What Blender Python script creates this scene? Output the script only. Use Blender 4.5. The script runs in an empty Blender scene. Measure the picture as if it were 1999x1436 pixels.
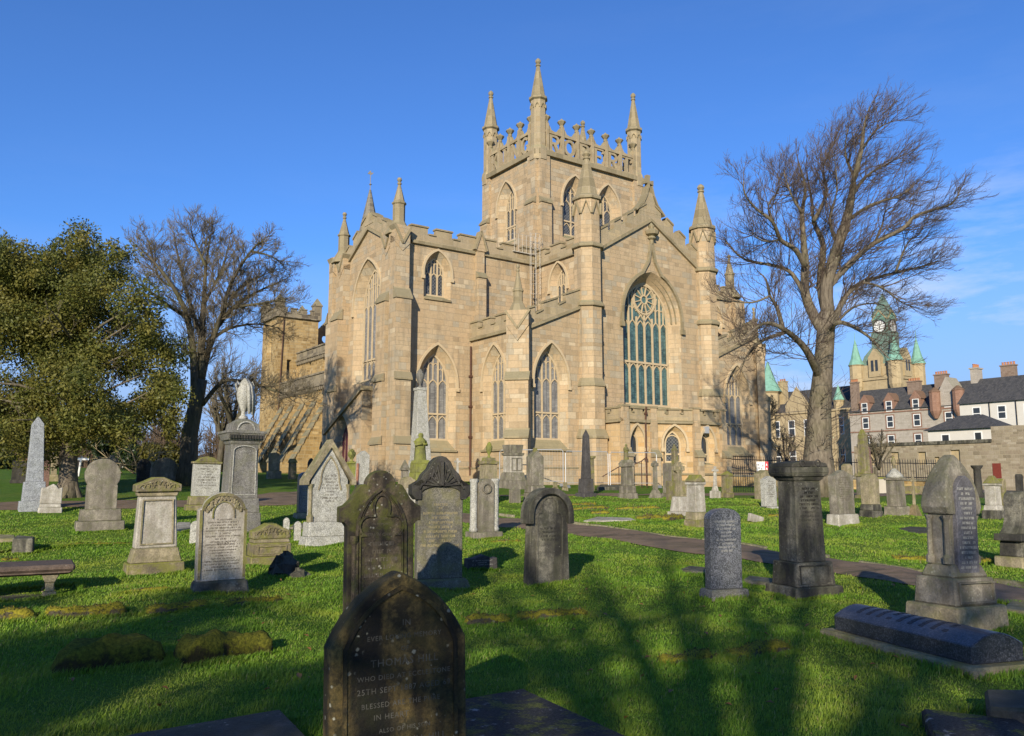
import bpy, bmesh, math, random
import numpy as np
from mathutils import Vector, Matrix
from mathutils.geometry import tessellate_polygon
R = math.radians
SC = bpy.context.scene
COL = SC.collection
random.seed(11)

# ---------------------------------------------------------------- camera
F_PX, CX, CY, EYE = 1620.0, 999.5, 718.0, 1.6
TILT = math.atan(222.0 / F_PX)
cd = bpy.data.cameras.new('camera'); cam = bpy.data.objects.new('camera', cd); COL.objects.link(cam)
cam.location = (0, 0, EYE); cam.rotation_euler = (math.pi / 2 + TILT, 0, 0)
cd.sensor_fit = 'HORIZONTAL'; cd.sensor_width = 36; cd.lens = F_PX / 1999 * 36
cd.clip_start = 0.1; cd.clip_end = 6000
SC.camera = cam

# ---------------------------------------------------------------- sky, sun, exposure
SUN_AZ, SUN_EL = R(12), R(19.5)
world = bpy.data.worlds.new('World'); SC.world = world; world.use_nodes = True
nt = world.node_tree; nt.nodes.clear()
wo = nt.nodes.new('ShaderNodeOutputWorld'); bg = nt.nodes.new('ShaderNodeBackground')
sky = nt.nodes.new('ShaderNodeTexSky'); sky.sky_type = 'NISHITA'; sky.sun_disc = False
sky.sun_elevation = SUN_EL; sky.sun_rotation = math.pi + SUN_AZ
sky.air_density = 1.0; sky.dust_density = 0.1; sky.ozone_density = 3.0
hs = nt.nodes.new('ShaderNodeHueSaturation'); hs.inputs['Saturation'].default_value = 1.0; hs.inputs['Value'].default_value = 1.0
nt.links.new(sky.outputs[0], hs.inputs['Color'])
tc = nt.nodes.new('ShaderNodeTexCoord'); mp = nt.nodes.new('ShaderNodeMapping'); mp.inputs['Scale'].default_value = (1.6, 1.6, 7.0)
mp.inputs['Location'].default_value = (0.35, 0.1, 0.2)
nz = nt.nodes.new('ShaderNodeTexNoise'); nz.inputs['Scale'].default_value = 2.1; nz.inputs['Detail'].default_value = 9; nz.inputs['Roughness'].default_value = 0.62
nt.links.new(tc.outputs['Generated'], mp.inputs['Vector']); nt.links.new(mp.outputs[0], nz.inputs['Vector'])
rp = nt.nodes.new('ShaderNodeValToRGB'); rp.color_ramp.elements[0].position = 0.48; rp.color_ramp.elements[1].position = 0.68
nt.links.new(nz.outputs['Fac'], rp.inputs[0])
sx = nt.nodes.new('ShaderNodeSeparateXYZ'); nt.links.new(tc.outputs['Generated'], sx.inputs[0])
lo = nt.nodes.new('ShaderNodeMapRange'); lo.inputs[1].default_value = 0.36; lo.inputs[2].default_value = 0.16; lo.inputs[3].default_value = 0.03; lo.inputs[4].default_value = 0.9
nt.links.new(sx.outputs['Z'], lo.inputs[0])
mu = nt.nodes.new('ShaderNodeMath'); mu.operation = 'MULTIPLY'; nt.links.new(rp.outputs[0], mu.inputs[0]); nt.links.new(lo.outputs[0], mu.inputs[1])
mx = nt.nodes.new('ShaderNodeMix'); mx.data_type = 'RGBA'
xr = nt.nodes.new('ShaderNodeMapRange'); xr.inputs[1].default_value = -0.1; xr.inputs[2].default_value = 0.4; xr.inputs[3].default_value = 0.1; nt.links.new(sx.outputs['X'], xr.inputs[0])
m2 = nt.nodes.new('ShaderNodeMath'); m2.operation = 'MULTIPLY'; nt.links.new(mu.outputs[0], m2.inputs[0]); nt.links.new(xr.outputs[0], m2.inputs[1])
gn = nt.nodes.new('ShaderNodeMix'); gn.data_type = 'RGBA'; gn.blend_type = 'MULTIPLY'; gn.inputs[0].default_value = 1.0; gn.inputs[7].default_value = (0.41, 0.67, 1.07, 1); nt.links.new(hs.outputs[0], gn.inputs[6])
hz = nt.nodes.new('ShaderNodeMapRange'); hz.inputs[1].default_value = 0.27; hz.inputs[2].default_value = 0.08; hz.inputs[3].default_value = 0.0; hz.inputs[4].default_value = 0.85; nt.links.new(sx.outputs['Z'], hz.inputs[0])
hm = nt.nodes.new('ShaderNodeMix'); hm.data_type = 'RGBA'; nt.links.new(hz.outputs[0], hm.inputs[0]); nt.links.new(gn.outputs[2], hm.inputs[6]); hm.inputs[7].default_value = (1.95, 2.8, 4.7, 1)
nt.links.new(m2.outputs[0], mx.inputs[0]); nt.links.new(hm.outputs[2], mx.inputs[6]); mx.inputs[7].default_value = (4.2, 4.6, 5.3, 1)
nt.links.new(mx.outputs[2], bg.inputs['Color']); bg.inputs['Strength'].default_value = 0.123
nt.links.new(bg.outputs[0], wo.inputs['Surface'])
sl = bpy.data.lights.new('sun', 'SUN'); sl.energy = 4.6; sl.angle = R(0.53); sl.color = (1.0, 0.9, 0.71)
so = bpy.data.objects.new('sun', sl); COL.objects.link(so); so.location = (-20, -60, 60)
sd = Vector((math.sin(SUN_AZ) * math.cos(SUN_EL), math.cos(SUN_AZ) * math.cos(SUN_EL), -math.sin(SUN_EL)))
so.rotation_euler = sd.to_track_quat('-Z', 'Y').to_euler()
SC.view_settings.view_transform = 'Standard'; SC.view_settings.look = 'None'
SC.view_settings.gamma = 1.0; SC.view_settings.exposure = 0.53
SC.cycles.max_bounces = 6; SC.cycles.transparent_max_bounces = 8

# ---------------------------------------------------------------- ground shape
def sstep(a, b, x):
    t = np.clip((x - a) / (b - a), 0, 1); return t * t * (3 - 2 * t)
_py = [-400, 13, 17, 22, 30, 38, 48, 60, 75, 120, 600]
_pz = [0, 0, 0.16, 0.40, 0.85, 1.2, 1.56, 1.75, 1.9, 2.2, 3.0]
def G(x, y):
    x = np.asarray(x, float); y = np.asarray(y, float)
    z = 0.25 * (np.interp(y - 1.8, _py, _pz) + np.interp(y + 1.8, _py, _pz)) + 0.5 * np.interp(y, _py, _pz)
    z = z - 0.024 * np.clip(x, -45, 45) * sstep(24, 50, y)
    w = 1 - sstep(30, 60, y)
    z = z + w * (0.030 * np.sin(x * 1.9 + y * 0.7) * np.sin(y * 1.3 - x * 0.4) + 0.022 * np.sin(x * 0.9 - y * 2.3 + 1) * np.sin(x * 2.6 + 0.5) + 0.05 * np.sin(0.45 * x + 0.6) * np.sin(0.38 * y))
    return z
def Gz(x, y): return float(G(x, y))
_fw = Vector((0, math.cos(TILT), math.sin(TILT))); _up = Vector((0, -math.sin(TILT), math.cos(TILT)))
def ray(px, py): return _fw + Vector((1, 0, 0)) * ((px - CX) / F_PX) - _up * ((py - CY) / F_PX)
def hit(px, py):
    """where the sight line through a photo pixel meets the ground"""
    r = ray(px, py); r = r / r.y; t = 4.0
    while t < 160:
        if EYE + r.z * t < Gz(r.x * t, t):
            a, b = t - 0.25, t
            for _ in range(12):
                m = (a + b) / 2
                if EYE + r.z * m < Gz(r.x * m, m): b = m
                else: a = m
            t = b; break
        t += 0.25
    return Vector((r.x * t, t, Gz(r.x * t, t)))
def at(px, py, d):
    r = ray(px, py); r = r / r.y
    return Vector((r.x * d, d, EYE + r.z * d))

# ---------------------------------------------------------------- mesh builder
class MB:
    def __init__(s): s.v = []; s.f = []
    def add(s, vs, fs):
        o = len(s.v); s.v += [tuple(p) for p in vs]; s.f += [tuple(i + o for i in f) for f in fs]; return s
    def box(s, x0, x1, y0, y1, z0, z1):
        return s.taper(x0, x1, y0, y1, z0, x0, x1, y0, y1, z1)
    def taper(s, x0, x1, y0, y1, z0, X0, X1, Y0, Y1, z1):
        return s.add([(x0, y0, z0), (x1, y0, z0), (x1, y1, z0), (x0, y1, z0), (X0, Y0, z1), (X1, Y0, z1), (X1, Y1, z1), (X0, Y1, z1)],
                     [(3, 2, 1, 0), (4, 5, 6, 7), (0, 1, 5, 4), (1, 2, 6, 5), (2, 3, 7, 6), (3, 0, 4, 7)])
    def cbox(s, w, d, z0, z1, W=None, D=None, cx=0, cy=0):
        W = w if W is None else W; D = d if D is None else D
        return s.taper(cx - w / 2, cx + w / 2, cy - d / 2, cy + d / 2, z0, cx - W / 2, cx + W / 2, cy - D / 2, cy + D / 2, z1)
    def lathe(s, cx, cy, prof, n=8, ph=0.0, sx=1.0, sy=1.0):
        o = len(s.v)
        for r, z in prof:
            for k in range(n):
                a = ph + 2 * math.pi * k / n; s.v.append((cx + sx * r * math.cos(a), cy + sy * r * math.sin(a), z))
        for j in range(len(prof) - 1):
            for k in range(n):
                a = o + j * n + k; b = o + j * n + (k + 1) % n; s.f.append((a, b, b + n, a + n))
        s.f.append(tuple(o + k for k in range(n))[::-1]); t = o + (len(prof) - 1) * n; s.f.append(tuple(t + k for k in range(n)))
        return s
    def tube(s, pts, r, n=6, r1=None):
        pts = [Vector(p) for p in pts]; m = len(pts); o = len(s.v)
        for i, p in enumerate(pts):
            d = (pts[min(i + 1, m - 1)] - pts[max(i - 1, 0)]); d = d.normalized() if d.length > 1e-9 else Vector((0, 0, 1))
            a = d.cross(Vector((0, 0, 1)) if abs(d.z) < 0.9 else Vector((1, 0, 0))).normalized(); b = d.cross(a)
            rr = (r[i] if isinstance(r, (list, tuple)) else r if r1 is None else r + (r1 - r) * i / (m - 1))
            for k in range(n):
                t = 2 * math.pi * k / n; s.v.append(tuple(p + a * (rr * math.cos(t)) + b * (rr * math.sin(t))))
        for i in range(m - 1):
            for k in range(n):
                q = o + i * n + k; w = o + i * n + (k + 1) % n; s.f.append((q, w, w + n, q + n))
        s.f.append(tuple(o + k for k in range(n))[::-1]); s.f.append(tuple(o + (m - 1) * n + k for k in range(n)))
        return s
    def prism(s, poly, y0, y1):
        """outline in x,z (counter-clockwise seen from -y) given a thickness from y0 (front) to y1"""
        n = len(poly); o = len(s.v)
        s.v += [(x, y0, z) for x, z in poly] + [(x, y1, z) for x, z in poly]
        s.f.append(tuple(range(o, o + n))); s.f.append(tuple(range(o + 2 * n - 1, o + n - 1, -1)))
        for i in range(n):
            j = (i + 1) % n; s.f.append((o + i, o + n + i, o + n + j, o + j))
        return s
    def blob(s, c, rx, ry, rz, n=10, m=7, amp=0.12, seed=0, half=False):
        rnd = random.Random(seed); p = [rnd.uniform(0, 6.28) for _ in range(6)]; o = len(s.v)
        for j in range(m + 1):
            th = (math.pi / 2 if half else math.pi) * j / m
            for k in range(n):
                a = 2 * math.pi * k / n
                q = 1 + amp * (math.sin(3 * a + p[0] + 2 * th) + math.sin(5 * a + p[1] - 3 * th) * .6 + math.sin(2 * a + p[2] + 5 * th) * .7) * math.sin(th)
                s.v.append((c[0] + rx * q * math.sin(th) * math.cos(a), c[1] + ry * q * math.sin(th) * math.sin(a), c[2] + rz * math.cos(th) * (1 + amp * math.sin(p[3] + 4 * a) * math.sin(th))))
        for j in range(m):
            for k in range(n):
                a = o + j * n + k; b = o + j * n + (k + 1) % n; s.f.append((a, a + n, b + n, b))
        return s
    def islands(s):
        p = list(range(len(s.v)))
        def find(i):
            while p[i] != i: p[i] = p[p[i]]; i = p[i]
            return i
        for f in s.f:
            for i in f[1:]: p[find(i)] = find(f[0])
        g = {}
        for f in s.f: g.setdefault(find(f[0]), []).append(f)
        for fs in g.values():
            ix = sorted({i for f in fs for i in f}); q = {i: k for k, i in enumerate(ix)}; m = MB(); m.v = [s.v[i] for i in ix]; m.f = [tuple(q[i] for i in f) for f in fs]; yield m
    def build(s, name, mat, parent=None, smooth=False, bevel=0.0, loc=None, rz=0.0, seg=1):
        if name == 'weathering':                     # every sloping set-off stone is a piece of its own
            parts = list(s.islands())
            if len(parts) > 1: return [m.build('weathering ', mat, parent) for m in parts][-1]
        name = name.strip()
        me = bpy.data.meshes.new(name); me.from_pydata(s.v, [], s.f); me.update()
        n = len(me.loops)
        if n:
            vi = np.empty(n, np.int32); me.loops.foreach_get('vertex_index', vi)
            co = np.empty(len(me.vertices) * 3); me.vertices.foreach_get('co', co); co = co.reshape(-1, 3)
            pn = np.empty(len(me.polygons) * 3); me.polygons.foreach_get('normal', pn); pn = pn.reshape(-1, 3)
            lt = np.empty(len(me.polygons), np.int32); me.polygons.foreach_get('loop_total', lt)
            N = np.repeat(pn, lt, axis=0); C = co[vi]
            t = np.stack([-N[:, 1], N[:, 0]], 1); L = np.linalg.norm(t, axis=1); flat = np.abs(N[:, 2]) > 0.75
            t = t / np.maximum(L, 1e-6)[:, None]
            u = np.where(flat, C[:, 0], (C[:, :2] * t).sum(1)); v = np.where(flat, C[:, 1], C[:, 2])
            uv = me.uv_layers.new(name='UVMap'); uv.data.foreach_set('uv', np.stack([u, v], 1).ravel())
        if smooth: me.polygons.foreach_set('use_smooth', [True] * len(me.polygons))
        ob = bpy.data.objects.new(name, me); COL.objects.link(ob)
        for k in (mat if isinstance(mat, (list, tuple)) else [mat]): me.materials.append(k)
        if parent: ob.parent = parent
        if loc is not None: ob.location = loc
        ob.rotation_euler = (0, 0, rz)
        if bevel:
            bm = ob.modifiers.new('edge', 'BEVEL'); bm.width = bevel; bm.segments = seg; bm.limit_method = 'ANGLE'; bm.angle_limit = R(35)
        return ob

def tag(o, label=None, cat=None, group=None, kind=None):
    if label: o['label'] = label
    if cat: o['category'] = cat
    if group: o['group'] = group
    if kind: o['kind'] = kind
    return o
def thing(name, label, cat, loc=(0, 0, 0), rz=0.0, group=None):
    o = bpy.data.objects.new(name, None); COL.objects.link(o); o.empty_display_size = 0.2
    o.location = loc; o.rotation_euler = (0, 0, rz); return tag(o, label, cat, group)
def copy_tree(o, parent=None):
    c = o.copy(); COL.objects.link(c)
    if parent: c.parent = parent
    for ch in list(o.children): copy_tree(ch, c)
    return c

# ---------------------------------------------------------------- materials
def rgba(c): return (c[0], c[1], c[2], 1.0)
class NT:
    def __init__(s, name, rough=0.85, spec=0.25):
        s.m = bpy.data.materials.new(name); s.m.use_nodes = True; s.t = s.m.node_tree
        s.b = s.t.nodes['Principled BSDF']; s.b.inputs['Roughness'].default_value = rough
        s.b.inputs['Specular IOR Level'].default_value = spec
    def n(s, typ, **kw):
        x = s.t.nodes.new('ShaderNode' + typ)
        for k, v in kw.items():
            if hasattr(x, k) and not (k in x.inputs): setattr(x, k, v)
            else: s.set(x.inputs[k], v)
        return x
    def set(s, inp, v):
        if isinstance(v, bpy.types.NodeSocket): s.t.links.new(v, inp)
        elif isinstance(v, tuple) and len(v) == 3 and inp.type == 'RGBA': inp.default_value = rgba(v)
        else: inp.default_value = v
    def obj(s, scale=(1, 1, 1), loc=(0, 0, 0), src='Object'):
        c = s.n('TexCoord'); m = s.n('Mapping'); m.inputs['Scale'].default_value = scale; m.inputs['Location'].default_value = loc
        s.t.links.new(c.outputs[src], m.inputs[0]); return m.outputs[0]
    def uv(s, scale=(1, 1, 1)):
        c = s.n('UVMap'); c.uv_map = 'UVMap'; m = s.n('Mapping'); m.inputs['Scale'].default_value = scale
        s.t.links.new(c.outputs[0], m.inputs[0]); return m.outputs[0]
    def noise(s, vec, scale, detail=4, rough=0.55):
        x = s.n('TexNoise', Scale=scale, Detail=detail, Roughness=rough); s.t.links.new(vec, x.inputs['Vector']); return x.outputs['Fac']
    def ramp(s, fac, stops, const=False):
        x = s.n('ValToRGB'); cr = x.color_ramp
        if const: cr.interpolation = 'CONSTANT'
        while len(cr.elements) < len(stops): cr.elements.new(0.5)
        for e, (p, c) in zip(cr.elements, stops):
            e.position = p; e.color = rgba(c) if isinstance(c, tuple) else (c, c, c, 1)
        s.t.links.new(fac, x.inputs[0]); return x.outputs[0]
    def mix(s, fac, a, b, mode='MIX'):
        x = s.n('Mix', data_type='RGBA', blend_type=mode)
        s.set(x.inputs[0], fac); s.set(x.inputs[6], a); s.set(x.inputs[7], b); return x.outputs[2]
    def math(s, op, a, b=0.0):
        x = s.n('Math', operation=op); s.set(x.inputs[0], a); s.set(x.inputs[1], b); return x.outputs[0]
    def upfac(s, lo=0.3, hi=0.9):
        g = s.n('NewGeometry'); x = s.n('SeparateXYZ'); s.t.links.new(g.outputs['Normal'], x.inputs[0])
        r = s.n('MapRange'); s.t.links.new(x.outputs['Z'], r.inputs[0]); r.inputs[1].default_value = lo; r.inputs[2].default_value = hi; return r.outputs[0]
    def bump(s, h, strength=0.3, dist=0.02):
        x = s.n('Bump', Strength=strength, Distance=dist); s.t.links.new(h, x.inputs['Height']); s.t.links.new(x.outputs[0], s.b.inputs['Normal'])
    def done(s, col):
        s.set(s.b.inputs['Base Color'], col); return s.m

def masonry(name, tones, bw=0.78, bh=0.31, mortar=(0.30, 0.25, 0.18), msize=0.012, stain=(0.16, 0.13, 0.09), stain_amt=0.6, top=(0.20, 0.19, 0.11), top_amt=0.8, bumpy=0.35, rough_w=0.0):
    k = NT(name, 0.9, 0.15); uv = k.uv()
    if rough_w:
        nz = k.n('TexNoise', Scale=1.7, Detail=3.0); k.t.links.new(uv, nz.inputs['Vector'])
        uv = k.mix(rough_w, uv, nz.outputs['Color'], 'ADD')
    sp = k.n('SeparateXYZ'); k.t.links.new(uv, sp.inputs[0]); u_, v_ = sp.outputs[0], sp.outputs[1]   # courses and block lengths that vary
    vv = k.math('ADD', v_, k.math('ADD', k.math('MULTIPLY', k.math('SINE', k.math('MULTIPLY', v_, 1.9 / bh * .31)), bh * .42), k.math('MULTIPLY', k.math('SINE', k.math('MULTIPLY', v_, 5.3)), .03)))
    uu = k.math('ADD', u_, k.math('ADD', k.math('MULTIPLY', k.math('SINE', k.math('ADD', k.math('MULTIPLY', u_, 2.3), k.math('MULTIPLY', k.math('FLOOR', k.math('DIVIDE', vv, bh)), 2.1))), bw * .24), k.math('MULTIPLY', k.math('FLOOR', k.math('DIVIDE', vv, bh)), .37 * bw)))
    cb = k.n('CombineXYZ'); k.t.links.new(uu, cb.inputs[0]); k.t.links.new(vv, cb.inputs[1]); uv = cb.outputs[0]
    br = k.n('TexBrick', Scale=1.0); k.t.links.new(uv, br.inputs['Vector'])
    br.offset = 0.5; br.offset_frequency = 2; br.squash = 0.72; br.squash_frequency = 3
    br.inputs['Color1'].default_value = (0, 0, 0, 1); br.inputs['Color2'].default_value = (1, 1, 1, 1); br.inputs['Mortar'].default_value = (0.5, 0.5, 0.5, 1)
    br.inputs['Mortar Size'].default_value = msize; br.inputs['Mortar Smooth'].default_value = 0.3; br.inputs['Brick Width'].default_value = bw; br.inputs['Row Height'].default_value = bh
    n = len(tones); c = k.ramp(br.outputs['Color'], [(i / (n - 1), t) for i, t in enumerate(tones)])
    ob = k.obj()
    big = k.noise(ob, 0.55, 5, 0.6); fine = k.noise(ob, 9.0, 5, 0.65)
    c = k.mix(k.ramp(fine, [(0.3, 0.0), (0.75, 0.5)]), c, k.mix(0.5, c, stain, 'MULTIPLY'))
    st = k.noise(k.obj((1.6, 1.6, 0.22)), 1.4, 5, 0.65)
    f = k.math('MULTIPLY', k.ramp(st, [(0.48, 0.0), (0.72, 1.0)]), k.ramp(big, [(0.4, 0.15), (0.65, 1.0)]))
    c = k.mix(k.math('MULTIPLY', f, stain_amt), c, stain)
    c = k.mix(k.math('MULTIPLY', k.ramp(big, [(0.52, 0.0), (0.78, 1.0)]), 0.35), c, (tones[-1][0] * 1.1, tones[-1][1] * 1.1, tones[-1][2] * 1.1))
    c = k.mix(k.math('MULTIPLY', br.outputs['Fac'], 0.8), c, mortar)
    c = k.mix(k.math('MULTIPLY', k.upfac(0.25, 0.7), top_amt), c, k.mix(fine, (top[0] * .6, top[1] * .6, top[2] * .55), (top[0] * 1.5, top[1] * 1.5, top[2] * 1.5)))
    h = k.math('ADD', k.math('MULTIPLY', br.outputs['Fac'], -0.7), k.math('MULTIPLY', fine, 0.6))
    k.bump(h, bumpy, 0.03)
    return k.done(c)

def gravestone(name, base, dark=(0.03, 0.028, 0.024), moss=(0.10, 0.11, 0.025), streak=0.5, moss_amt=0.5, speck=0.0, lichen=0.3, rough=0.85, scale=1.0, spec=0.2, light=None):
    k = NT(name, rough, spec); ob = k.obj((scale,) * 3, src='Object')
    oi = k.n('ObjectInfo'); ofs = k.n('VectorMath', operation='SCALE'); ofs.inputs[0].default_value = (13, 7, 5); k.t.links.new(oi.outputs['Random'], ofs.inputs['Scale'])
    ad = k.n('VectorMath', operation='ADD'); k.t.links.new(ob, ad.inputs[0]); k.t.links.new(ofs.outputs[0], ad.inputs[1]); ob = ad.outputs[0]
    sm = k.n('Mapping'); sm.inputs['Scale'].default_value = (4.2, 4.2, 0.55); k.t.links.new(ob, sm.inputs[0])
    fine = k.noise(ob, 42, 5, 0.7); mid = k.noise(ob, 4.5, 6, 0.65); big = k.noise(ob, 1.6, 4); st = k.noise(sm.outputs[0], 1.0, 3, 0.5); mid2 = k.noise(ob, 7.5, 7, 0.75)
    lt = light or tuple(min(0.9, b * 1.6) for b in base)
    c = k.mix(k.ramp(mid2, [(0.42, 0.0), (0.58, 1.0)]), base, lt)
    bl = k.n('VectorMath', operation='ADD'); bl.inputs[1].default_value = (31, 17, 9); k.t.links.new(ob, bl.inputs[0]); bl = k.noise(bl.outputs[0], 2.6, 8, 0.72)
    c = k.mix(k.math('MULTIPLY', k.ramp(bl, [(0.49, 0.0), (0.59, 1.0)]), min(1, streak * 0.85)), c, tuple(0.35 * b + 0.65 * d for b, d in zip(base, dark)))
    c = k.mix(k.math('MULTIPLY', k.ramp(fine, [(0.42, 0.0), (0.62, 1.0)]), 0.45), c, tuple(b * 0.4 for b in base))
    if speck:
        vo = k.n('TexVoronoi', Scale=95.0); k.t.links.new(ob, vo.inputs['Vector'])
        c = k.mix(k.math('MULTIPLY', k.ramp(vo.outputs['Color'], [(0.25, 1.0), (0.5, 0.0)]), speck), c, tuple(b * 0.25 for b in base))
        c = k.mix(k.math('MULTIPLY', k.ramp(vo.outputs['Color'], [(0.62, 0.0), (0.8, 1.0)]), speck), c, tuple(min(0.8, b * 2.0 + .05) for b in base))
    c = k.mix(k.math('MULTIPLY', k.ramp(k.math('ADD', st, k.math('MULTIPLY', k.math('SUBTRACT', mid2, 0.5), 0.35)), [(0.44, 0.0), (0.58, 1.0)]), streak), c, dark)
    mo = k.math('MULTIPLY', k.math('ADD', k.ramp(mid, [(0.47, 0.0), (0.6, 0.7)]), k.math('MULTIPLY', k.upfac(0.1, 0.8), 0.8)), moss_amt)
    mo = k.math('MINIMUM', mo, 0.95)
    c = k.mix(mo, c, k.mix(fine, tuple(m * 0.6 for m in moss), tuple(m * 1.7 for m in moss)))
    if lichen:
        v2 = k.n('TexVoronoi', Scale=17.0); k.t.links.new(ob, v2.inputs['Vector'])
        sp = k.math('MULTIPLY', k.ramp(k.math('ADD', v2.outputs['Distance'], k.math('MULTIPLY', k.math('SUBTRACT', mid2, 0.5), 0.9)), [(0.1, 1.0), (0.19, 0.0)]), k.ramp(big, [(0.5, 0.0), (0.6, 1.0)]))
        c = k.mix(k.math('MULTIPLY', sp, lichen), c, (0.5, 0.49, 0.4))
    k.bump(k.math('ADD', fine, k.math('MULTIPLY', mid2, 1.8)), 0.75 if rough > 0.5 else 0.08, 0.014)
    return k.done(c)

def plain(name, col, rough=0.7, spec=0.3, var=0.3, scale=6.0, metal=0.0):
    k = NT(name, rough, spec); k.b.inputs['Metallic'].default_value = metal
    f = k.noise(k.obj(), scale, 5, 0.6)
    c = k.mix(f, tuple(x * (1 - var) for x in col), tuple(min(1, x * (1 + var)) for x in col))
    k.bump(f, 0.15, 0.01); return k.done(c)

def glazing(name, col, col2, bw=0.11, bh=0.11, lead=(0.03, 0.03, 0.03), diag=True, rough=0.3, spec=0.5):
    k = NT(name, rough, spec); uv = k.uv()
    if diag:
        m = k.n('Mapping'); m.inputs['Rotation'].default_value = (0, 0, R(45)); k.t.links.new(uv, m.inputs[0]); uv = m.outputs[0]
    br = k.n('TexBrick', Scale=1.0); br.offset = 0.0; k.t.links.new(uv, br.inputs['Vector'])
    br.inputs['Color1'].default_value = (0, 0, 0, 1); br.inputs['Color2'].default_value = (1, 1, 1, 1); br.inputs['Mortar'].default_value = (0.5, 0.5, 0.5, 1)
    br.inputs['Brick Width'].default_value = bw; br.inputs['Row Height'].default_value = bh; br.inputs['Mortar Size'].default_value = 0.012
    big = k.noise(k.obj((1, 1, .6)), 1.9, 6, 0.7)
    c = k.mix(k.math('ADD', k.math('MULTIPLY', br.outputs['Color'], 0.4), k.math('MULTIPLY', k.ramp(big, [(0.42, 0.0), (0.6, 1.0)]), 0.6)), col, col2)
    c = k.mix(br.outputs['Fac'], c, lead); k.bump(br.outputs['Color'], 0.12, 0.01)
    return k.done(c)

def bark(name, a, b, moss=(0.09, 0.10, 0.03), moss_amt=0.35):
    k = NT(name, 0.9, 0.15); o = k.obj((5, 5, 1.1)); f = k.noise(o, 2.2, 7, 0.7); g = k.noise(k.obj(), 0.8, 4)
    c = k.mix(k.ramp(f, [(0.35, 0.0), (0.65, 1.0)]), a, b)
    c = k.mix(k.math('MULTIPLY', k.ramp(g, [(0.42, 0.0), (0.65, 1.0)]), moss_amt), c, moss)
    k.bump(f, 0.6, 0.04); return k.done(c)

def leafmat(name, a, b, c2=None, scale=2.5, trans=0.3, rough=0.5, spec=0.4):
    k = NT(name, rough, spec); o = k.obj(); g = k.n('NewGeometry')
    col = k.mix(g.outputs['Random Per Island'], a, b)
    if c2: col = k.mix(k.ramp(k.noise(o, scale, 3), [(0.45, 0.0), (0.7, 0.85)]), col, c2)
    k.set(k.b.inputs['Base Color'], col)
    if trans:
        tr = k.n('BsdfTranslucent'); k.t.links.new(col, tr.inputs['Color']); ms = k.n('MixShader'); ms.inputs[0].default_value = trans
        k.t.links.new(k.b.outputs[0], ms.inputs[1]); k.t.links.new(tr.outputs[0], ms.inputs[2])
        k.t.links.new(ms.outputs[0], k.t.nodes['Material Output'].inputs['Surface'])
    return k.m

T = [(0.33, 0.245, 0.15), (0.43, 0.32, 0.195), (0.455, 0.34, 0.212), (0.42, 0.305, 0.18), (0.465, 0.34, 0.21), (0.44, 0.33, 0.205), (0.35, 0.30, 0.22), (0.54, 0.43, 0.285)]
ASHLAR = masonry('warm_ashlar', T, bw=.64, bh=.3, stain=(.14, .12, .09), stain_amt=.9, bumpy=.6, mortar=(.30, .245, .165), msize=.009)
DRESSED = masonry('dressed_stone', [(0.46, 0.33, 0.18), (0.54, 0.40, 0.235), (0.50, 0.355, 0.2)], bw=0.6, bh=0.42, stain_amt=0.25)
WEATH = masonry('weathered_ashlar', [(0.30, 0.23, 0.135), (0.38, 0.30, 0.195), (0.33, 0.27, 0.175), (0.42, 0.33, 0.20)], stain=(0.13, 0.12, 0.075), stain_amt=0.75, top=(0.2, 0.2, 0.1))
COPING = masonry('lichened_coping', [(0.22, 0.18, 0.11), (0.32, 0.26, 0.16), (0.27, 0.225, 0.14)], bw=0.9, bh=0.5, stain=(0.11, 0.10, 0.06), top=(0.21, 0.185, 0.115))
GOLD = masonry('golden_rubble', [(0.22, 0.145, 0.06), (0.36, 0.24, 0.10), (0.46, 0.32, 0.145), (0.30, 0.20, 0.085), (0.50, 0.37, 0.19)], bw=0.5, bh=0.24, msize=0.02, mortar=(0.36, 0.28, 0.16), stain=(0.085, 0.07, 0.05), stain_amt=0.95, rough_w=0.09, bumpy=1.0)
BLACKENED = masonry('blackened_masonry', [(0.12, 0.10, 0.075), (0.22, 0.18, 0.12), (0.30, 0.25, 0.17), (0.17, 0.145, 0.11)], bw=0.6, bh=0.3, stain=(0.05, 0.045, 0.04), stain_amt=0.85, bumpy=0.6)
TRACERY = plain('tracery_stone', (0.46, 0.36, 0.23), 0.85, 0.15, 0.25, 5)
SLATE = masonry('slate_roof', [(0.055, 0.055, 0.058), (0.075, 0.074, 0.076), (0.095, 0.09, 0.088)], bw=0.35, bh=0.22, mortar=(0.03, 0.03, 0.03), msize=0.008, stain=(0.07, 0.07, 0.045), stain_amt=0.4, top_amt=0.0, bumpy=0.3)
PANE_TEAL = glazing('green_leaded_glass', (0.014, 0.04, 0.045), (0.15, 0.28, 0.265), 0.2, 0.055, (0.02, 0.035, 0.035), False, 0.28)
PANE_GREY = glazing('screened_leaded_glass', (0.15, 0.145, 0.14), (0.34, 0.33, 0.31), 0.3, 0.07, (0.05, 0.05, 0.055), False, 0.45)
PANE_DIAM = glazing('diamond_leaded_glass', (0.018, 0.02, 0.022), (0.065, 0.07, 0.075), 0.15, 0.15, (0.17, 0.17, 0.16), True, 0.3)
PANE_DARK = plain('dark_window_glass', (0.03, 0.035, 0.04), 0.12, 0.5, 0.3, 1.5)
WHITE = plain('white_paint', (0.72, 0.71, 0.68), 0.5, 0.3, 0.1)
IRON = plain('black_iron', (0.018, 0.018, 0.02), 0.5, 0.4, 0.3, 20)
RUST = plain('rusty_brown_pipe', (0.085, 0.042, 0.028), 0.7, 0.25, 0.4, 9)
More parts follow.
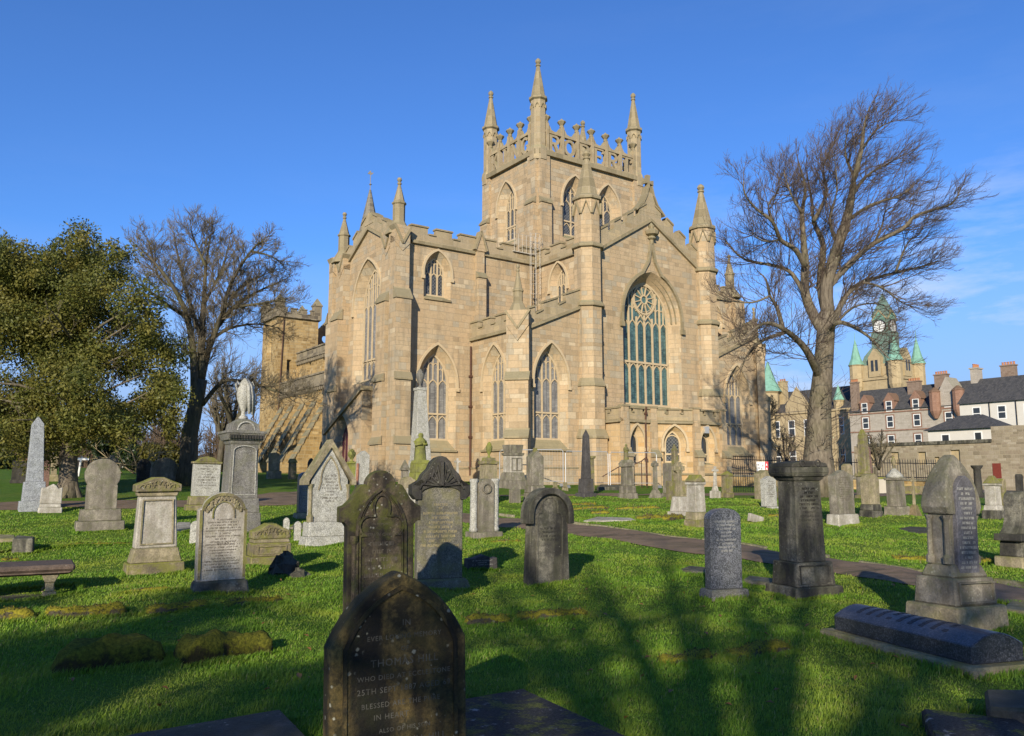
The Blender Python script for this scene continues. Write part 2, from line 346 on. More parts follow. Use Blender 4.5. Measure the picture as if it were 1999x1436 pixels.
LEAD = plain('lead_grey', (0.14, 0.145, 0.15), 0.55, 0.4, 0.25, 3)
STEEL = plain('galvanised_steel', (0.42, 0.42, 0.42), 0.45, 0.5, 0.2, 9, 0.3)
# ================================================================ GROUND, PATHS
def lin(a, b, st): return list(np.arange(a, b, st))
gx = np.array([-700, -400, -220, -130, -80, -60, -48] + lin(-40, -16, 0.8) + lin(-16, 16, 0.3) + lin(16, 40.1, 0.8) + [48, 60, 80, 130, 220, 400, 700])
gy = np.array([-120, -60, -30, -15, -6] + lin(-2, 26, 0.3) + lin(26, 70, 0.8) + [75, 82, 90, 100, 115, 135, 170, 220, 300, 420, 600, 900])
X, Y = np.meshgrid(gx, gy)
Z = G(X, Y); nx, ny = len(gx), len(gy)
b = MB(); b.v = [tuple(p) for p in np.stack([X.ravel(), Y.ravel(), Z.ravel()], 1)]
b.f = [(j * nx + i, j * nx + i + 1, (j + 1) * nx + i + 1, (j + 1) * nx + i) for j in range(ny - 1) for i in range(nx - 1)]
k = NT('turf', 0.95, 0.1); o = k.obj(); n1 = k.noise(o, 0.45, 5, 0.6); n2 = k.noise(o, 3.0, 6, 0.7); n3 = k.noise(o, 40, 4, 0.7)
c = k.mix(k.ramp(n2, [(0.3, 0.0), (0.7, 1.0)]), (0.07, 0.15, 0.014), (0.13, 0.23, 0.026))
c = k.mix(k.ramp(n1, [(0.45, 0.0), (0.65, 0.8)]), c, (0.16, 0.21, 0.03))
c = k.mix(k.ramp(k.noise(k.obj(loc=(5, 3, 0)), 1.5, 6, 0.7), [(0.6, 0.0), (0.72, 0.75)]), c, (0.085, 0.095, 0.02))
c = k.mix(k.ramp(n3, [(0.3, 0.7), (0.6, 0.0)]), c, k.mix(1.0, c, (0.35, 0.35, 0.35), 'MULTIPLY')); k.bump(k.math('ADD', n3, n2), 0.9, 0.06)
TURF = k.done(c)
tag(b.build('ground', TURF, smooth=True), kind='structure')

PATHS = []
def pathstrip(name, rows, lift, mat):
    L = [hit(x, yu) for x, yu, yl in rows]; Q = [hit(x, yl) for x, yu, yl in rows]; m = MB(); n = 8; ii = []
    for i in range(len(rows) - 1):
        d = max((L[i + 1] - L[i]).length, (Q[i + 1] - Q[i]).length); st = max(1, int(d / 0.4))
        ii += [(i, s / st) for s in range(st)]
    ii.append((len(rows) - 2, 1.0)); rnd = random.Random(4)
    for i, t in ii:
        a = L[i].lerp(L[i + 1], t); c = Q[i].lerp(Q[i + 1], t)
        for j in range(n + 1):
            p = a.lerp(c, j / n); e = 1 if 0 < j < n else 0
            if not e: p += (c - a) * rnd.uniform(-.015, .015)
            m.v.append((p.x, p.y, Gz(p.x, p.y) + (lift if e else lift * 0.4)))
    for r in range(len(ii) - 1):
        for j in range(n):
            q = r * (n + 1) + j; m.f.append((q, q + 1, q + n + 2, q + n + 1))
    PATHS.append(np.array([(p.x, p.y) for p in L] + [(p.x, p.y) for p in Q[::-1]]))
    return tag(m.build(name, mat, smooth=True), kind='structure')
k = NT('worn_tarmac', 0.85, 0.2); o = k.obj(); f = k.noise(o, 55, 5, 0.75); g = k.noise(k.obj((0.5, 3.0, 1)), 1.3, 5, 0.65); h = k.noise(o, 0.8, 4)
c = k.mix(k.ramp(f, [(0.3, 0.0), (0.7, 1.0)]), (0.115, 0.08, 0.05), (0.235, 0.165, 0.105)); c = k.mix(k.ramp(g, [(0.5, 0.0), (0.66, 0.8)]), c, (0.05, 0.05, 0.018)); c = k.mix(k.ramp(k.noise(o, 2.4, 6, .75), [(.52, 0.), (.62, .7)]), c, (.05, .042, .028))
c = k.mix(k.ramp(h, [(0.45, 0.0), (0.65, 0.5)]), c, (0.20, 0.145, 0.09)); k.bump(f, 0.4, 0.01); TARMAC = k.done(c)
pathstrip('path', [(-420, 984, 1010), (-200, 983, 1002), (0, 981, 996), (130, 978, 990), (360, 977, 990), (500, 966, 987), (590, 958, 985), (690, 966, 990), (800, 985, 1003), (900, 1001, 1019), (1010, 1012, 1031), (1105, 1021, 1042), (1200, 1032, 1054), (1300, 1047, 1073), (1445, 1063, 1091), (1622, 1091, 1118), (1802, 1118, 1147), (1939, 1137, 1171), (2100, 1162, 1206), (2350, 1205, 1270)], 0.035, TARMAC)
pathstrip('path', [(640, 964, 971), (760, 965.5, 972), (900, 965, 971), (1060, 964, 969), (1200, 963, 969), (1390, 962.5, 968), (1470, 962, 967.5), (1720, 963, 969), (1770, 959, 967), (1850, 955, 962), (2050, 952, 962)], 0.03, TARMAC)
# kerb stones along the near path (a low broken edging)
def kerb(rows, name='kerb'):
    m = MB(); rnd = random.Random(8); P = [hit(*r) for r in rows]
    for a, c in zip(P, P[1:]):
        d = c - a; n = max(1, int(d.length / 0.7))
        for i in range(n):
            if rnd.random() < 0.2: continue
            p = a.lerp(c, (i + .04) / n); q = a.lerp(c, (i + .94) / n); t = (q - p).normalized(); s = Vector((-t.y, t.x, 0)) * 0.045; h = rnd.uniform(0.03, 0.075)
            m.add([p - s - Vector((0, 0, .1)), p + s - Vector((0, 0, .1)), q + s - Vector((0, 0, .1)), q - s - Vector((0, 0, .1)), p - s + Vector((0, 0, h)), p + s + Vector((0, 0, h)), q + s + Vector((0, 0, h * .9)), q - s + Vector((0, 0, h * .9))],
                  [(0, 3, 2, 1), (4, 5, 6, 7), (0, 1, 5, 4), (1, 2, 6, 5), (2, 3, 7, 6), (3, 0, 4, 7)])
    tag(m.build(name, gravestone('kerb_stone', (0.25, 0.22, 0.15), streak=.3, moss_amt=.7), bevel=.012), kind='structure')
kerb([(975, 1006), (1105, 1020), (1200, 1031), (1300, 1046), (1445, 1062), (1622, 1090), (1802, 1117), (1939, 1136), (2060, 1154)])

# ================================================================ GRASS BLADES
def inpoly(px, py, poly):
    r = np.zeros(len(px), bool); j = len(poly) - 1
    for i in range(len(poly)):
        xi, yi = poly[i]; xj, yj = poly[j]
        if yi != yj: r ^= ((yi > py) != (yj > py)) & (px < (xj - xi) * (py - yi) / (yj - yi) + xi)
        j = i
    return r
def lawn(n=680000, seed=5):
    g = np.random.default_rng(seed); r = 3.6 * np.exp(g.random(n) * math.log(34 / 3.6)); a = np.radians(-41 + 82 * g.random(n))
    x = r * np.sin(a); y = r * np.cos(a); keep = y > 3.0
    for p in PATHS: keep &= ~inpoly(x, y, p)
    nc = 900; q = 4.2 * np.exp(g.random(nc) * math.log(24 / 4.2)); aa = np.radians(-40 + 80 * g.random(nc)); ci = g.integers(0, nc, 42000); sp = .05 + .07 * g.random(nc)
    tx = q[ci] * np.sin(aa[ci]) + g.normal(0, 1, 42000) * sp[ci]; ty = q[ci] * np.cos(aa[ci]) + g.normal(0, 1, 42000) * sp[ci]; tk = np.ones(42000, bool)
    for p in PATHS: tk &= ~inpoly(tx, ty, p)
    fx, fy = fringe(g); nt_ = int(tk.sum()) + len(fx); x = np.concatenate([x[keep], tx[tk], fx]); y = np.concatenate([y[keep], ty[tk], fy]); r = np.hypot(x, y); n = len(x); z = G(x, y)
    pat = 0.5 + 0.5 * np.sin(x * 2.3 + 1.3 * np.sin(y * 1.7)) * np.sin(y * 2.9 + np.sin(x * 3.1)) + 0.35 * np.sin(x * 7.1 + y * 5.3) * np.sin(y * 8.3 - x * 4.1)
    h = (0.013 + 0.015 * np.clip(pat, 0, 1.3)) * (0.5 + 0.9 * g.random(n)) * (1 + 0.016 * r)
    tuft = np.arange(n) >= n - nt_; h = np.where(tuft, h * 1.7 + .008, h * np.where(np.sin(x * .9 + 2 * np.sin(y * .7)) * np.sin(y * 1.1 + 1) > .45, .55, 1.0))
    w = 0.0019 * (0.7 + 0.6 * g.random(n)) * np.maximum(r / 5.0, 0.8)
    th = g.random(n) * 2 * np.pi; ln = h * (0.25 + 0.75 * g.random(n)); ld = g.normal(0.6, 1.1, n)
    dx, dy = np.cos(th), np.sin(th); lx, ly = np.cos(ld) * ln, np.sin(ld) * ln
    V = np.empty((n, 5, 3))
    V[:, 0] = np.stack([x - dx * w, y - dy * w, z - 0.01], 1); V[:, 1] = np.stack([x + dx * w, y + dy * w, z - 0.01], 1)
    V[:, 2] = np.stack([x + dx * w * .8 + lx * .35, y + dy * w * .8 + ly * .35, z + h * .6], 1); V[:, 3] = np.stack([x - dx * w * .8 + lx * .35, y - dy * w * .8 + ly * .35, z + h * .6], 1)
    V[:, 4] = np.stack([x + lx, y + ly, z + h], 1)
    o = np.arange(n)[:, None] * 5; idx = np.concatenate([o + np.array([0, 1, 2, 3]), o + np.array([3, 2, 4])], 1).ravel()
    me = bpy.data.meshes.new('lawn_grass'); me.vertices.add(n * 5); me.vertices.foreach_set('co', V.ravel())
    me.loops.add(n * 7); me.loops.foreach_set('vertex_index', idx.astype(np.int32))
    st = (np.arange(n)[:, None] * 7 + np.array([0, 4])).ravel(); me.polygons.add(n * 2)
    me.polygons.foreach_set('loop_start', st.astype(np.int32)); me.update(calc_edges=True); me.validate()
    ob = bpy.data.objects.new('lawn_grass', me); COL.objects.link(ob)
    k = NT('grass_blade', .55, .3); o = k.obj(); ge = k.n('NewGeometry'); c = k.mix(ge.outputs['Random Per Island'], (.09, .195, .014), (.205, .335, .026))
    c = k.mix(k.ramp(k.noise(o, .55, 5, .65), [(.46, 0.), (.62, .8)]), c, (.275, .325, .036)); c = k.mix(k.ramp(k.noise(k.obj(loc=(9, 4, 0)), 1.3, 5, .7), [(.56, 0.), (.68, .85)]), c, (.055, .125, .014)); c = k.mix(k.ramp(k.noise(k.obj(loc=(3, 8, 0)), 2.6, 5, .7), [(.6, 0.), (.7, .8)]), c, (.26, .23, .045))
    c = k.mix(k.ramp(ge.outputs['Random Per Island'], [(.955, 0.), (.965, .8)]), c, (.34, .29, .12)); k.set(k.b.inputs['Base Color'], c); tr = k.n('BsdfTranslucent'); k.t.links.new(c, tr.inputs['Color']); ms = k.n('MixShader'); ms.inputs[0].default_value = .35
    k.t.links.new(k.b.outputs[0], ms.inputs[1]); k.t.links.new(tr.outputs[0], ms.inputs[2]); k.t.links.new(ms.outputs[0], k.t.nodes['Material Output'].inputs['Surface']); me.materials.append(k.m)
    tag(ob, kind='stuff')
# ================================================================ MASONRY HELPERS
class Fr:
    """a wall face: a runs left to right seen from outside, z up, d into the wall"""
    def __init__(s, x, y, ang):
        t = R(ang); s.o = (x, y); s.a = (math.cos(t), math.sin(t)); s.i = (-math.sin(t), math.cos(t))
    def P(s, a, z, d=0.0): return (s.o[0] + s.a[0] * a + s.i[0] * d, s.o[1] + s.a[1] * a + s.i[1] * d, z)
def arch(ca, half, sill, spring, rise, n=9):
    """pointed arch opening, counter-clockwise from lower left"""
    p = [(ca - half, sill), (ca + half, sill)] if sill is not None else []
    rad = (half * half + rise * rise) / (2 * half); t1 = math.atan2(rise, rad - half)
    right = [(ca + half - rad + rad * math.cos(t1 * i / n), spring + rad * math.sin(t1 * i / n)) for i in range(n + 1)]
    left = [(2 * ca - x, z) for x, z in right[:-1]][::-1]
    if sill is None: return (right + left)[::-1]
    return p + right + left
def archz(dx, half, spring, rise):
    rad = (half * half + rise * rise) / (2 * half); q = rad * rad - (abs(dx) + rad - half) ** 2
    return spring + math.sqrt(max(q, 0))
def panel(m, F, outer, holes=()):
    rings = [outer] + [h[0] for h in holes]
    tris = tessellate_polygon([[Vector((a, z, 0)) for a, z in r] for r in rings]); fl = [p for r in rings for p in r]
    o = len(m.v); m.v += [F.P(a, z) for a, z in fl]
    for t in tris:
        A, B, C = (fl[i] for i in t); s = (B[0] - A[0]) * (C[1] - A[1]) - (C[0] - A[0]) * (B[1] - A[1])
        if abs(s) > 1e-9: m.f.append(tuple(o + i for i in (t if s > 0 else t[::-1])))
    for h in holes:
        n = len(h[0]); o = len(m.v); m.v += [F.P(a, z, 0) for a, z in h[0]] + [F.P(a, z, h[2]) for a, z in h[1]]
        for i in range(n):
            j = (i + 1) % n; m.f.append((o + i, o + n + i, o + n + j, o + j))
    return m
def plate(m, F, poly, d0, d1):
    tris = tessellate_polygon([[Vector((a, z, 0)) for a, z in poly]]); n = len(poly); o = len(m.v)
    m.v += [F.P(a, z, d0) for a, z in poly] + [F.P(a, z, d1) for a, z in poly]
    for t in tris: m.f.append(tuple(o + i for i in t)); m.f.append(tuple(o + n + i for i in t[::-1]))
    for i in range(n):
        j = (i + 1) % n; m.f.append((o + i, o + n + i, o + n + j, o + j))
    return m
def ribbon(m, F, pts, w, d0, d1, closed=False, off=0.0):
    n = len(pts); o = len(m.v); P = [Vector((a, z)) for a, z in pts]
    for i, p in enumerate(P):
        a = P[i - 1] if (i > 0 or closed) else p; c = P[(i + 1) % n] if (i < n - 1 or closed) else p
        t1 = (p - a); t2 = (c - p); t = (t1.normalized() if t1.length > 1e-9 else Vector((0, 0))) + (t2.normalized() if t2.length > 1e-9 else Vector((0, 0)))
        t = t.normalized() if t.length > 1e-9 else Vector((1, 0)); nn = Vector((-t.y, t.x)); q = t1 if t1.length > 1e-9 else t2
        cs = max(0.5, abs(t.dot(q.normalized()))); e = nn * (w / 2 / cs); p = p + nn * off
        for s, d in ((-1, d0), (1, d0), (1, d1), (-1, d1)): m.v.append(F.P(p.x + s * e.x, p.y + s * e.y, d))
    for i in range(n if closed else n - 1):
        A = o + i * 4; B = o + ((i + 1) % n) * 4
        for k in range(4): m.f.append((A + k, A + (k + 1) % 4, B + (k + 1) % 4, B + k))
    if not closed:
        m.f.append((o, o + 3, o + 2, o + 1)); e = o + (n - 1) * 4; m.f.append((e, e + 1, e + 2, e + 3))
    return m
def fbox(m, F, a0, a1, z0, z1, d0, d1): return plate(m, F, [(a0, z0), (a1, z0), (a1, z1), (a0, z1)], d0, d1)
def lights(m, F, ca, half, sill, spring, rise, n, dep, zh, bars=(), w=0.085, top=True):
    """mullions, pointed light heads and panel tracery filling the head of a window"""
    lw = 2 * half / n
    for i in range(1, n):
        x = -half + i * lw; fbox(m, F, ca + x - w / 2, ca + x + w / 2, sill, archz(x, half, spring, rise), dep, dep + .13)
    for i in range(n):
        x = -half + (i + .5) * lw; zt = archz(abs(x) + lw * .3, half, spring, rise); h = min(lw * .75, max(.15, zt - zh))
        ribbon(m, F, arch(ca + x, lw / 2, None, zh, h, 6), w * .7, dep + .012, dep + .115)
        if top and archz(x, half, spring, rise) - zh - h > .25:
            fbox(m, F, ca + x - w * .3, ca + x + w * .3, zh + h, archz(x, half, spring, rise), dep + .02, dep + .11)
            for s in (-1, 1):
                xx = x + s * lw / 4; z2 = zh + h + (archz(x, half, spring, rise) - zh - h) * .5
                if archz(abs(xx) + lw * .2, half, spring, rise) > z2 + .25: ribbon(m, F, arch(ca + xx, lw / 4, None, z2, lw * .36, 4), w * .5, dep + .025, dep + .1)
    for z, heads in bars:
        fbox(m, F, ca - half, ca + half, z - w * .6, z + w * .6, dep - .015, dep + .12)
        if heads:
            for i in range(n): ribbon(m, F, arch(ca - half + (i + .5) * lw, lw / 2, None, z - lw * 1.0, lw * .82, 5), w * .6, dep + .015, dep + .115)
def window(par, F, ca, half, sill, spring, rise, n, dep, zh, pane, bars=(), out=0.35, orise=None, hood=True, wall_hole=None, frame=True, tmat=None, rise_in=None):
    ri = rise if rise_in is None else rise_in
    m = MB(); lights(m, F, ca, half, sill, spring, ri, n, dep, zh, bars)
    ribbon(m, F, arch(ca, half, sill, spring, ri), .16, dep - .02, dep + .14, True)
    if hood:
        oh = half + out + .07; orr = (rise + out * 1.25 if orise is None else orise) + .07; pts = arch(ca, oh, None, spring, orr, 10)
        ribbon(m, F, [(ca - oh, spring - .25)] + pts + [(ca + oh, spring - .25)], .13, -.1, .04)
        for s in (-1, 1): fbox(m, F, ca + s * oh - .1, ca + s * oh + .1, spring - .42, spring - .22, -.13, .02)
    w = m.build('window', tmat or TRACERY, par)
    q = MB(); plate(q, F, arch(ca, half, sill, spring, ri), dep + .07, dep + .1); q.build('pane', pane, w)
    return w
def whole(ca, half, sill, spring, rise, dep, out=0.35, orise=None, sill_out=0.3):
    return (arch(ca, half + out, sill - sill_out, spring, rise + out * 1.25 if orise is None else orise), arch(ca, half, sill, spring, rise), dep)
def buttress(m, F, ac, w, stages, slope=.9, capz=None):
    """stages: (z0, z1, projection) bottom to top, joined by sloping weatherings"""
    pr = []
    for i, (z0, z1, p) in enumerate(stages): pr += [(-p, z0), (-p, z1)]
    pr.append((0.1, stages[-1][1] + (stages[-1][2] + .1) * slope)); pr.append((0.1, stages[0][0]))
    n = len(pr); o = len(m.v)
    for s in (-1, 1):
        for d, z in pr: m.v.append(F.P(ac + s * w / 2, z, d))
    tr = tessellate_polygon([[Vector((d, z, 0)) for d, z in pr]])
    for t in tr: m.f.append(tuple(o + i for i in t)); m.f.append(tuple(o + n + i for i in t[::-1]))
    for i in range(n):
        j = (i + 1) % n; m.f.append((o + i, o + n + i, o + n + j, o + j))
def weathering(m, F, ac, w, z, p0, p1, h):
    """sloping lichened cap over a buttress set-off, with a little drip edge"""
    a0, a1 = ac - w / 2 - .06, ac + w / 2 + .06
    m.add([F.P(a0, z - .1, -p0 - .08), F.P(a1, z - .1, -p0 - .08), F.P(a1, z, -p0 - .08), F.P(a0, z, -p0 - .08), F.P(a0, z + h, -p1), F.P(a1, z + h, -p1), F.P(a0, z - .1, -p1), F.P(a1, z - .1, -p1)],
          [(0, 1, 2, 3), (3, 2, 5, 4), (0, 3, 4, 6), (1, 7, 5, 2), (0, 6, 7, 1)])
def parapet(m, c, F, a0, z0, a1, z1, h=.62, hm=.42, ml=.85, gl=.5, d0=-.06, d1=.25, start=True, string=True):
    L = a1 - a0; zz = lambda a: z0 + (z1 - z0) * (a - a0) / L
    n = max(1, round((L - ml) / (ml + gl))); k = L / (n * (ml + gl) + ml); a = a0
    plate(m, F, [(a0, z0), (a1, z1), (a1, z1 + h), (a0, z0 + h)], d0, d1)
    for i in range(2 * n + 1):
        w = (ml if i % 2 == 0 else gl) * k; b = a + w
        if i % 2 == 0:
            sl = (z1 - z0) / L
            plate(m, F, [(a, zz(a) + h), (b, zz(b) + h), (b, zz(b) + h + hm), (a, zz(a) + h + hm)], d0, d1)
            plate(c, F, [(a - .05, zz(a) + h + hm), (b + .05, zz(b) + h + hm), (b + .05, zz(b) + h + hm + .1), (a - .05, zz(a) + h + hm + .1)], d0 - .07, d1 + .06)
        else: plate(c, F, [(a + .055, zz(a) + h), (b - .055, zz(b) + h), (b - .055, zz(b) + h + .09), (a + .055, zz(a) + h + .09)], d0 - .07, d1 + .06)
        a = b
    if string: plate(c, F, [(a0, z0 - .13), (a1, z1 - .13), (a1, z1 + .05), (a0, z0 + .05)], d0 - .1, d0 + .06)
def pinnacle(par, cx, cy, z0, zs, ring, tip, r, base=None, n=8, name='pinnacle', mat=None, ph=R(22.5)):
    m = MB(); pr = []
    if base: pr += [(base, z0), (base, z0 + .08), (r, zs)]
    else: pr += [(r, z0)]
    pr += [(r, ring - .08), (r * 1.18, ring - .02), (r * 1.18, ring + .07), (r * .94, ring + .13), (r * .22, tip - .45), (r * .36, tip - .4), (r * .36, tip - .33), (r * .2, tip - .28), (r * .42, tip - .15), (r * .3, tip - .02), (r * .08, tip)]
    m.lathe(cx, cy, pr, n, ph); return m.build(name, mat or COPING, par)
def roof(par, pts, mat=None, name='roof'):
    m = MB(); m.add(pts[0], pts[1]); return m.build(name, mat or SLATE, par)
# ================================================================ THE ABBEY CHURCH (axes: x along the great gable, y back towards the tower)
CH_O, CH_R = Vector((4.45, 48.0, 0)), R(35.2)
AB = thing('abbey_church', 'large warm sandstone abbey church with battlemented central tower and great gable window', 'church', CH_O, CH_R)
B0 = 0.6
# ---- great gable
F = Fr(0, 0, 0); w = MB(); cp = MB(); pm = MB()
GC = 5.3
whole_g = (arch(GC, 2.5, 5.75, 11.75, 2.95, 12), arch(GC + .02, 2.03, 6.3, 11.6, 2.55, 12), .7)
panel(w, F, [(.15, B0), (10.4, B0), (10.4, 15.45), (GC, 18.1), (.15, 15.45)], [whole_g])
# recessed orders of the great arch
for q, dd in ((.33, .2), (.16, .42)):
    ribbon(cp, F, arch(GC, 2.03 + q, None, 11.65, 2.6 + q * 1.05, 12), .07, dd, dd + .12)
w.build('gable_wall', ASHLAR, AB)
def gable_side(a0, z0, a1, z1, n, pm, cp, F, h=.75, hm=.5, d0=-.05, d1=.3):
    """raking battlements: every merlon has a level top"""
    plate(pm, F, [(a0, z0), (a1, z1), (a1, z1 + h), (a0, z0 + h)] if a0 < a1 else [(a1, z1), (a0, z0), (a0, z0 + h), (a1, z1 + h)], d0, d1)
    for i in range(n):
        t0, t1 = (i + .12) / n, (i + .66) / n; A, B = a0 + (a1 - a0) * t0, a0 + (a1 - a0) * t1; zA, zB = z0 + (z1 - z0) * t0, z0 + (z1 - z0) * t1
        q = [(A, zA + h), (B, zB + h), (B, zB + h + hm * .8), (A, zA + h + hm * .8)]; r = [(A, zA + h + hm * .8), (B, zB + h + hm * .8), (B, zB + h + hm * .8 + .14), (A, zA + h + hm * .8 + .14)]
        if a0 > a1: q = q[::-1]; r = r[::-1]
        plate(pm, F, q, d0, d1); plate(cp, F, r, d0 - .07, d1 + .06)
    s = [(a0, z0 - .14), (a1, z1 - .14), (a1, z1 + .06), (a0, z0 + .06)]
    plate(cp, F, s if a0 < a1 else s[::-1], d0 - .11, d0 + .05)
gable_side(.95, 15.5, GC, 18.12, 4, pm, cp, F); gable_side(9.65, 15.5, GC, 18.12, 4, pm, cp, F)
plate(pm, F, [(GC - .9, 18.55), (GC + .9, 18.55), (GC + .42, 19.25), (GC + .18, 19.9), (GC - .18, 19.9), (GC - .42, 19.25)], -.06, .36)
for s in (-1, 1):
    pts = [(GC + s * 1.25, 18.55), (GC + s * .62, 19.15), (GC + s * .3, 19.75), (GC + s * .14, 20.35)]
    ribbon(cp, F, pts, .12, -.14, .4)
# ogee hood over the window, carried up to a carved finial
for s in (-1, 1):
    rr = arch(GC, 2.6, None, 11.75, 3.05, 10); half = [p for p in rr if (p[0] - GC) * s > .45]
    half = half if s < 0 else half[::-1]
    ribbon(cp, F, [(GC + s * 2.6, 11.2)] + half + [(GC + s * .3, 15.35), (GC + s * .13, 16.1), (GC + s * .05, 16.7)], .17, -.16, .03)
    fbox(cp, F, GC + s * 2.62 - .14, GC + s * 2.62 + .14, 10.95, 11.25, -.2, .02)
cp.build('coping', COPING, AB); pm.build('parapet', WEATH, AB)
m = MB(); m.lathe(GC, -.1, [(.1, 16.5), (.14, 16.75), (.3, 16.85), (.2, 17.0), (.44, 17.1), (.5, 17.3), (.3, 17.42), (.16, 17.5), (.22, 17.66), (.1, 17.8), (.03, 17.9)], 10); m.build('carved_finial', COPING, AB)
m = MB(); plate(m, F, [(GC - .13, 19.9), (GC + .13, 19.9), (GC + .1, 20.55), (GC + .42, 20.45), (GC + .42, 20.8), (GC + .1, 20.72), (GC + .15, 21.1), (GC - .15, 21.1), (GC - .1, 20.72), (GC - .42, 20.8), (GC - .42, 20.45), (GC - .1, 20.55)], .02, .28); m.build('gable_cross', COPING, AB)
# ---- great window: six lights, transom, rose
m = MB(); H, SP, RI, D = 2.03, 11.6, 2.55, .7; lw = 2 * H / 6; C = GC + .02
ribbon(m, F, arch(C, H, 6.3, SP, RI, 12), .2, D - .03, D + .15, True)
for i in range(1, 6):
    x = -H + i * lw; zt = archz(x, H, SP, RI) if abs(x) > 1.2 else (11.9 if abs(x) > .1 else 12.05); fbox(m, F, C + x - .055, C + x + .055, 6.3, zt, D, D + .15)
fbox(m, F, C - H, C + H, 8.92, 9.05, D - .03, D + .14)
for i in range(6):
    x = C - H + (i + .5) * lw
    ribbon(m, F, arch(x, lw / 2, None, 8.35, .55, 6), .06, D + .012, D + .13); ribbon(m, F, arch(x, lw / 2, None, 11.05, .6, 6), .06, D + .012, D + .13)
    if i in (0, 1, 4, 5):
        zt = archz(x - C, H, SP, RI); fbox(m, F, x - .035, x + .035, 11.6, zt, D + .015, D + .12)
        for s in (-1, 1):
            xx = x + s * lw / 4
            if archz(abs(xx - C) + .1, H, SP, RI) > 12.55: ribbon(m, F, arch(xx, lw / 4, None, 12.25, .26, 4), .05, D + .02, D + .11)
def circ(ca, cz, r, n=28): return [(ca + r * math.cos(2 * math.pi * i / n), cz + r * math.sin(2 * math.pi * i / n)) for i in range(n)]
ZC = 13.05; ribbon(m, F, circ(C, ZC, .93), .1, D - .02, D + .14, True); ribbon(m, F, circ(C, ZC, .27, 16), .08, D - .01, D + .13, True)
for i in range(12):
    a = 2 * math.pi * (i + .5) / 12; p = [(C + q * math.cos(a), ZC + q * math.sin(a)) for q in (.29, .62, .9)]; ribbon(m, F, p, .06, D, D + .12)
    a = 2 * math.pi * i / 12; ribbon(m, F, [(C + .78 * math.cos(a) + .2 * math.cos(a + 1.57 * s) * (1 - abs(s) * .0), ZC + .78 * math.sin(a) + .2 * math.sin(a + 1.57 * s)) for s in (-1, 1)], .03, D + .03, D + .1)
for s in (-1, 1):
    ribbon(m, F, [(C, 11.65), (C + s * .35, 12.05), (C + s * .75, 12.4), (C + s * 1.05, 12.9), (C + s * 1.1, 13.25)], .07, D, D + .12)
    ribbon(m, F, [(C + s * lw, 11.6), (C + s * lw * .5, 12.0), (C, 12.12)], .06, D + .01, D + .12)
gw = m.build('window', TRACERY, AB); q = MB(); plate(q, F, arch(C, H, 6.3, SP, RI, 12), D + .08, D + .11); q.build('pane', PANE_TEAL, gw)
# ---- corner turrets of the gable
for u in (.15, 10.25):
    m = MB(); m.lathe(u, .1, [(1.12, B0), (1.12, 4.1), (.98, 4.55), (.98, 7.1), (.86, 7.5), (.86, 11.75), (.95, 11.82), (.95, 11.98), (.84, 12.1), (.84, 15.3), (.95, 15.38), (.95, 15.52), (.82, 15.62), (.80, 18.25)], 8, R(22.5)); t = m.build('turret', ASHLAR, AB)
    m = MB(); m.lathe(u, .1, [(.8, 18.25), (.93, 18.3), (.93, 18.48), (.72, 18.62), (.17, 20.95), (.24, 21.0), (.24, 21.08), (.14, 21.12), (.26, 21.28), (.2, 21.44), (.05, 21.56)], 8, R(22.5)); m.build('spire', COPING, t)
    m = MB()
    for k in range(8):
        f = Fr(u + .79 * math.cos(R(45 * k)), .1 + .79 * math.sin(R(45 * k)), 45 * k + 90); ribbon(m, f, [(-.3, 17.35), (0, 18.15), (.3, 17.35)], .06, -.09, .05)
    m.build('gablets', COPING, t)
    m = MB(); m.lathe(u, .1, [(1.0, 11.78), (1.02, 11.84), (1.02, 11.94), (.9, 12.02)], 8, R(22.5)); m.lathe(u, .1, [(1.0, 15.34), (1.02, 15.4), (1.02, 15.5), (.88, 15.6)], 8, R(22.5)); m.lathe(u, .1, [(1.2, 4.05), (1.2, 4.15), (1.0, 4.58)], 8, R(22.5)); m.lathe(u, .1, [(1.05, 7.05), (1.05, 7.14), (.88, 7.53)], 8, R(22.5))
    m.build('string_course', COPING, t)
# ---- aisles
AW = dict(half=.92, sill=3.95, spring=7.2, rise=1.75, n=3, dep=.42, zh=6.95, pane=PANE_GREY, bars=[(5.45, True)], out=.3, orise=2.2)
def aisle_end(a0, a1, zo, zi, wc, left):
    w = MB(); pts = [(a0, B0), (a1, B0), (a1, zi), (a0, zo)] if left else [(a0, B0), (a1, B0), (a1, zo), (a0, zi)]
    panel(w, F, pts, [whole(wc, .92, 3.95, 7.2, 1.75, .42, .3, 2.2, .55)])
    fbox(w, F, a0, a1, B0, 2.35, -.1, .02); fbox(w, F, a0, a1, B0, 1.95, -.2, -.08)
    w.build('aisle_wall', ASHLAR, AB); window(AB, F, wc, **AW); c = MB(); p = MB()
    za, zb = (zo, zi) if left else (zi, zo)
    parapet(p, c, F, a0, za, a1, zb, .6, .42, .9, .5)
    fbox(c, F, a0, a1, 2.33, 2.43, -.14, .02); fbox(c, F, wc - 1.35, wc + 1.35, 3.3, 3.42, -.12, .02)
    q = p.build('parapet', WEATH, AB); c.build('coping', COPING, q)
aisle_end(-4.95, -.62, 9.9, 11.75, -2.75, True); aisle_end(11.15, 15.4, 11.75, 9.9, 13.1, False)
FA = Fr(-5.0, 4.85, -90); w = MB()
panel(w, FA, [(0, B0), (4.85, B0), (4.85, 10.05), (0, 10.05)], [whole(2.5, .92, 3.95, 7.2, 1.75, .42, .3, 2.2, .55)])
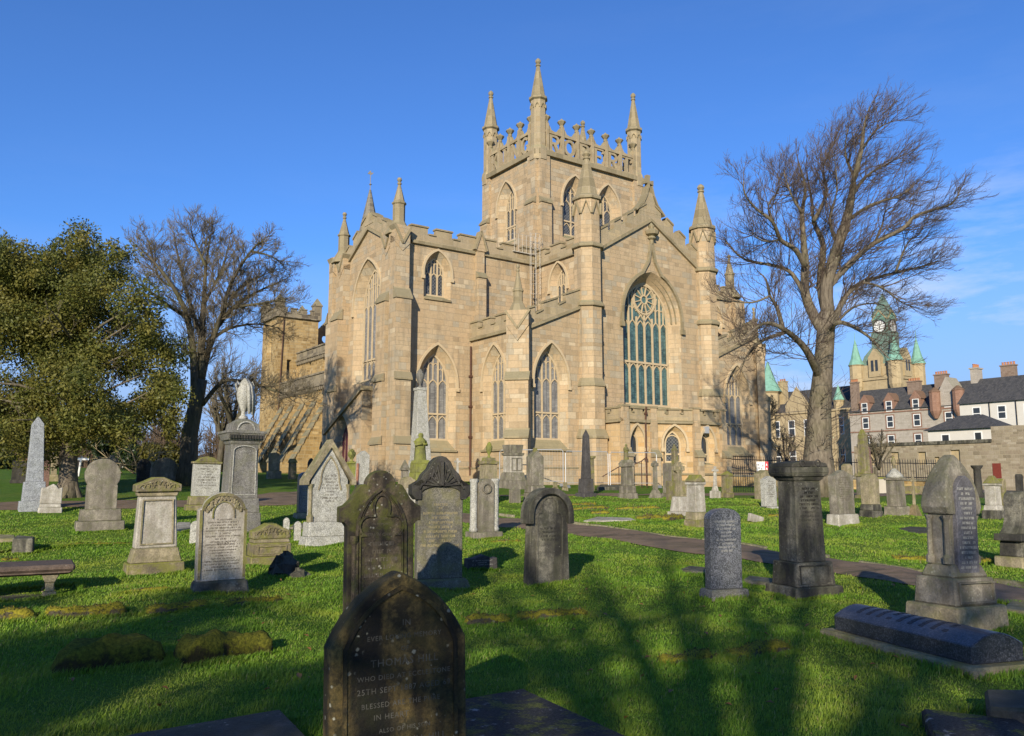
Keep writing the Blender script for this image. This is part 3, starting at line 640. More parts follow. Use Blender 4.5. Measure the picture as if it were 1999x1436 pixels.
fbox(w, FA, 0, 4.85, B0, 2.35, -.1, .02); fbox(w, FA, 0, 4.85, B0, 1.95, -.2, -.08); w.build('aisle_wall', ASHLAR, AB); window(AB, FA, 2.5, **AW)
p = MB(); c = MB(); parapet(p, c, FA, 0, 10.05, 4.85, 10.05, .55, .4, .8, .5); fbox(c, FA, 0, 4.85, 2.33, 2.43, -.14, .02); fbox(c, FA, 1.2, 3.8, 3.3, 3.42, -.12, .02)
q = p.build('parapet', WEATH, AB); c.build('coping', COPING, q)
w = MB(); FB = Fr(15.4, 0, 90); panel(w, FB, [(0, B0), (4.85, B0), (4.85, 10.05), (0, 10.05)]); w.build('aisle_wall', ASHLAR, AB)
def corner_buttress(x, y, ang, w0=1.25, top=10.2, pin=True):
    f = Fr(x, y, ang); m = MB(); c = MB()
    buttress(m, f, 0, w0, [(B0, 4.0, .95), (4.45, 7.15, .68), (7.55, top, .42)], .5)
    weathering(c, f, 0, w0, 4.0, .97, .66, .45); weathering(c, f, 0, w0, 7.15, .7, .4, .42)
    for s in (-1, 1):
        ribbon(c, f, [(0, top - .25), (s * w0 * .55, top + .75)], .12, -.56, -.3)
    plate(m, f, [(-w0 * .5, top - .1), (0, top - .95), (w0 * .5, top - .1), (w0 * .5, top + .75), (-w0 * .5, top + .75)], -.5, .2)
    q = m.build('buttress', ASHLAR, AB); c.build('weathering', COPING, q)
    if pin: pinnacle(AB, x + .05, y + .15, top + .7, top + 1.35, top + 1.95, top + 3.5, .27, .55)
corner_buttress(-4.95, .05, -45); corner_buttress(15.35, .05, 45)
# ---- clerestory, both sides, and choir roof
FC = Fr(-.2, 4.85, -90); w = MB()
panel(w, FC, [(0, 8), (4.85, 8), (4.85, 15.2), (0, 15.2)], [whole(2.4, .6, 12.3, 13.6, 1.05, .35, .25, 1.4, .15)]); w.build('clerestory_wall', ASHLAR, AB)
window(AB, FC, 2.4, .6, 12.3, 13.6, 1.05, 3, .35, 13.4, PANE_DIAM, out=.25, orise=1.4)
p = MB(); c = MB(); parapet(p, c, FC, .1, 15.25, 4.3, 15.25, .55, .36, .85, .5); q = p.build('parapet', WEATH, AB); c.build('coping', COPING, q)
FD = Fr(10.6, 0, 90); w = MB(); panel(w, FD, [(0, 8), (4.85, 8), (4.85, 15.9), (0, 15.9)]); w.build('clerestory_wall', ASHLAR, AB)
roof(AB, ([(0, .3, 15.3), (10.6, .3, 15.3), (10.6, 4.9, 15.3), (0, 4.9, 15.3), (GC, .3, 17.9), (GC, 4.9, 17.9)], [(0, 4, 5, 3), (1, 2, 5, 4)]))
roof(AB, ([(-5, .3, 10.2), (-.2, .3, 12.0), (-.2, 4.85, 12.0), (-5, 4.85, 10.2)], [(0, 1, 2, 3)])); roof(AB, ([(10.6, .3, 12.0), (15.4, .3, 10.2), (15.4, 4.85, 10.2), (10.6, 4.85, 12.0)], [(0, 1, 2, 3)]))
# ---- near transept
FT = Fr(-9.8, 4.85, 0); w = MB()
TW = dict(half=.98, sill=4.0, spring=7.25, rise=1.75, n=3, dep=.42, zh=7.0, pane=PANE_GREY, bars=[(5.5, True)], out=.32, orise=2.25)
panel(w, FT, [(0, B0), (9.9, B0), (9.9, 15.45), (0, 15.45)], [whole(2.45, .98, 4.0, 7.25, 1.75, .42, .32, 2.25, .6), whole(2.4, .66, 12.45, 13.75, 1.0, .38, .25, 1.36, .2)])
fbox(w, FT, 0, 4.8, B0, 2.35, -.1, .02); fbox(w, FT, 0, 4.8, B0, 1.95, -.2, -.08); w.build('transept_wall', ASHLAR, AB)
window(AB, FT, 2.45, **TW); window(AB, FT, 2.4, .66, 12.45, 13.75, 1.0, 3, .38, 13.5, PANE_DIAM, out=.25, orise=1.36)
p = MB(); c = MB(); parapet(p, c, FT, .6, 15.45, 5.0, 15.45, .5, .4, .95, .5); parapet(p, c, FT, 5.5, 15.45, 9.6, 15.45, .5, .4, .95, .5); fbox(c, FT, 0, 4.8, 2.33, 2.43, -.14, .02); fbox(c, FT, 1.1, 3.8, 3.3, 3.42, -.12, .02)
fbox(c, FT, 1.5, 3.3, 12.12, 12.24, -.1, .02)
q = p.build('parapet', WEATH, AB); c.build('coping', COPING, q)
m = MB(); c = MB(); buttress(m, FT, 5.25, .55, [(9.5, 13.9, .5), (14.2, 15.6, .28)], .6); weathering(c, FT, 5.25, .55, 13.9, .5, .26, .32)
for s in (-1, 1): ribbon(c, FT, [(5.25, 16.75), (5.25 + s * .42, 15.55)], .12, -.4, .1)
plate(m, FT, [(5.25 - .36, 15.5), (5.25 + .36, 15.5), (5.25, 16.6)], -.34, .2); q = m.build('buttress', ASHLAR, AB); c.build('weathering', COPING, q)
FE = Fr(-9.8, 13.2, -90); w = MB(); EC = 4.05   # end wall, a runs from the far corner to the near corner
panel(w, FE, [(0, B0), (8.35, B0), (8.35, 15.2), (EC, 17.2), (0, 15.2)], [whole(EC, 1.5, 7.75, 12.3, 2.3, .45, .5, 2.9, .2)]); w.build('transept_wall', ASHLAR, AB)
window(AB, FE, EC, 1.5, 7.75, 12.3, 2.3, 5, .45, 12.0, PANE_GREY, [(9.0, True)], .5, 2.9)
p = MB(); c = MB(); gable_side(.4, 15.25, EC, 17.22, 3, p, c, FE, .62, .42); gable_side(8.0, 15.25, EC, 17.22, 3, p, c, FE, .62, .42); plate(p, FE, [(EC - .6, 17.4), (EC + .6, 17.4), (EC + .12, 18.15), (EC - .12, 18.15)], -.08, .34)
q = p.build('parapet', WEATH, AB); c.build('coping', COPING, q)
# corner piers of the transept end
for (f, ac, w0, pj) in ((Fr(-9.8, 4.85, 0), -.2, .95, .8), (FE, 7.35, 1.15, .75), (FE, .75, 1.1, .75), (Fr(-9.8, 13.2, 180), .2, .95, .8)):
    m = MB(); c = MB(); buttress(m, f, ac, w0, [(B0, 3.75, pj + .22), (4.15, 7.3, pj + .1), (7.65, 11.9, pj), (12.5, 15.3, pj * .62)], .5)
    weathering(c, f, ac, w0, 3.75, pj + .24, pj + .08, .4); weathering(c, f, ac, w0, 7.3, pj + .12, pj, .35); weathering(c, f, ac, w0, 11.9, pj, pj * .6, .6)
    for s in (-1, 1): ribbon(c, f, [(ac, 15.05), (ac + s * w0 * .58, 16.1)], .13, -pj * .62 - .12, .05)
    plate(m, f, [(ac - w0 / 2, 15.1), (ac, 14.6), (ac + w0 / 2, 15.1), (ac + w0 / 2, 16.1), (ac - w0 / 2, 16.1)], -pj * .62 - .04, .25)
    q = m.build('buttress', ASHLAR, AB); c.build('weathering', COPING, q)
for v in (5.15, 12.9): pinnacle(AB, -9.85, v, 15.7, 16.55, 17.6, 19.2, .36, .8)
# lean-to porch and door under the big transept window
FP = Fr(-10.7, 13.3, -90); m = MB()
panel(m, FP, [(.4, B0), (5.6, B0), (5.6, 6.9), (.4, 4.6)], [whole(2.7, .85, 1.2, 3.9, 1.35, .5, .3, 1.8, 0)]); m.add([FP.P(5.6, B0), FP.P(5.6, B0, .95), FP.P(5.6, 6.9, .95), FP.P(5.6, 6.9)], [(0, 1, 2, 3)])
m.add([FP.P(.4, B0), FP.P(.4, 4.6), FP.P(.4, 4.6, .95), FP.P(.4, B0, .95)], [(0, 1, 2, 3)]); q = m.build('porch', ASHLAR, AB)
m = MB(); plate(m, FP, [(.25, 4.5), (5.7, 6.9), (5.7, 7.15), (.25, 4.75)], -.15, .98); m.build('coping', COPING, q)
m = MB(); plate(m, FP, arch(2.7, .85, 1.2, 3.9, 1.35), .5, .56); d = m.build('door', plain('dark_red_door', (0.09, 0.025, 0.03), .5, .3), AB)
m = MB()
for q_ in (.16, .32): ribbon(m, FP, arch(2.7, .85 + q_, None, 3.9, 1.35 + q_ * 1.2), .07, .1 + .5 - q_ * 1.4, .2 + .5 - q_ * 1.4)
for i in range(1, 4): fbox(m, FP, 1.85 + i * .425 - .015, 1.85 + i * .425 + .015, 1.2, 4.6, .485, .52)
m.build('door_arch', DRESSED, d)
roof(AB, ([(-9.7, 4.9, 15.3), (0, 4.9, 15.3), (0, 13.1, 15.3), (-9.7, 13.1, 15.3), (-9.7, 9.1, 17.1), (0, 9.1, 17.1)], [(0, 1, 5, 4), (2, 3, 4, 5)]))
w = MB(); panel(w, Fr(0, 13.2, 180), [(0, B0), (9.8, B0), (9.8, 15.4), (0, 15.4)]); w.build('transept_wall', ASHLAR, AB)
# ---- far transept, seen past the gable
FR_ = Fr(9.4, 4.85, 0); w = MB(); panel(w, FR_, [(0, B0), (9.9, B0), (9.9, 15.45), (0, 15.45)], [whole(7.2, .66, 12.3, 13.6, 1.0, .38, .25, 1.36, .2)]); panel(w, Fr(19.3, 4.85, 90), [(0, B0), (8.35, B0), (8.35, 15.45), (0, 15.45)]); w.build('transept_wall', ASHLAR, AB)
window(AB, FR_, 7.2, .66, 12.3, 13.6, 1.0, 3, .38, 13.4, PANE_DIAM, out=.25, orise=1.36)
p = MB(); c = MB(); parapet(p, c, FR_, 1, 15.45, 9.3, 15.45, .5, .4, .95, .5); q = p.build('parapet', WEATH, AB); c.build('coping', COPING, q)
m = MB(); c = MB(); buttress(m, FR_, 9.7, 1.0, [(B0, 7.3, .95), (7.7, 12, .8), (12.6, 15.4, .5)], .5); weathering(c, FR_, 9.7, 1.0, 12, .8, .48, .6); weathering(c, FR_, 9.7, 1.0, 7.3, .97, .78, .4); q = m.build('buttress', ASHLAR, AB); c.build('weathering', COPING, q)
pinnacle(AB, 19.0, 5.2, 15.7, 16.55, 17.6, 19.2, .36, .8)
roof(AB, ([(9.5, 4.9, 15.3), (19.2, 4.9, 15.3), (19.2, 13.1, 15.3), (9.5, 13.1, 15.3), (9.5, 9.1, 17.1), (19.2, 9.1, 17.1)], [(0, 1, 5, 4), (2, 3, 4, 5)]))
# ---- central tower
TX0, TX1, TY0, TY1 = 0.1, 9.45, 4.95, 11.3; ZP = 23.0
FR = Fr(TX0, TY0, 0); FL = Fr(TX0, TY1, -90); LR, LL = TX1 - TX0, TY1 - TY0; w = MB()
wt = lambda ca: whole(ca, .72, 18.0, 20.2, 1.35, .45, .38, 1.9, .35)
panel(w, FR, [(0, 12), (LR, 12), (LR, ZP), (0, ZP)], [wt(3.15), wt(6.1)]); panel(w, FL, [(0, 12), (LL, 12), (LL, ZP), (0, ZP)], [wt(2.8)])
panel(w, Fr(TX1, TY0, 90), [(0, 12), (LL, 12), (LL, ZP), (0, ZP)]); panel(w, Fr(TX1, TY1, 180), [(0, 12), (LR, 12), (LR, ZP), (0, ZP)]); w.add([(TX0, TY0, ZP), (TX1, TY0, ZP), (TX1, TY1, ZP), (TX0, TY1, ZP)], [(0, 1, 2, 3)]); w.build('tower_wall', ASHLAR, AB)
for f, ca in ((FR, 3.15), (FR, 6.1), (FL, 2.8)): window(AB, f, ca, .72, 18.0, 20.2, 1.35, 2 if f is FR else 3, .45, 19.9, PANE_DIAM, [(19.0, True)], .38, 1.9)
for f, L in ((FR, LR), (FL, LL), (Fr(TX1, TY0, 90), LL)):
    for ac in (.45, L - .45):
        m = MB(); c = MB(); buttress(m, f, ac, .85, [(12, 15.6, .55), (16.0, 19.7, .38), (20.1, 22.9, .2)], .5); weathering(c, f, ac, .85, 19.7, .38, .18, .36); weathering(c, f, ac, .85, 15.6, .55, .36, .36); q = m.build('buttress', ASHLAR, AB); c.build('weathering', COPING, q)
m = MB(); 
for f, L in ((FR, LR), (FL, LL), (Fr(TX1, TY0, 90), LL), (Fr(TX1, TY1, 180), LR)): plate(m, f, [(0, ZP - .05), (L, ZP - .05), (L, ZP + .28), (0, ZP + .28)], -.24, .1)
m.build('string_course', COPING, AB)
for (x, y) in ((TX0 + .32, TY0 + .32), (TX1 - .32, TY0 + .32), (TX0 + .32, TY1 - .32), (TX1 - .32, TY1 - .32)):
    m = MB(); m.lathe(x, y, [(.62, 22.6), (.62, 23.4), (.52, 23.6), (.52, 26.75)], 8, R(22.5)); t = m.build('pinnacle', WEATH, AB)
    m = MB(); m.lathe(x, y, [(.5, 26.75), (.64, 26.85), (.64, 27.0), (.5, 27.1), (.12, 29.25), (.18, 29.3), (.18, 29.37), (.1, 29.42), (.19, 29.56), (.19, 29.68), (.08, 29.82)], 8, R(22.5)); m.build('spire', COPING, t)
    m = MB()
    for k in range(8):
        f = Fr(x + .5 * math.cos(R(45 * k)), y + .5 * math.sin(R(45 * k)), 45 * k + 90); ribbon(m, f, arch(0, .14, None, 26.2, .3, 4), .045, -.05, .04)
    m.build('blind_arches', COPING, t)
# pierced parapet spelling the name in slab-serif stone letters
GL = {  # strokes: (x0,z0,x1,z1,width) on a 1 x 1 letter, or ('o',) for the bowl
 'K': [(.2, 0, .2, 1, .2), (.78, 1, .32, .46, .17), (.42, .58, .82, 0, .2), (.04, 0, .36, 0, .1), (.04, 1, .36, 1, .1), (.62, 0, .98, 0, .1), (.6, 1, .95, 1, .1)],
 'I': [(.5, 0, .5, 1, .22), (.26, 0, .74, 0, .1), (.26, 1, .74, 1, .1)],
 'N': [(.2, 0, .2, 1, .14), (.8, 0, .8, 1, .14), (.2, .95, .8, .05, .2), (.04, 0, .38, 0, .1), (.04, 1, .3, 1, .1), (.62, 1, .96, 1, .1)],
 'G': [('c',), (.62, .44, .98, .44, .1), (.8, .44, .8, .06, .17)],
 'R': [(.22, 0, .22, 1, .2), ('b', .32, .74, .26), (.5, .5, .82, 0, .2), (.04, 0, .42, 0, .1), (.04, 1, .5, 1, .1), (.68, 0, 1, 0, .1)],
 'O': [('o',)],
 'B': [(.22, 0, .22, 1, .2), ('b', .32, .75, .25), ('b', .32, .27, .27), (.04, 0, .5, 0, .1), (.04, 1, .5, 1, .1)],
 'E': [(.22, 0, .22, 1, .2), (.04, 0, .9, 0, .13), (.04, 1, .88, 1, .13), (.22, .5, .66, .5, .12), (.88, 0, .88, .26, .1), (.86, 1, .86, .76, .1), (.66, .4, .66, .6, .09)],
 'T': [(.5, 0, .5, 1, .22), (.04, 1, .96, 1, .13), (.26, 0, .74, 0, .1), (.06, 1, .06, .72, .1), (.94, 1, .94, .72, .1)]}
def letter(m, F, ch, a0, z0, w, h, d0, d1):
    for j, s in enumerate(GL[ch]):
        e = .0023 * j
        if s[0] == 'o': pts = [(a0 + w * (.5 + .38 * math.cos(t)), z0 + h * (.5 + .44 * math.sin(t))) for t in np.linspace(0, 2 * math.pi, 21)[:-1]]; ribbon(m, F, pts, .19 * w, d0, d1, True)
        elif s[0] == 'c': pts = [(a0 + w * (.5 + .38 * math.cos(t)), z0 + h * (.5 + .44 * math.sin(t))) for t in np.linspace(R(42), R(325), 18)]; ribbon(m, F, pts, .19 * w, d0, d1)
        elif s[0] == 'b': pts = [(a0 + w * .25, z0 + h * (s[2] + s[3] * .92))] + [(a0 + w * (.5 + .32 * math.cos(t)), z0 + h * (s[2] + s[3] * .92 * math.sin(t))) for t in np.linspace(R(90), R(-90), 9)] + [(a0 + w * .25, z0 + h * (s[2] - s[3] * .92))]; ribbon(m, F, pts, .16 * w, d0 + e, d1 - e)
        else: ribbon(m, F, [(a0 + w * s[0], z0 + h * s[1]), (a0 + w * s[2], z0 + h * s[3])], s[4] * w, d0 + e, d1 - e)
def named_parapet(F, L, text):
    n = len(text); s0 = .75; pw = (L - 1.5) / n; zb, zt = ZP + .32, ZP + 1.62
    m = MB(); fbox(m, F, .4, L - .4, zb - .12, zb + .06, -.1, .16); fbox(m, F, .4, L - .4, zt - .04, zt + .12, -.1, .16)
    for i in range(n + 1):
        a = s0 + i * pw; fbox(m, F, a - .1, a + .1, zb - .1, zt + .62, -.16, .2)
        for s in (-1, 1):
            if (i == 0 and s < 0) or (i == n and s > 0): continue
            plate(m, F, ([(a + s * .12, zt + .1), (a + s * pw * .5, zt + .1), (a + s * pw * .5, zt + .16), (a + s * pw * .3, zt + .24), (a + s * .24, zt + .48), (a + s * .12, zt + .6)]) [::(1 if s > 0 else -1)], -.06, .12)
    q = m.build('parapet_frame', WEATH, AB); c = MB()
    for i in range(n + 1):
        x, y, _ = F.P(s0 + i * pw, 0, .02); c.lathe(x, y, [(.13, zt + .62), (.15, zt + .66), (.15, zt + .74), (.12, zt + .78), (.24, zt + .93), (.31, zt + 1.03), (.27, zt + 1.1), (.12, zt + 1.12), (.1, zt + 1.2), (.04, zt + 1.28)], 8)
    c.build('crown_finials', COPING, q)
    for i, ch in enumerate(text):
        m = MB(); letter(m, F, ch, s0 + i * pw + .12, zb + .1, pw - .24, zt - zb - .2, -.05, .12); m.build('letter', WEATH, q)
named_parapet(FR, LR, 'ROBERT'); named_parapet(FL, LL, 'KING')
for f, L in ((Fr(TX1, TY0, 90), LL), (Fr(TX1, TY1, 180), LR)):
    m = MB(); fbox(m, f, .5, L - .5, ZP + .2, ZP + .38, -.1, .16); fbox(m, f, .5, L - .5, ZP + 1.58, ZP + 1.74, -.1, .16)
    for i in range(7):
        a = .75 + i * (L - 1.5) / 6; fbox(m, f, a - .13, a + .13, ZP + .22, ZP + 2.2, -.15, .2)
    m.build('parapet_frame', WEATH, AB)
# ---- low chapel against the foot of the gable
cpts = [(.85, .1), (.85, -1.9), (3.29, -1.9), (5.7, -2.87), (8.2, -2.87), (8.2, .1)]
m = MB(); p = MB(); c = MB()
for i, (A, B_) in enumerate(zip(cpts, cpts[1:])):
    L = math.dist(A, B_); f = Fr(A[0], A[1], math.degrees(math.atan2(B_[1] - A[1], B_[0] - A[0]))); hs = []
    if i in (1, 2, 3):
        wc = {1: L * .45, 2: L * .5, 3: L * .42}[i]; hw = {1: .36, 2: .5, 3: .4}[i]; hs = [whole(wc, hw, 2.72, 3.75, .8, .3, .22, 1.08, .12)]
        window(AB, f, wc, hw, 2.72, 3.75, .8, 1, .3, 3.75, PANE_DIAM if i == 2 else PANE_DARK, [(3.2, False)], .22, 1.08)
        m2 = MB(); fbox(m2, f, wc - hw, wc + hw, 3.5, 3.54, .31, .36)
    panel(m, f, [(0, B0), (L, B0), (L, 5.15), (0, 5.15)], hs); parapet(p, c, f, 0, 5.1, L, 5.1, .42, .24, .75, .28)
    fbox(c, f, 0, L, 2.0, 2.1, -.1, .02)
m.build('chapel_wall', masonry('patched_chapel_stone', [(0.40, 0.27, 0.13), (0.52, 0.37, 0.2), (0.55, 0.40, 0.23), (0.46, 0.29, 0.13), (0.58, 0.45, 0.29)], bw=.62, bh=.33, stain=(0.2, 0.15, 0.09), stain_amt=.5), AB)
q = p.build('parapet', WEATH, AB); c.build('coping', COPING, q)
roof(AB, ([(x, y, 5.3) for x, y in cpts], [tuple(range(6))]), LEAD)
for (x, y, ang) in ((.98, -1.9, 0), (3.2, -1.9, -11), (5.75, -2.87, -11), (8.05, -2.87, 0)):
    f = Fr(x, y, ang); m = MB(); c = MB(); buttress(m, f, 0, .42, [(B0, 3.1, .5), (3.45, 5.05, .24)], .6); fbox(m, f, -.21, .21, 5.0, 5.85, -.2, .2); weathering(c, f, 0, .42, 3.1, .5, .22, .36); fbox(c, f, -.25, .25, 5.85, 5.95, -.25, .25)
    q = m.build('buttress', ASHLAR, AB); c.build('weathering', COPING, q)
m = MB(); f = Fr(5.7, -2.87, 0); m.cbox(.34, .2, 4.45, 4.85, cx=6.6, cy=-2.95); m.build('floodlight', STEEL, AB)
# ---- downpipes and the caged access ladder
def pipe(name, pts, r, mat):
    m = MB(); m.tube(pts, r, 8)
    for i in range(len(pts) - 1):
        a, b_ = Vector(pts[i]), Vector(pts[i + 1])
        for k in range(1, max(2, int((b_ - a).length / 1.8))): q = a.lerp(b_, k / max(2, int((b_ - a).length / 1.8))); m.cbox(r * 3, r * 3, q.z - .06, q.z + .06, cx=q.x, cy=q.y)
    return m.build(name, mat, AB)
pipe('downpipe', [(-5.12, 4.72, B0), (-5.12, 4.72, 9.6)], .06, RUST); pipe('downpipe', [(2.55, -2.02, B0), (2.55, -2.02, 5.1), (2.55, -2.1, 5.9)], .05, RUST)
pipe('downpipe', [(-4.3, 4.72, 11.2), (-4.3, 4.72, 15.3)], .05, IRON); pipe('downpipe', [(.98, -.08, B0), (.98, -.08, 11.6)], .07, IRON); pipe('downpipe', [(-.35, 4.7, 11.2), (-.35, 4.7, 15)], .05, IRON)
CAGE = plain('weathered_white_steel', (.42, .39, .34), .6, .3, .15); m = MB(); lx, ly = -.75, 4.35
for s in (-.22, .22): m.tube([(lx + s, ly, 11.0), (lx + s, ly, 17.3)], .018, 5)
for i in range(21): m.tube([(lx - .22, ly, 11.1 + i * .28), (lx + .22, ly, 11.1 + i * .28)], .009, 4)
for i in range(7):
    z = 13.2 + i * .65; m.tube([(lx + .36 * math.cos(t) , ly - .2 - .36 * math.sin(t), z) for t in np.linspace(-.3, math.pi + .3, 10)], .011, 4)
for t in (.3, 1.2, 2.0, 2.85): m.tube([(lx + .36 * math.cos(t), ly - .2 - .36 * math.sin(t), 13.2) , (lx + .36 * math.cos(t), ly - .2 - .36 * math.sin(t), 17.1)], .009, 4)
m.build('access_ladder', CAGE, AB)
m = MB(); m.box(lx - 1.3, lx + .9, ly + .3, ly + 1.2, 15.95, 16.0)
for z in (16.4, 16.75, 17.1): m.tube([(lx - 1.3, ly + 1.2, z), (lx - 1.3, ly + .2, z), (lx + .9, ly + .2, z), (lx + .9, ly + 1.2, z)], .013, 4)
for q in np.linspace(0, 1, 8): m.tube([(lx - 1.3 + 2.2 * q, ly + .2, 15.95), (lx - 1.3 + 2.2 * q, ly + .2, 17.12)], .011, 4)
m.build('ladder_platform', CAGE, AB)

# ================================================================ THE OLD NAVE with its ruined western towers
NV = thing('old_nave', 'older golden rubble nave with stepped buttresses and square battlemented west tower', 'church', CH_O, CH_R)
m = MB(); fA = Fr(-4, 40, -90); fC = Fr(-2.5, 40, -90)
panel(m, fA, [(0, B0), (26.7, B0), (26.7, 9.9), (0, 9.9)]); m.build('aisle_wall', GOLD, NV)
m = MB(); hs = [whole(3 + i * 3.4, .35, 11.0, 12.1, .5, .3, .15, .7, .1) for i in range(7)]; panel(m, fC, [(0, 9), (26.7, 9), (26.7, 13.2), (0, 13.2)], hs); m.build('clerestory_wall', GOLD, NV)
for i in range(7):
    q = MB(); plate(q, fC, arch(3 + i * 3.4, .35, 11.0, 12.1, .5), .3, .34); q.build('window', PANE_GREY, NV)
m = MB()
for f, z, h in ((fA, 9.9, .85), (fC, 13.2, .6)):
    fbox(m, f, 0, 26.7, z, z + h, -.15, .25); fbox(m, f, 0, 26.7, z + h, z + h + .14, -.25, .3); fbox(m, f, 0, 26.7, z - .2, z - .02, -.28, .05)
    for i in range(64): fbox(m, f, .1 + i * .42, .3 + i * .42, z - .5, z - .18, -.22, .02)
m.build('parapet', BLACKENED, NV)
roof(NV, ([(-4, 13.4, 10.4), (-2.5, 13.4, 11.0), (-2.5, 40, 11.0), (-4, 40, 10.4)], [(0, 1, 2, 3)]), LEAD); roof(NV, ([(-2.4, 13.4, 13.7), (3, 13.4, 15.2), (3, 40, 15.2), (-2.4, 40, 13.7)], [(0, 1, 2, 3)]))
for v in (27.9, 30.5, 33.2, 35.9, 38.4):
    m = MB(); pts = [(-7.3, B0), (-7.3, 3.3)]; n = 8
    for k in range(n): pts += [(-7.3 + (k + .5) * 2.9 / n, 3.3 + k * 5.2 / n + .1), (-7.3 + (k + .62) * 2.9 / n, 3.3 + (k + 1) * 5.2 / n)]
    pts += [(-3.9, 8.75), (-3.9, B0)]; o = len(m.v); np_ = len(pts)
    for q in (-.45, .45): m.v += [(u, v + q, z) for u, z in pts]
    for t in tessellate_polygon([[Vector((u, z, 0)) for u, z in pts]]): m.f.append(tuple(o + q for q in t)); m.f.append(tuple(o + np_ + q for q in t[::-1]))
    for k in range(np_): j = (k + 1) % np_; m.f.append((o + k, o + np_ + k, o + np_ + j, o + j))
    bt = m.build('buttress', GOLD, NV); m = MB()
    for k in range(n): u_ = -7.3 + (k + .5) * 2.9 / n; z_ = 3.3 + k * 5.2 / n; m.add([(u_ - .28, v - .52, z_ + .02), (u_ - .28, v + .52, z_ + .02), (u_ + .1, v + .52, z_ + .62), (u_ + .1, v - .52, z_ + .62), (u_ - .2, v - .52, z_ - .1), (u_ - .2, v + .52, z_ - .1)], [(0, 1, 2, 3), (0, 4, 5, 1), (0, 3, 4), (1, 5, 2)])
    m.build('weathering', BLACKENED, bt)
u0, u1, v0, v1, zt = -4.6, -.55, 40, 44.3, 17.4; m = MB(); fR = Fr(u0, v0, 0); fL = Fr(u0, v1, -90)
slit = ([(1.0, 11.3), (1.45, 11.3), (1.45, 13.2), (1.0, 13.2)], [(1.05, 11.35), (1.4, 11.35), (1.4, 13.15), (1.05, 13.15)], .4)
panel(m, fR, [(0, B0), (u1 - u0, B0), (u1 - u0, zt), (0, zt)], [slit]); panel(m, fL, [(0, B0), (v1 - v0, B0), (v1 - v0, zt), (0, zt)], [whole(2.1, .5, 13.2, 15.2, .9, .4, .25, 1.2, .1)]); panel(m, Fr(u1, v0, 90), [(0, B0), (4.3, B0), (4.3, zt), (0, zt)]); panel(m, Fr(u1, v1, 180), [(0, B0), (4.05, B0), (4.05, zt), (0, zt)])
m.add([(u0, v0, zt - .05), (u1, v0, zt - .05), (u1, v1, zt - .05), (u0, v1, zt - .05)], [(0, 1, 2, 3)]); m.build('west_tower', GOLD, NV)
m = MB(); c = MB()
for f, L in ((fR, u1 - u0), (fL, v1 - v0), (Fr(u1, v0, 90), 4.3), (Fr(u1, v1, 180), 4.05)): parapet(m, c, f, .3, zt, L - .3, zt, .3, .45, .5, .38, -.15, .15)
q = m.build('parapet', BLACKENED, NV); c.build('coping', BLACKENED, q)
for x, y in ((u0 + .15, v0 + .15), (u1 - .15, v0 + .15), (u0 + .15, v1 - .15), (u1 - .15, v1 - .15)):
    m = MB(); m.cbox(.75, .75, zt - .1, zt + 1.3, cx=x, cy=y); m.cbox(.9, .9, zt + 1.3, zt + 1.42, cx=x, cy=y); m.cbox(.85, .85, zt + 1.42, zt + 2.15, .06, .06, x, y); m.build('pinnacle', BLACKENED, NV)
m = MB(); m.tube([(u0 + 1.0 - .9, v0 - .08, B0), (u0 + .55, v0 - .08, zt - .3)], .06, 6); m.build('downpipe', RUST, NV)
q = MB(); plate(q, fR, slit[1], .38, .42); q.build('window', PANE_DARK, NV)
q = MB(); plate(q, fL, arch(2.1, .5, 13.2, 15.2, .9), .38, .42); q.build('window', PANE_DARK, NV)
m = MB(); f = Fr(-.3, 43, 0)    # roofless gable with sky in its tracery
panel(m, f, [(0, 10), (3.6, 10), (3.6, 15.6), (1.8, 17.7), (0, 15.6)], [(circ(1.8, 16.1, .42, 14), circ(1.8, 16.1, .36, 14), .35), (arch(1.1, .5, 12.6, 14.4, .8, 6), arch(1.1, .45, 12.7, 14.4, .75, 6), .35), (arch(2.5, .5, 12.6, 14.4, .8, 6), arch(2.5, .45, 12.7, 14.4, .75, 6), .35)])
panel(m, Fr(3.3, 43.36, 180), [(0, 10), (3.6, 10), (3.6, 15.6), (1.8, 17.7), (0, 15.6)], [(circ(1.8, 16.1, .36, 14), circ(1.8, 16.1, .36, 14), .02), (arch(1.1, .45, 12.7, 14.4, .75, 6), arch(1.1, .45, 12.7, 14.4, .75, 6), .02), (arch(2.5, .45, 12.7, 14.4, .75, 6), arch(2.5, .45, 12.7, 14.4, .75, 6), .02)])
q = m.build('ruined_gable', BLACKENED, NV); m = MB()
for s in (-1, 1): ribbon(m, f, [(1.8, 17.8), (1.8 + s * 1.95, 15.5)], .2, -.1, .45)
m.build('coping', COPING, q)
m = MB(); m.cbox(4.4, 4.4, B0, 25, cx=4.65, cy=40); m.build('spire_tower', GOLD, NV)
m = MB(); m.lathe(4.65, 40, [(1.55, 25), (1.65, 25.3), (1.4, 25.6), (.1, 31.8)], 8, R(22.5)); sp = m.build('spire', masonry('grey_spire_stone', [(0.13, 0.12, 0.10), (0.22, 0.20, 0.16), (0.17, 0.155, 0.125)], bw=.6, bh=.3, stain=(.06, .055, .05)), NV)
m = MB(); m.tube([(4.65, 40, 31.6), (4.65, 40, 33.9)], .04, 5); m.lathe(4.65, 40, [(.05, 32.3), (.16, 32.4), (.05, 32.5)], 8); plate(m, Fr(4.65, 40, 0), [(-.35, 33.5), (.1, 33.45), (.38, 33.75), (.1, 33.7), (-.1, 33.85)], -.02, .02); m.build('weathervane', plain('gilded_iron', (.25, .22, .17), .4, .4), sp)
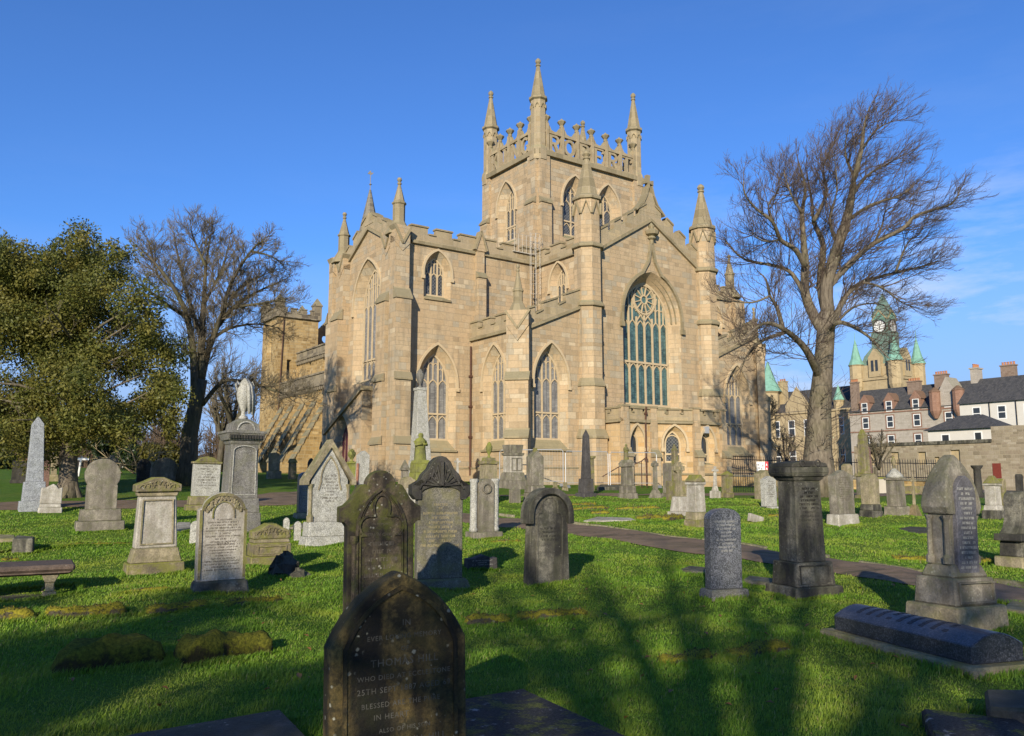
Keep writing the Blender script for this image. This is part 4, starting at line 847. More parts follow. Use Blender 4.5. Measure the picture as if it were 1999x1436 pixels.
# ================================================================ GRAVESTONES
G_CHRISTIE = gravestone('brown_black_sandstone', (0.06, 0.047, 0.033), dark=(.018, .016, .014), moss=(0.085, 0.092, 0.014), streak=.8, moss_amt=.75, lichen=.4, light=(.15, .115, .075))
G_HILL = gravestone('ochre_blackened_sandstone', (0.045, 0.036, 0.02), dark=(.009, .009, .009), moss=(0.022, 0.024, 0.01), streak=.95, moss_amt=.6, lichen=.6, light=(.21, .145, .05))
G_GREY = gravestone('grey_granite', (0.165, 0.155, 0.14), dark=(.06, .056, .048), moss=(.14, .14, .06), streak=.4, moss_amt=.3, speck=.5, lichen=.1, rough=.7)
G_DARKGR = gravestone('dark_polished_granite', (0.085, 0.088, 0.10), dark=(.03, .03, .035), moss=(.06, .065, .04), streak=.3, moss_amt=.15, speck=.8, lichen=.05, rough=.32, spec=.5, light=(.17, .17, .18))
G_LEDGER = gravestone('blue_black_granite', (0.032, 0.034, 0.042), dark=(.015, .015, .018), moss=(.03, .032, .03), streak=.25, moss_amt=.1, speck=.6, lichen=.08, rough=.36, spec=.6)
G_WHITE = gravestone('pale_weathered_stone', (0.42, 0.38, 0.32), dark=(.16, .135, .10), streak=.45, moss_amt=.25, lichen=.3, light=(.60, .56, .49))
G_BUFF = gravestone('buff_sandstone', (0.27, 0.225, 0.145), dark=(.10, .085, .06), moss=(.12, .12, .03), streak=.45, moss_amt=.5)
G_GREYS = gravestone('grey_sandstone', (0.21, 0.185, 0.145), dark=(.07, .06, .048), moss=(.10, .105, .04), streak=.55, moss_amt=.45)
G_MOSSY = gravestone('mossy_sandstone', (0.20, 0.165, 0.10), dark=(.05, .045, .035), moss=(.15, .15, .028), streak=.5, moss_amt=.95, lichen=.5)
G_BLACK = gravestone('sooty_stone', (0.055, 0.05, 0.045), dark=(.018, .017, .016), moss=(.06, .062, .03), streak=.6, moss_amt=.35, lichen=.3)
G_SOOT = gravestone('soot_streaked_stone', (0.10, 0.092, 0.075), dark=(.02, .019, .018), moss=(.085, .085, .045), streak=.8, moss_amt=.4, lichen=.25, light=(.24, .22, .17))
G_RED = gravestone('red_sandstone', (0.27, 0.125, 0.08), dark=(.10, .06, .045), streak=.3, moss_amt=.25, lichen=.1)
G_PINK = gravestone('brown_pink_granite', (0.16, 0.095, 0.08), dark=(.07, .045, .04), streak=.2, moss_amt=.2, speck=.5, lichen=.1)
G_OBEL = gravestone('dark_grey_obelisk_stone', (0.065, 0.06, 0.058), dark=(.028, .026, .026), moss=(.06, .055, .05), streak=.35, moss_amt=.15, lichen=.05)
G_GREEN = gravestone('green_algae_stone', (0.19, 0.19, 0.06), dark=(.07, .07, .03), moss=(.17, .18, .03), streak=.45, moss_amt=.9, lichen=.2)
G_WGRAN = gravestone('pale_granite', (0.33, 0.32, 0.285), dark=(.18, .17, .14), moss=(.2, .19, .1), streak=.2, moss_amt=.2, speck=.55, lichen=.1)
G_LILAC = gravestone('slate_grey_panel', (0.115, 0.11, 0.12), dark=(.06, .055, .055), moss=(.1, .1, .06), streak=.35, moss_amt=.1, lichen=.05)
def mosscap(name, side, top, top2, lo=.25):
    k = NT(name, .95, .1); o = k.obj(); f = k.noise(o, 34, 5, .75); g = k.noise(o, 7, 5, .7); u = k.math('ADD', k.upfac(lo, .85), k.math('MULTIPLY', k.math('SUBTRACT', g, .5), 2.2))
    c = k.mix(k.ramp(g, [(.4, 0.), (.62, 1.)]), side, tuple(q * .4 for q in side)); v = k.n('TexVoronoi', Scale=9.0); k.t.links.new(o, v.inputs['Vector']); c = k.mix(k.math('MULTIPLY', k.ramp(v.outputs['Distance'], [(.1, 1.), (.17, 0.)]), k.ramp(g, [(.5, 0.), (.56, .9)])), c, (.4, .38, .32))
    c = k.mix(k.ramp(u, [(.02, 0.), (.3, 1.)]), c, k.mix(k.ramp(f, [(.35, 0.), (.65, 1.)]), top, top2)); k.bump(k.math('ADD', f, g), .9, .03); return k.done(c)
MOSS = mosscap('moss_cushion', (.05, .042, .018), (.05, .055, .01), (.19, .18, .022), .05)
MOSSY_KERB = mosscap('mossed_kerb_stone', (.10, .085, .055), (.12, .12, .014), (.34, .28, .03), .25)
INK_D = plain('dark_lettering', (.03, .028, .025), .8, .1); INK_L = plain('pale_lettering', (.30, .295, .27), .8, .1); INK_G = plain('gilt_lettering', (.30, .245, .12), .7, .2); INK_M = plain('worn_lettering', (.10, .085, .065), .9, .1)
ROT0 = 32
class Mon:
    def __init__(s, name, label, cat, px, base, rot=ROT0, d=None, group=None, sink=.04):
        p = hit(px, base) if d is None else at(px, base, d); p.z = Gz(p.x, p.y) - sink
        s.p = p; s.d = p.y; s.s = p.y / F_PX; s.px = px; s.phi = R(rot) + math.atan2(p.x, p.y); s.base = base
        s.root = thing(name, label, cat, p, R(rot), group); lr = random.Random(int(px * 13 + base)); s.root.rotation_euler = (R(lr.gauss(0, .7)), R(lr.gauss(0, .8)), R(rot))
    def z(s, py): return at(s.px, py, s.d).z - s.p.z
    def w(s, wpx, t=0.0): return max(.05, (wpx * s.s - t * abs(math.sin(s.phi))) / math.cos(s.phi))
    def sq(s, wpx, ratio=1.0): return wpx * s.s / (math.cos(s.phi) + ratio * abs(math.sin(s.phi)))
def arc(cx, cz, r, a0, a1, n=10, rz=None): return [(cx + r * math.cos(R(a0 + (a1 - a0) * i / n)), cz + (rz or r) * math.sin(R(a0 + (a1 - a0) * i / n))) for i in range(n + 1)]
def outline(shape, w, h):
    a = w / 2
    if shape == 'round': return [(-a, 0), (a, 0)] + arc(0, h - a, a, 0, 180, 16)
    if shape == 'segment': r = w * .27; return [(-a, 0), (a, 0)] + arc(0, h - r, a, 0, 180, 14, r)
    if shape == 'flat': return [(-a, 0), (a, 0), (a, h), (-a, h)]
    if shape == 'gable': return [(-a, 0), (a, 0), (a, h - w * .42), (0, h), (-a, h - w * .42)]
    if shape == 'low_gable': return [(-a, 0), (a, 0), (a, h - w * .2), (0, h), (-a, h - w * .2)]
    if shape == 'pointed': return [(-a, 0), (a, 0)] + arch(0, a, None, h - w * .62, w * .62, 8)[::-1]
    if shape == 'lancet': return [(-a, 0), (a, 0)] + arch(0, a, None, h - w * .95, w * .95, 8)[::-1]
    if shape == 'shouldered': r = a * .62; return [(-a, 0), (a, 0), (a, h - r * .85), (a * .9, h - r * .6), (r, h - r * .55)] + arc(0, h - r * .6, r, 5, 175, 12, r * .6) + [(-r, h - r * .55), (-a * .9, h - r * .6), (-a, h - r * .85)]
    if shape == 'omega': b = a * .86; return [(-b, 0), (b, 0), (b, h - 1.62 * a)] + arc(0, h - a, a, -36, 216, 22) + [(-b, h - 1.62 * a)]
    if shape == 'scroll': return [(-a, 0), (a, 0), (a, h * .42), (a * .8, h * .62)] + arc(a * .35, h * .66, a * .42, 10, 85, 5, h * .26) + [(a * .14, h)] + [(-a * .14, h)] + arc(-a * .35, h * .66, a * .42, 95, 170, 5, h * .26) + [(-a * .8, h * .62), (-a, h * .42)]
    if shape == 'broken': return [(-a, 0), (a, 0), (a * .96, h * .82), (a * .6, h * .76), (a * .4, h * .9), (a * .1, h), (-a * .25, h * .9), (-a * .5, h * .82), (-a * .94, h * .8)]
def lettering(root, a0, a1, z0, z1, n, y, mat, seed=0, slope=0.0, centre=True):
    """worn, no longer readable lines of cut letters"""
    rnd = random.Random(seed); f = Fr(0, y, 0); m = MB(); st = (z1 - z0) / n
    for i in range(n):
        z = z1 - (i + .75) * st; full = (a1 - a0); L = full * rnd.choice([.45, .6, .75, .9, 1, .85]); x = a0 + (full - L) / 2 if centre else a0; e = x + L; hgt = st * .5
        while x < e:
            if rnd.random() < .14: x += hgt * .8; continue
            k = rnd.random(); w = hgt * rnd.uniform(.45, .8)
            if k < .35: fbox(m, f, x, x + w * .28, z, z + hgt, -.002, .004); fbox(m, f, x + w * .28, x + w, z + hgt * rnd.choice([0, .4, .8]), z + hgt * rnd.choice([.9, 1]) if False else z + hgt * .98, -.0015, .004) if k < .08 else fbox(m, f, x + w * .28, x + w * .9, z + hgt * .8, z + hgt, -.0015, .004)
            elif k < .7: fbox(m, f, x, x + w * .26, z, z + hgt, -.002, .004); fbox(m, f, x + w * .62, x + w * .88, z, z + hgt, -.002, .004)
            else: fbox(m, f, x, x + w * .85, z, z + hgt * .24, -.002, .004); fbox(m, f, x + w * .3, x + w * .56, z + hgt * .24, z + hgt, -.002, .004)
            x += w * 1.18
    if m.v: return m.build('inscription', mat, root)
def engraved(root, lines, y, mat, a_off=0.0, x0=0.0):
    """readable carved lines: (text, centre a, baseline z, width)"""
    out = []
    for txt, ca, z, wd in lines:
        c = bpy.data.curves.new('inscription', 'FONT'); c.body = txt; c.align_x = 'CENTER'; c.size = 1.0; c.extrude = .002; c.resolution_u = 2; c.space_character = 1.15
        o = bpy.data.objects.new('t', c); COL.objects.link(o); bpy.context.view_layer.update()
        dg = bpy.context.evaluated_depsgraph_get(); me = bpy.data.meshes.new_from_object(o.evaluated_get(dg)); bpy.data.objects.remove(o)
        xs = [v.co.x for v in me.vertices]; k = wd / max(1e-4, max(xs) - min(xs))
        for v in me.vertices: x, yy, zz = v.co; v.co = (x * k + ca, y - zz * .8, yy * k + z)
        me.materials.clear(); me.materials.append(mat); ob = bpy.data.objects.new('inscription', me); COL.objects.link(ob); ob.parent = root; out.append(ob)
    return out
def rag(pr, amt, seed):
    r = random.Random(seed); return [(x + r.uniform(-amt, amt), z + (r.uniform(-amt, amt) if i > 1 else 0)) for i, (x, z) in enumerate(pr)]
def head(label, px, base, wpx, top, shape, mat, t=.15, plinth=(), rot=ROT0, d=None, rows=None, group=None, lean=0.0, rim=False, bev=.012, name='headstone', cat='headstone', pmat=None):
    M = Mon(name, label, cat, px, base, rot, d, group); z0 = 0.0
    for i, (pw, yt, pt) in enumerate(plinth):
        m = MB(); z1 = M.z(yt); w = M.w(pw, pt); k = .96 if i == len(plinth) - 1 else .985; m.cbox(w, pt, z0, z1, w * k, pt * .9); m.build('plinth', pmat or mat, M.root, bevel=.02); z0 = z1
    w = M.w(wpx, t); h = M.z(top) - z0; m = MB(); pr = rag([(x, z + z0) for x, z in outline(shape, w, h)], .004, int(px + top)); m.prism(pr, -t / 2, t / 2)
    s = m.build('tablet', mat, M.root, bevel=bev, seg=2)
    if rim:
        q = MB(); f = Fr(0, -t / 2, 0); ins = [(x * .84, z0 + h * .05 + (z - z0) * .9) for x, z in pr]; ribbon(q, f, ins, w * .045, -.014, .01, True); q.build('moulding', mat, s)
    if rows: n, za, zb, ink = rows[:4]; lettering(s, -w * .36, w * .36, z0 + h * za, z0 + h * zb, n, -t / 2, ink, int(px * 7 + base))
    if lean: M.root.rotation_euler[1] = R(lean)
    return M
def pedestal(label, px, base, layers, mat, rot=ROT0, d=None, group=None, name='monument', cat='monument', ratio=1.0, mats={}, bev=.012):
    """layers from the ground up: (part name, top row, width below, width above)"""
    M = Mon(name, label, cat, px, base, rot, d, group); z0 = 0.0
    for nm, yt, wa, wb in layers:
        z1 = M.z(yt); a, b_ = M.sq(wa, ratio), M.sq(wb, ratio); m = MB(); m.cbox(a, a * ratio, z0, z1, b_, b_ * ratio); m.build(nm, mats.get(nm, mat), M.root, bevel=min(bev, b_ * .2)); z0 = z1
    M.top = z0; M.k = M.sq(1, ratio); return M
def urn(M, z0, z1, r, mat, drape=False, name='urn'):
    h = z1 - z0; m = MB(); m.lathe(0, 0, [(r * .55, z0), (r * .6, z0 + h * .04), (r * .3, z0 + h * .1), (r * .26, z0 + h * .18), (r * .55, z0 + h * .3), (r * .92, z0 + h * .5), (r, z0 + h * .62), (r * .93, z0 + h * .74), (r * .6, z0 + h * .82), (r * .7, z0 + h * .86), (r * .45, z0 + h * .93), (r * .14, z0 + h)], 14)
    u = m.build(name, mat, M.root, smooth=True)
    if drape:
        m = MB()
        for i in range(7): a = R(-75 + i * 24); m.tube([(r * .25 * math.cos(a), r * .25 * math.sin(a), z0 + h * .99), (r * .95 * math.cos(a), r * .95 * math.sin(a), z0 + h * .8), (r * 1.22 * math.cos(a), r * 1.22 * math.sin(a), z0 + h * .55), (r * 1.28 * math.cos(a + .1), r * 1.28 * math.sin(a + .1), z0 + h * (.12 + .06 * (i % 3)))], [r * .16, r * .22, r * .26, r * .2], 7)
        m.build('drapery', mat, u, smooth=True)
        m = MB(); 
        for sg in (1, -1): m.tube([(sg * r * .55, 0, z0 + h * .8), (sg * r * 1.05, 0, z0 + h * .93), (sg * r * 1.2, 0, z0 + h * .84), (sg * r * .95, 0, z0 + h * .68)], r * .1, 6)
        m.build('handles', mat, u, smooth=True)
    return u
def figure(M, z0, z1, r, mat, name='statue'):
    h = z1 - z0; m = MB(); n = 12; prof = [(1.05, 0), (1.0, .05), (.9, .3), (.82, .5), (.95, .64), (.98, .72), (.7, .79), (.36, .83), (.42, .87), (.46, .92), (.36, .98), (.1, 1.0)]; o = len(m.v)
    for j, (q, zz) in enumerate(prof):
        for k in range(n):
            a = 2 * math.pi * k / n; f = 1 + (.12 * math.sin(k * 2.6 + j * .4) if zz < .7 else 0); m.v.append((r * q * f * math.cos(a), r * q * f * .8 * math.sin(a) - (r * .2 if zz > .8 else 0), z0 + h * zz))
    for j in range(len(prof) - 1):
        for k in range(n): a = o + j * n + k; b_ = o + j * n + (k + 1) % n; m.f.append((a, b_, b_ + n, a + n))
    m.f.append(tuple(o + (len(prof) - 1) * n + k for k in range(n)))
    for sg in (-1, 1): m.tube([(sg * r * .95, 0, z0 + h * .7), (sg * r * 1.02, -r * .35, z0 + h * .55), (sg * r * .15, -r * .9, z0 + h * .6)], r * .2, 6)
    return m.build(name, mat, M.root, smooth=True)
def wheelcross(M, zb, zt, arm, wsh, mat, ring=True, name='cross', t=None):
    t = t or wsh * .8; m = MB(); h = zt - zb; zc = zt - arm * .95; f = Fr(0, 0, 0); k = wsh / 2
    plate(m, f, [(-k * 1.25, zb), (k * 1.25, zb), (k * .9, zc - k), (k * .9, zt), (-k * .9, zt), (-k * .9, zc - k)], -t / 2, t / 2); fbox(m, f, -arm, -k * .85, zc - k * .9, zc + k * .9, -t / 2 + .002, t / 2 - .002); fbox(m, f, k * .85, arm, zc - k * .9, zc + k * .9, -t / 2 + .002, t / 2 - .002)
    c = m.build(name, mat, M.root, bevel=.008)
    if ring:
        m = MB(); ribbon(m, f, circ(0, zc, arm * .66, 20), arm * .24, -t * .38, t * .38, True); m.build('ring', mat, c)
        m = MB(); m.lathe(0, 0, [(k * .6, 0), (k * .8, t * .2), (k * .3, t * .3)], 8); m.v = [(x, -t / 2 - z + t * .1, zc + y) for x, y, z in m.v]; m.build('boss', mat, c)
    return c

def ogive(a, z0, z1, b, n=9):
    q = [(a * (1 - i / n) + b * .75 * math.sin(math.pi * i / n) ** .9, z0 + (z1 - z0) * i / n + b * .7 * math.sin(math.pi * i / n)) for i in range(n + 1)]
    return [(-x, z) for x, z in q] + q[:-1][::-1]
# ---- the near stones
# Thomas Hill's stone in the foreground
M = Mon('headstone', 'dark pointed headstone of Thomas Hill, blackened and ochre-streaked, nearest the viewer', 'headstone', 774, 1475, 28, 4.9); w, t, h = .80, .17, 1.13
pr = [(-w / 2, 0), (w / 2, 0)] + ogive(w / 2, .74, h, .055)[::-1]; m = MB(); m.prism(pr, -t / 2, t / 2); s = m.build('tablet', G_HILL, M.root, bevel=.022, seg=3)
m = MB(); f = Fr(0, -t / 2, 0); ins = [(-w / 2 + .075, .02)] + ogive(w / 2 - .075, .73, h - .085, .05) + [(w / 2 - .075, .02)]
ribbon(m, f, ins, .022, -.012, .008); m.build('moulding', G_HILL, s)
L = [('IN', .03, .835, .045), ('EVER LOVING MEMORY', .02, .765, .44), ('OF', .02, .70, .045), ('THOMAS HILL', .02, .625, .40), ('WHO DIED AT ECCLESTONE', .02, .555, .55), ('25TH SEPT 1887 AGED 69', .02, .485, .55), ('BLESSED ARE THE PURE', 0, .41, .46), ('IN HEART', -.06, .345, .2), ('ALSO OF HIS SON', .02, .275, .3), ('GEORGE TRAILL HILL', 0, .2, .53), ('WHO DIED OCTOBER 1876', 0, .13, .5)]
engraved(s, L, -t / 2 + .0005, plain('grey_lettering', (.085, .08, .068), .85, .1, .9, 14))
m = MB(); m.cbox(w + .16, .34, -.1, .09); m.build('plinth', G_HILL, M.root, bevel=.02)
# Christie stone
M = Mon('headstone', 'tall dark shouldered headstone with green mossy crest and carved trefoil panel', 'headstone', 738, 1213, 24); t = .2; hw = M.w(160, t) / 2; H_ = M.z(918)
q = [(.82, 0), (.82, .64), (.9, .667), (1, .667), (1, .764), (.88, .775), (.74, .81), (.62, .865), (.52, .905), (.4, .912), (.36, .9)] + [(.36 * math.cos(R(a)) / 1, .9 + .1 * math.sin(R(a))) for a in (15, 30, 45, 60, 75)]
pr = [(-hw * .82, 0)] + [(x * hw, z * H_) for x, z in q] + [(0, H_)] + [(-x * hw, z * H_) for x, z in q[1:][::-1]]
m = MB(); m.prism(pr, -t / 2, t / 2); s = m.build('tablet', G_CHRISTIE, M.root, bevel=.018, seg=2)
f = Fr(0, -t / 2, 0); m = MB(); pa = [(-hw * .6, H_ * .1), (-hw * .6, H_ * .6)] + arch(0, hw * .6, None, H_ * .6, H_ * .28, 9) + [(hw * .6, H_ * .6), (hw * .6, H_ * .1)]
ribbon(m, f, pa, .03, -.03, .005); ribbon(m, f, [(x * .88, z - .02) for x, z in pa], .014, -.016, .005)
tre = arc(-hw * .3, H_ * .64, hw * .24, 250, 75, 9) + arc(0, H_ * .755, hw * .2, 215, -35, 12, hw * .32) + arc(hw * .3, H_ * .64, hw * .24, 105, -70, 9)
ribbon(m, f, [(-hw * .52, H_ * .58)] + tre + [(hw * .52, H_ * .58)], .024, -.026, .005); ribbon(m, f, [(-hw * .52, H_ * .1), (-hw * .52, H_ * .58)], .02, -.02, .005); ribbon(m, f, [(hw * .52, H_ * .58), (hw * .52, H_ * .1)], .02, -.02, .005)
m.build('trefoil_moulding', G_CHRISTIE, s)
engraved(s, [('ERECTED', 0, H_ * .68, hw * .3), ('IN MEMORY', 0, H_ * .645, hw * .42), ('ANDREW CHRISTIE', 0, H_ * .575, hw * .98)], -t / 2 + .0005, INK_M); lettering(s, -hw * .46, hw * .46, H_ * .3, H_ * .55, 5, -t / 2, INK_M, 3)
m = MB(); m.cbox(hw * 1.9, .36, -.05, .13, hw * 1.8, .3); m.build('plinth', G_CHRISTIE, M.root, bevel=.02)
m = MB(); m.lathe(-hw * .66, -t / 2 - .01, [(.045, .1), (.05, .16), (.03, .2), (.03, H_ * .52), (.05, H_ * .55), (.05, H_ * .58)], 8); m.build('colonnette', G_CHRISTIE, M.root)
# granite tablet under a dark carved pediment
G_GREYM = gravestone('lichened_granite', (0.135, 0.125, 0.10), dark=(.05, .045, .035), moss=(.15, .14, .035), streak=.45, moss_amt=.45, speck=.35, lichen=.2)
M = Mon('headstone', 'grey granite headstone under dark carved ogee pediment, beside the mossy shouldered stone', 'headstone', 855, 1150, 20); t = .2; w = M.w(92, t); zp = M.z(1128); za = M.z(962); zt = M.z(890)
m = MB(); m.cbox(M.w(132, .4), .42, 0, zp, M.w(112, .34), .32); m.build('plinth', G_GREYM, M.root, bevel=.03)
m = MB(); m.prism([(-w / 2, zp), (w / 2, zp), (w / 2, za + .1), (0, za + .16), (-w / 2, za + .1)], -t / 2, t / 2); s = m.build('tablet', G_GREYM, M.root, bevel=.01)
hw = M.w(118, t) / 2; hh = zt - za; m = MB(); pr = [(-hw * .85, za - .1), (-w / 2 + .05, za - .1), (-w / 2 + .05, za + .05)] + [(x, z) for x, z in arc(0, za + .0, w / 2 - .05, 170, 10, 8, .1)] + [(w / 2 - .05, za + .05), (w / 2 - .05, za - .1), (hw * .85, za - .1), (hw, za - .02), (hw, za + hh * .22), (hw * .74, za + hh * .3), (hw * .62, za + hh * .5), (hw * .42, za + hh * .66), (hw * .32, za + hh * .84), (hw * .16, za + hh * .96), (0, zt), (-hw * .16, za + hh * .96), (-hw * .32, za + hh * .84), (-hw * .42, za + hh * .66), (-hw * .62, za + hh * .5), (-hw * .74, za + hh * .3), (-hw, za + hh * .22), (-hw, za - .02)]
n = len(pr); plate(m, Fr(0, 0, 0), pr, -t / 2 - .035, t / 2 + .03); pd = m.build('pediment', G_BLACK, M.root, bevel=.01)
m = MB(); f = Fr(0, -t / 2 - .035, 0)
for sg in (-1, 1):
    for k in range(5): ribbon(m, f, [(sg * hw * .05, za + hh * .2), (sg * hw * (.15 + .13 * k), za + hh * (.72 - .12 * k)), (sg * hw * (.2 + .14 * k), za + hh * (.55 - .11 * k))], .025, -.03, .01)
ribbon(m, f, [(0, za + hh * .2), (0, za + hh * .86)], .045, -.05, .01); m.build('carved_leaves', G_BLACK, pd)
engraved(s, [('ERECTED', 0, za - .19, w * .3), ('BY', 0, za - .245, w * .08)], -t / 2, INK_G); lettering(s, -w * .43, w * .43, zp + (za - zp) * .36, za - .27, 8, -t / 2, INK_G, 12)
# round-topped stone with a hood
M = Mon('headstone', 'round-topped sooty headstone with projecting carved hood and yellow-green foot', 'headstone', 1067, 1139, 30); t = .17; w = M.w(88, t); h = M.z(962)
m = MB(); a = w / 2; m.prism([(-a * 1.03, 0), (a * 1.03, 0)] + arc(0, h - a * .9, a * .9, 0, 180, 18), -t / 2, t / 2); s = m.build('tablet', G_SOOT, M.root, bevel=.012)
m = MB(); f = Fr(0, -t / 2, 0); zc = h - a * .9; ribbon(m, f, [(-a * 1.0, zc - .14)] + arc(0, zc, a * .99, 180, 0, 20) + [(a * 1.0, zc - .14)], .1, -.07, t + .03); m.build('hood', G_SOOT, M.root, bevel=.01)
m = MB(); ribbon(m, f, [(-a * .62, .1), (-a * .62, zc - .05)] + arc(-a * .4, zc - .05, a * .22, 180, 90, 4) + arc(0, zc + .12, a * .4, 190, -10, 12) + arc(a * .4, zc - .05, a * .22, 90, 0, 4) + [(a * .62, .1)], .02, -.015, .004); m.build('panel_moulding', G_SOOT, s)
lettering(s, -a * .5, a * .5, h * .48, h * .64, 4, -t / 2, INK_D, 5)
# dark grey granite stone with a segmental top
M = head('slim dark grey granite headstone with low curved top, pale foot and plinth', 1414, 1166, 70, 992, 'segment', G_DARKGR, .16, [(98, 1148, .36)], 21, rows=(9, .45, .86, INK_L), pmat=G_GREY)
# big pedestal monument
M = pedestal('tall sooty pedestal monument with overhanging scrolled cap, beside dark granite stone', 1570, 1164, [('step', 1140, 146, 140), ('plinth', 1094, 116, 108), ('shaft', 938, 86, 78)], G_SOOT, 20, ratio=.85)
k = M.k; z = M.top; m = MB(); m.cbox(k * 82, k * 70, z, z + .06, k * 96, k * 82); m.cbox(k * 104, k * 89, z + .06, z + .11, k * 112, k * 96); m.cbox(k * 112, k * 96, z + .11, M.z(912)); q = m.build('cornice', G_SOOT, M.root, bevel=.01)
zt = M.z(900); zb = M.z(912); wq = k * 56; m = MB(); m.prism([(-wq, zb), (wq, zb), (wq * .9, zb + .06), (wq * .25, zt), (-wq * .25, zt), (-wq * .9, zb + .06)], -k * 46, k * 46); m.build('cap', G_BLACK, M.root, bevel=.012)
m = MB(); f = Fr(0, -k * 46, 0)
for sg in (-1, 1): ribbon(m, f, arc(sg * wq * .42, zb + .06, .045, 0, 330, 12), .016, -.012, .004)
m.build('scrolls', G_BLACK, M.root)
a = k * 86 / 2; m = MB(); f = Fr(0, -k * 86 * .85 / 2 + .012, 0); zp0, zp1 = M.z(1090), M.z(945); lettering(M.root, -a * .66, a * .66, zp0 + (zp1 - zp0) * .5, zp1 - .03, 9, -k * 80 * .85 / 2 - .003, INK_D, 21)
m = MB(); ribbon(m, Fr(0, -k * 112 * .85 / 2 + .004, 0), [(-k * 46, M.z(1135)), (k * 46, M.z(1135)), (k * 46, M.z(1100)), (-k * 46, M.z(1100))], .02, -.012, .02, True); m.build('panel_moulding', G_SOOT, M.root)
# gothic hooded monument at the right
M = Mon('monument', 'bulbous gothic hooded headstone with slate-blue inscribed face on stepped base', 'headstone', 1868, 1226, 29); k = M.s
m = MB(); m.cbox(.92, .66, -.05, M.z(1176), .88, .62); m.build('step', G_BUFF, M.root, bevel=.02); m = MB(); m.cbox(.74, .5, M.z(1176), M.z(1124), .7, .46); m.build('plinth', G_GREYS, M.root, bevel=.015)
m = MB(); m.cbox(.64, .4, M.z(1124), M.z(1098), .52, .3); q = m.build('collar', G_GREYS, M.root, bevel=.02)
z0, z1, zt = M.z(1098), M.z(998), M.z(886); m = MB(); m.prism([(-.24, z0 - .12), (.24, z0 - .12), (.24, z1 + .05), (-.24, z1 + .05)], -.13, .13); s = m.build('body', G_GREYS, M.root, bevel=.01)
m = MB(); m.prism([(-.27, z1 - .03), (.27, z1 - .03), (.3, z1 + .03)] + arch(0, .31, None, z1 + .05, zt - z1 - .05, 10)[::-1] + [(-.3, z1 + .03)], -.165, .165); m.v = [(x, y * (1 - .62 * max(0, (z - z1) / (zt - z1)) ** 1.6), z) for x, y, z in m.v]; m.build('hood', G_GREYS, M.root, bevel=.02, seg=2)
m = MB(); m.prism([(-.18, z0 - .1), (.18, z0 - .1)] + arch(0, .18, None, z1 + .16, .24, 8)[::-1], -.182, -.1); p = m.build('inscribed_panel', G_LILAC, M.root, bevel=.006); lettering(p, -.15, .15, z0 - .06, z1 + .28, 17, -.182, INK_L, 33)
m = MB()
for sg in (-1, 1):
    for yy in (-.1, .1): m.lathe(sg * .255, yy, [(.045, z0), (.05, z0 + .07), (.028, z0 + .1), (.028, z1 - .1), (.05, z1 - .04)], 8)
m.build('colonnettes', G_GREYS, s); m = MB(); ribbon(m, Fr(0, -.25, 0), [(-.3, M.z(1170)), (.3, M.z(1170)), (.3, M.z(1132)), (-.3, M.z(1132))], .018, -.012, .03, True); m.build('panel_moulding', G_GREYS, M.root)
# coped granite ledger
A, B_, C_ = hit(1630, 1246), hit(1900, 1318), hit(1972, 1290); ax = (B_ - A); L = math.hypot(ax.x, ax.y); rz = math.atan2(ax.y, ax.x); wd = .56; mid = (A + B_) / 2
M = thing('ledger_tomb', 'low dark blue granite grave cover with curved top and raised letters', 'grave', (mid.x, mid.y, Gz(mid.x, mid.y) - .03), rz)
m = MB(); m.box(-L / 2 - .12, L / 2 + .12, -.1, wd + .16, -.05, .1); m.build('base', G_BUFF, M, bevel=.02)
m = MB(); n = 12; pf = [(0, .1), (0, .25)] + [(wd * i / n, .25 + .1 * math.sin(math.pi * i / n)) for i in range(1, n)] + [(wd, .25), (wd, .1)]; o = len(m.v)
for x in (-L / 2, L / 2): m.v += [(x, y, z) for y, z in pf]
np_ = len(pf); m.f += [tuple(range(np_)), tuple(range(2 * np_ - 1, np_ - 1, -1))] + [(i, i + np_, (i + 1) % np_ + np_, (i + 1) % np_) for i in range(np_)]; cv = m.build('cover', G_LEDGER, M, bevel=.008)
m = MB(); rnd = random.Random(3)
for i in range(9):
    x = -L / 2 + .22 + i * (L - .5) / 9
    for j in range(8):
        if rnd.random() < .2: continue
        y0 = .1 + j * .045; y1 = y0 + .036; zz = lambda y: .25 + .1 * math.sin(math.pi * y / wd); m.add([(x, y0, zz(y0) - .01), (x + .06, y0, zz(y0) - .01), (x + .06, y1, zz(y1) - .01), (x, y1, zz(y1) - .01), (x, y0, zz(y0) + .003), (x + .05, y0, zz(y0) + .003), (x + .05, y1, zz(y1) + .003), (x, y1, zz(y1) + .003)], [(4, 5, 6, 7), (0, 1, 5, 4), (1, 2, 6, 5), (2, 3, 7, 6), (3, 0, 4, 7)])
m.build('inscription', plain('lead_lettering', (.022, .022, .026), .5, .3), cv)
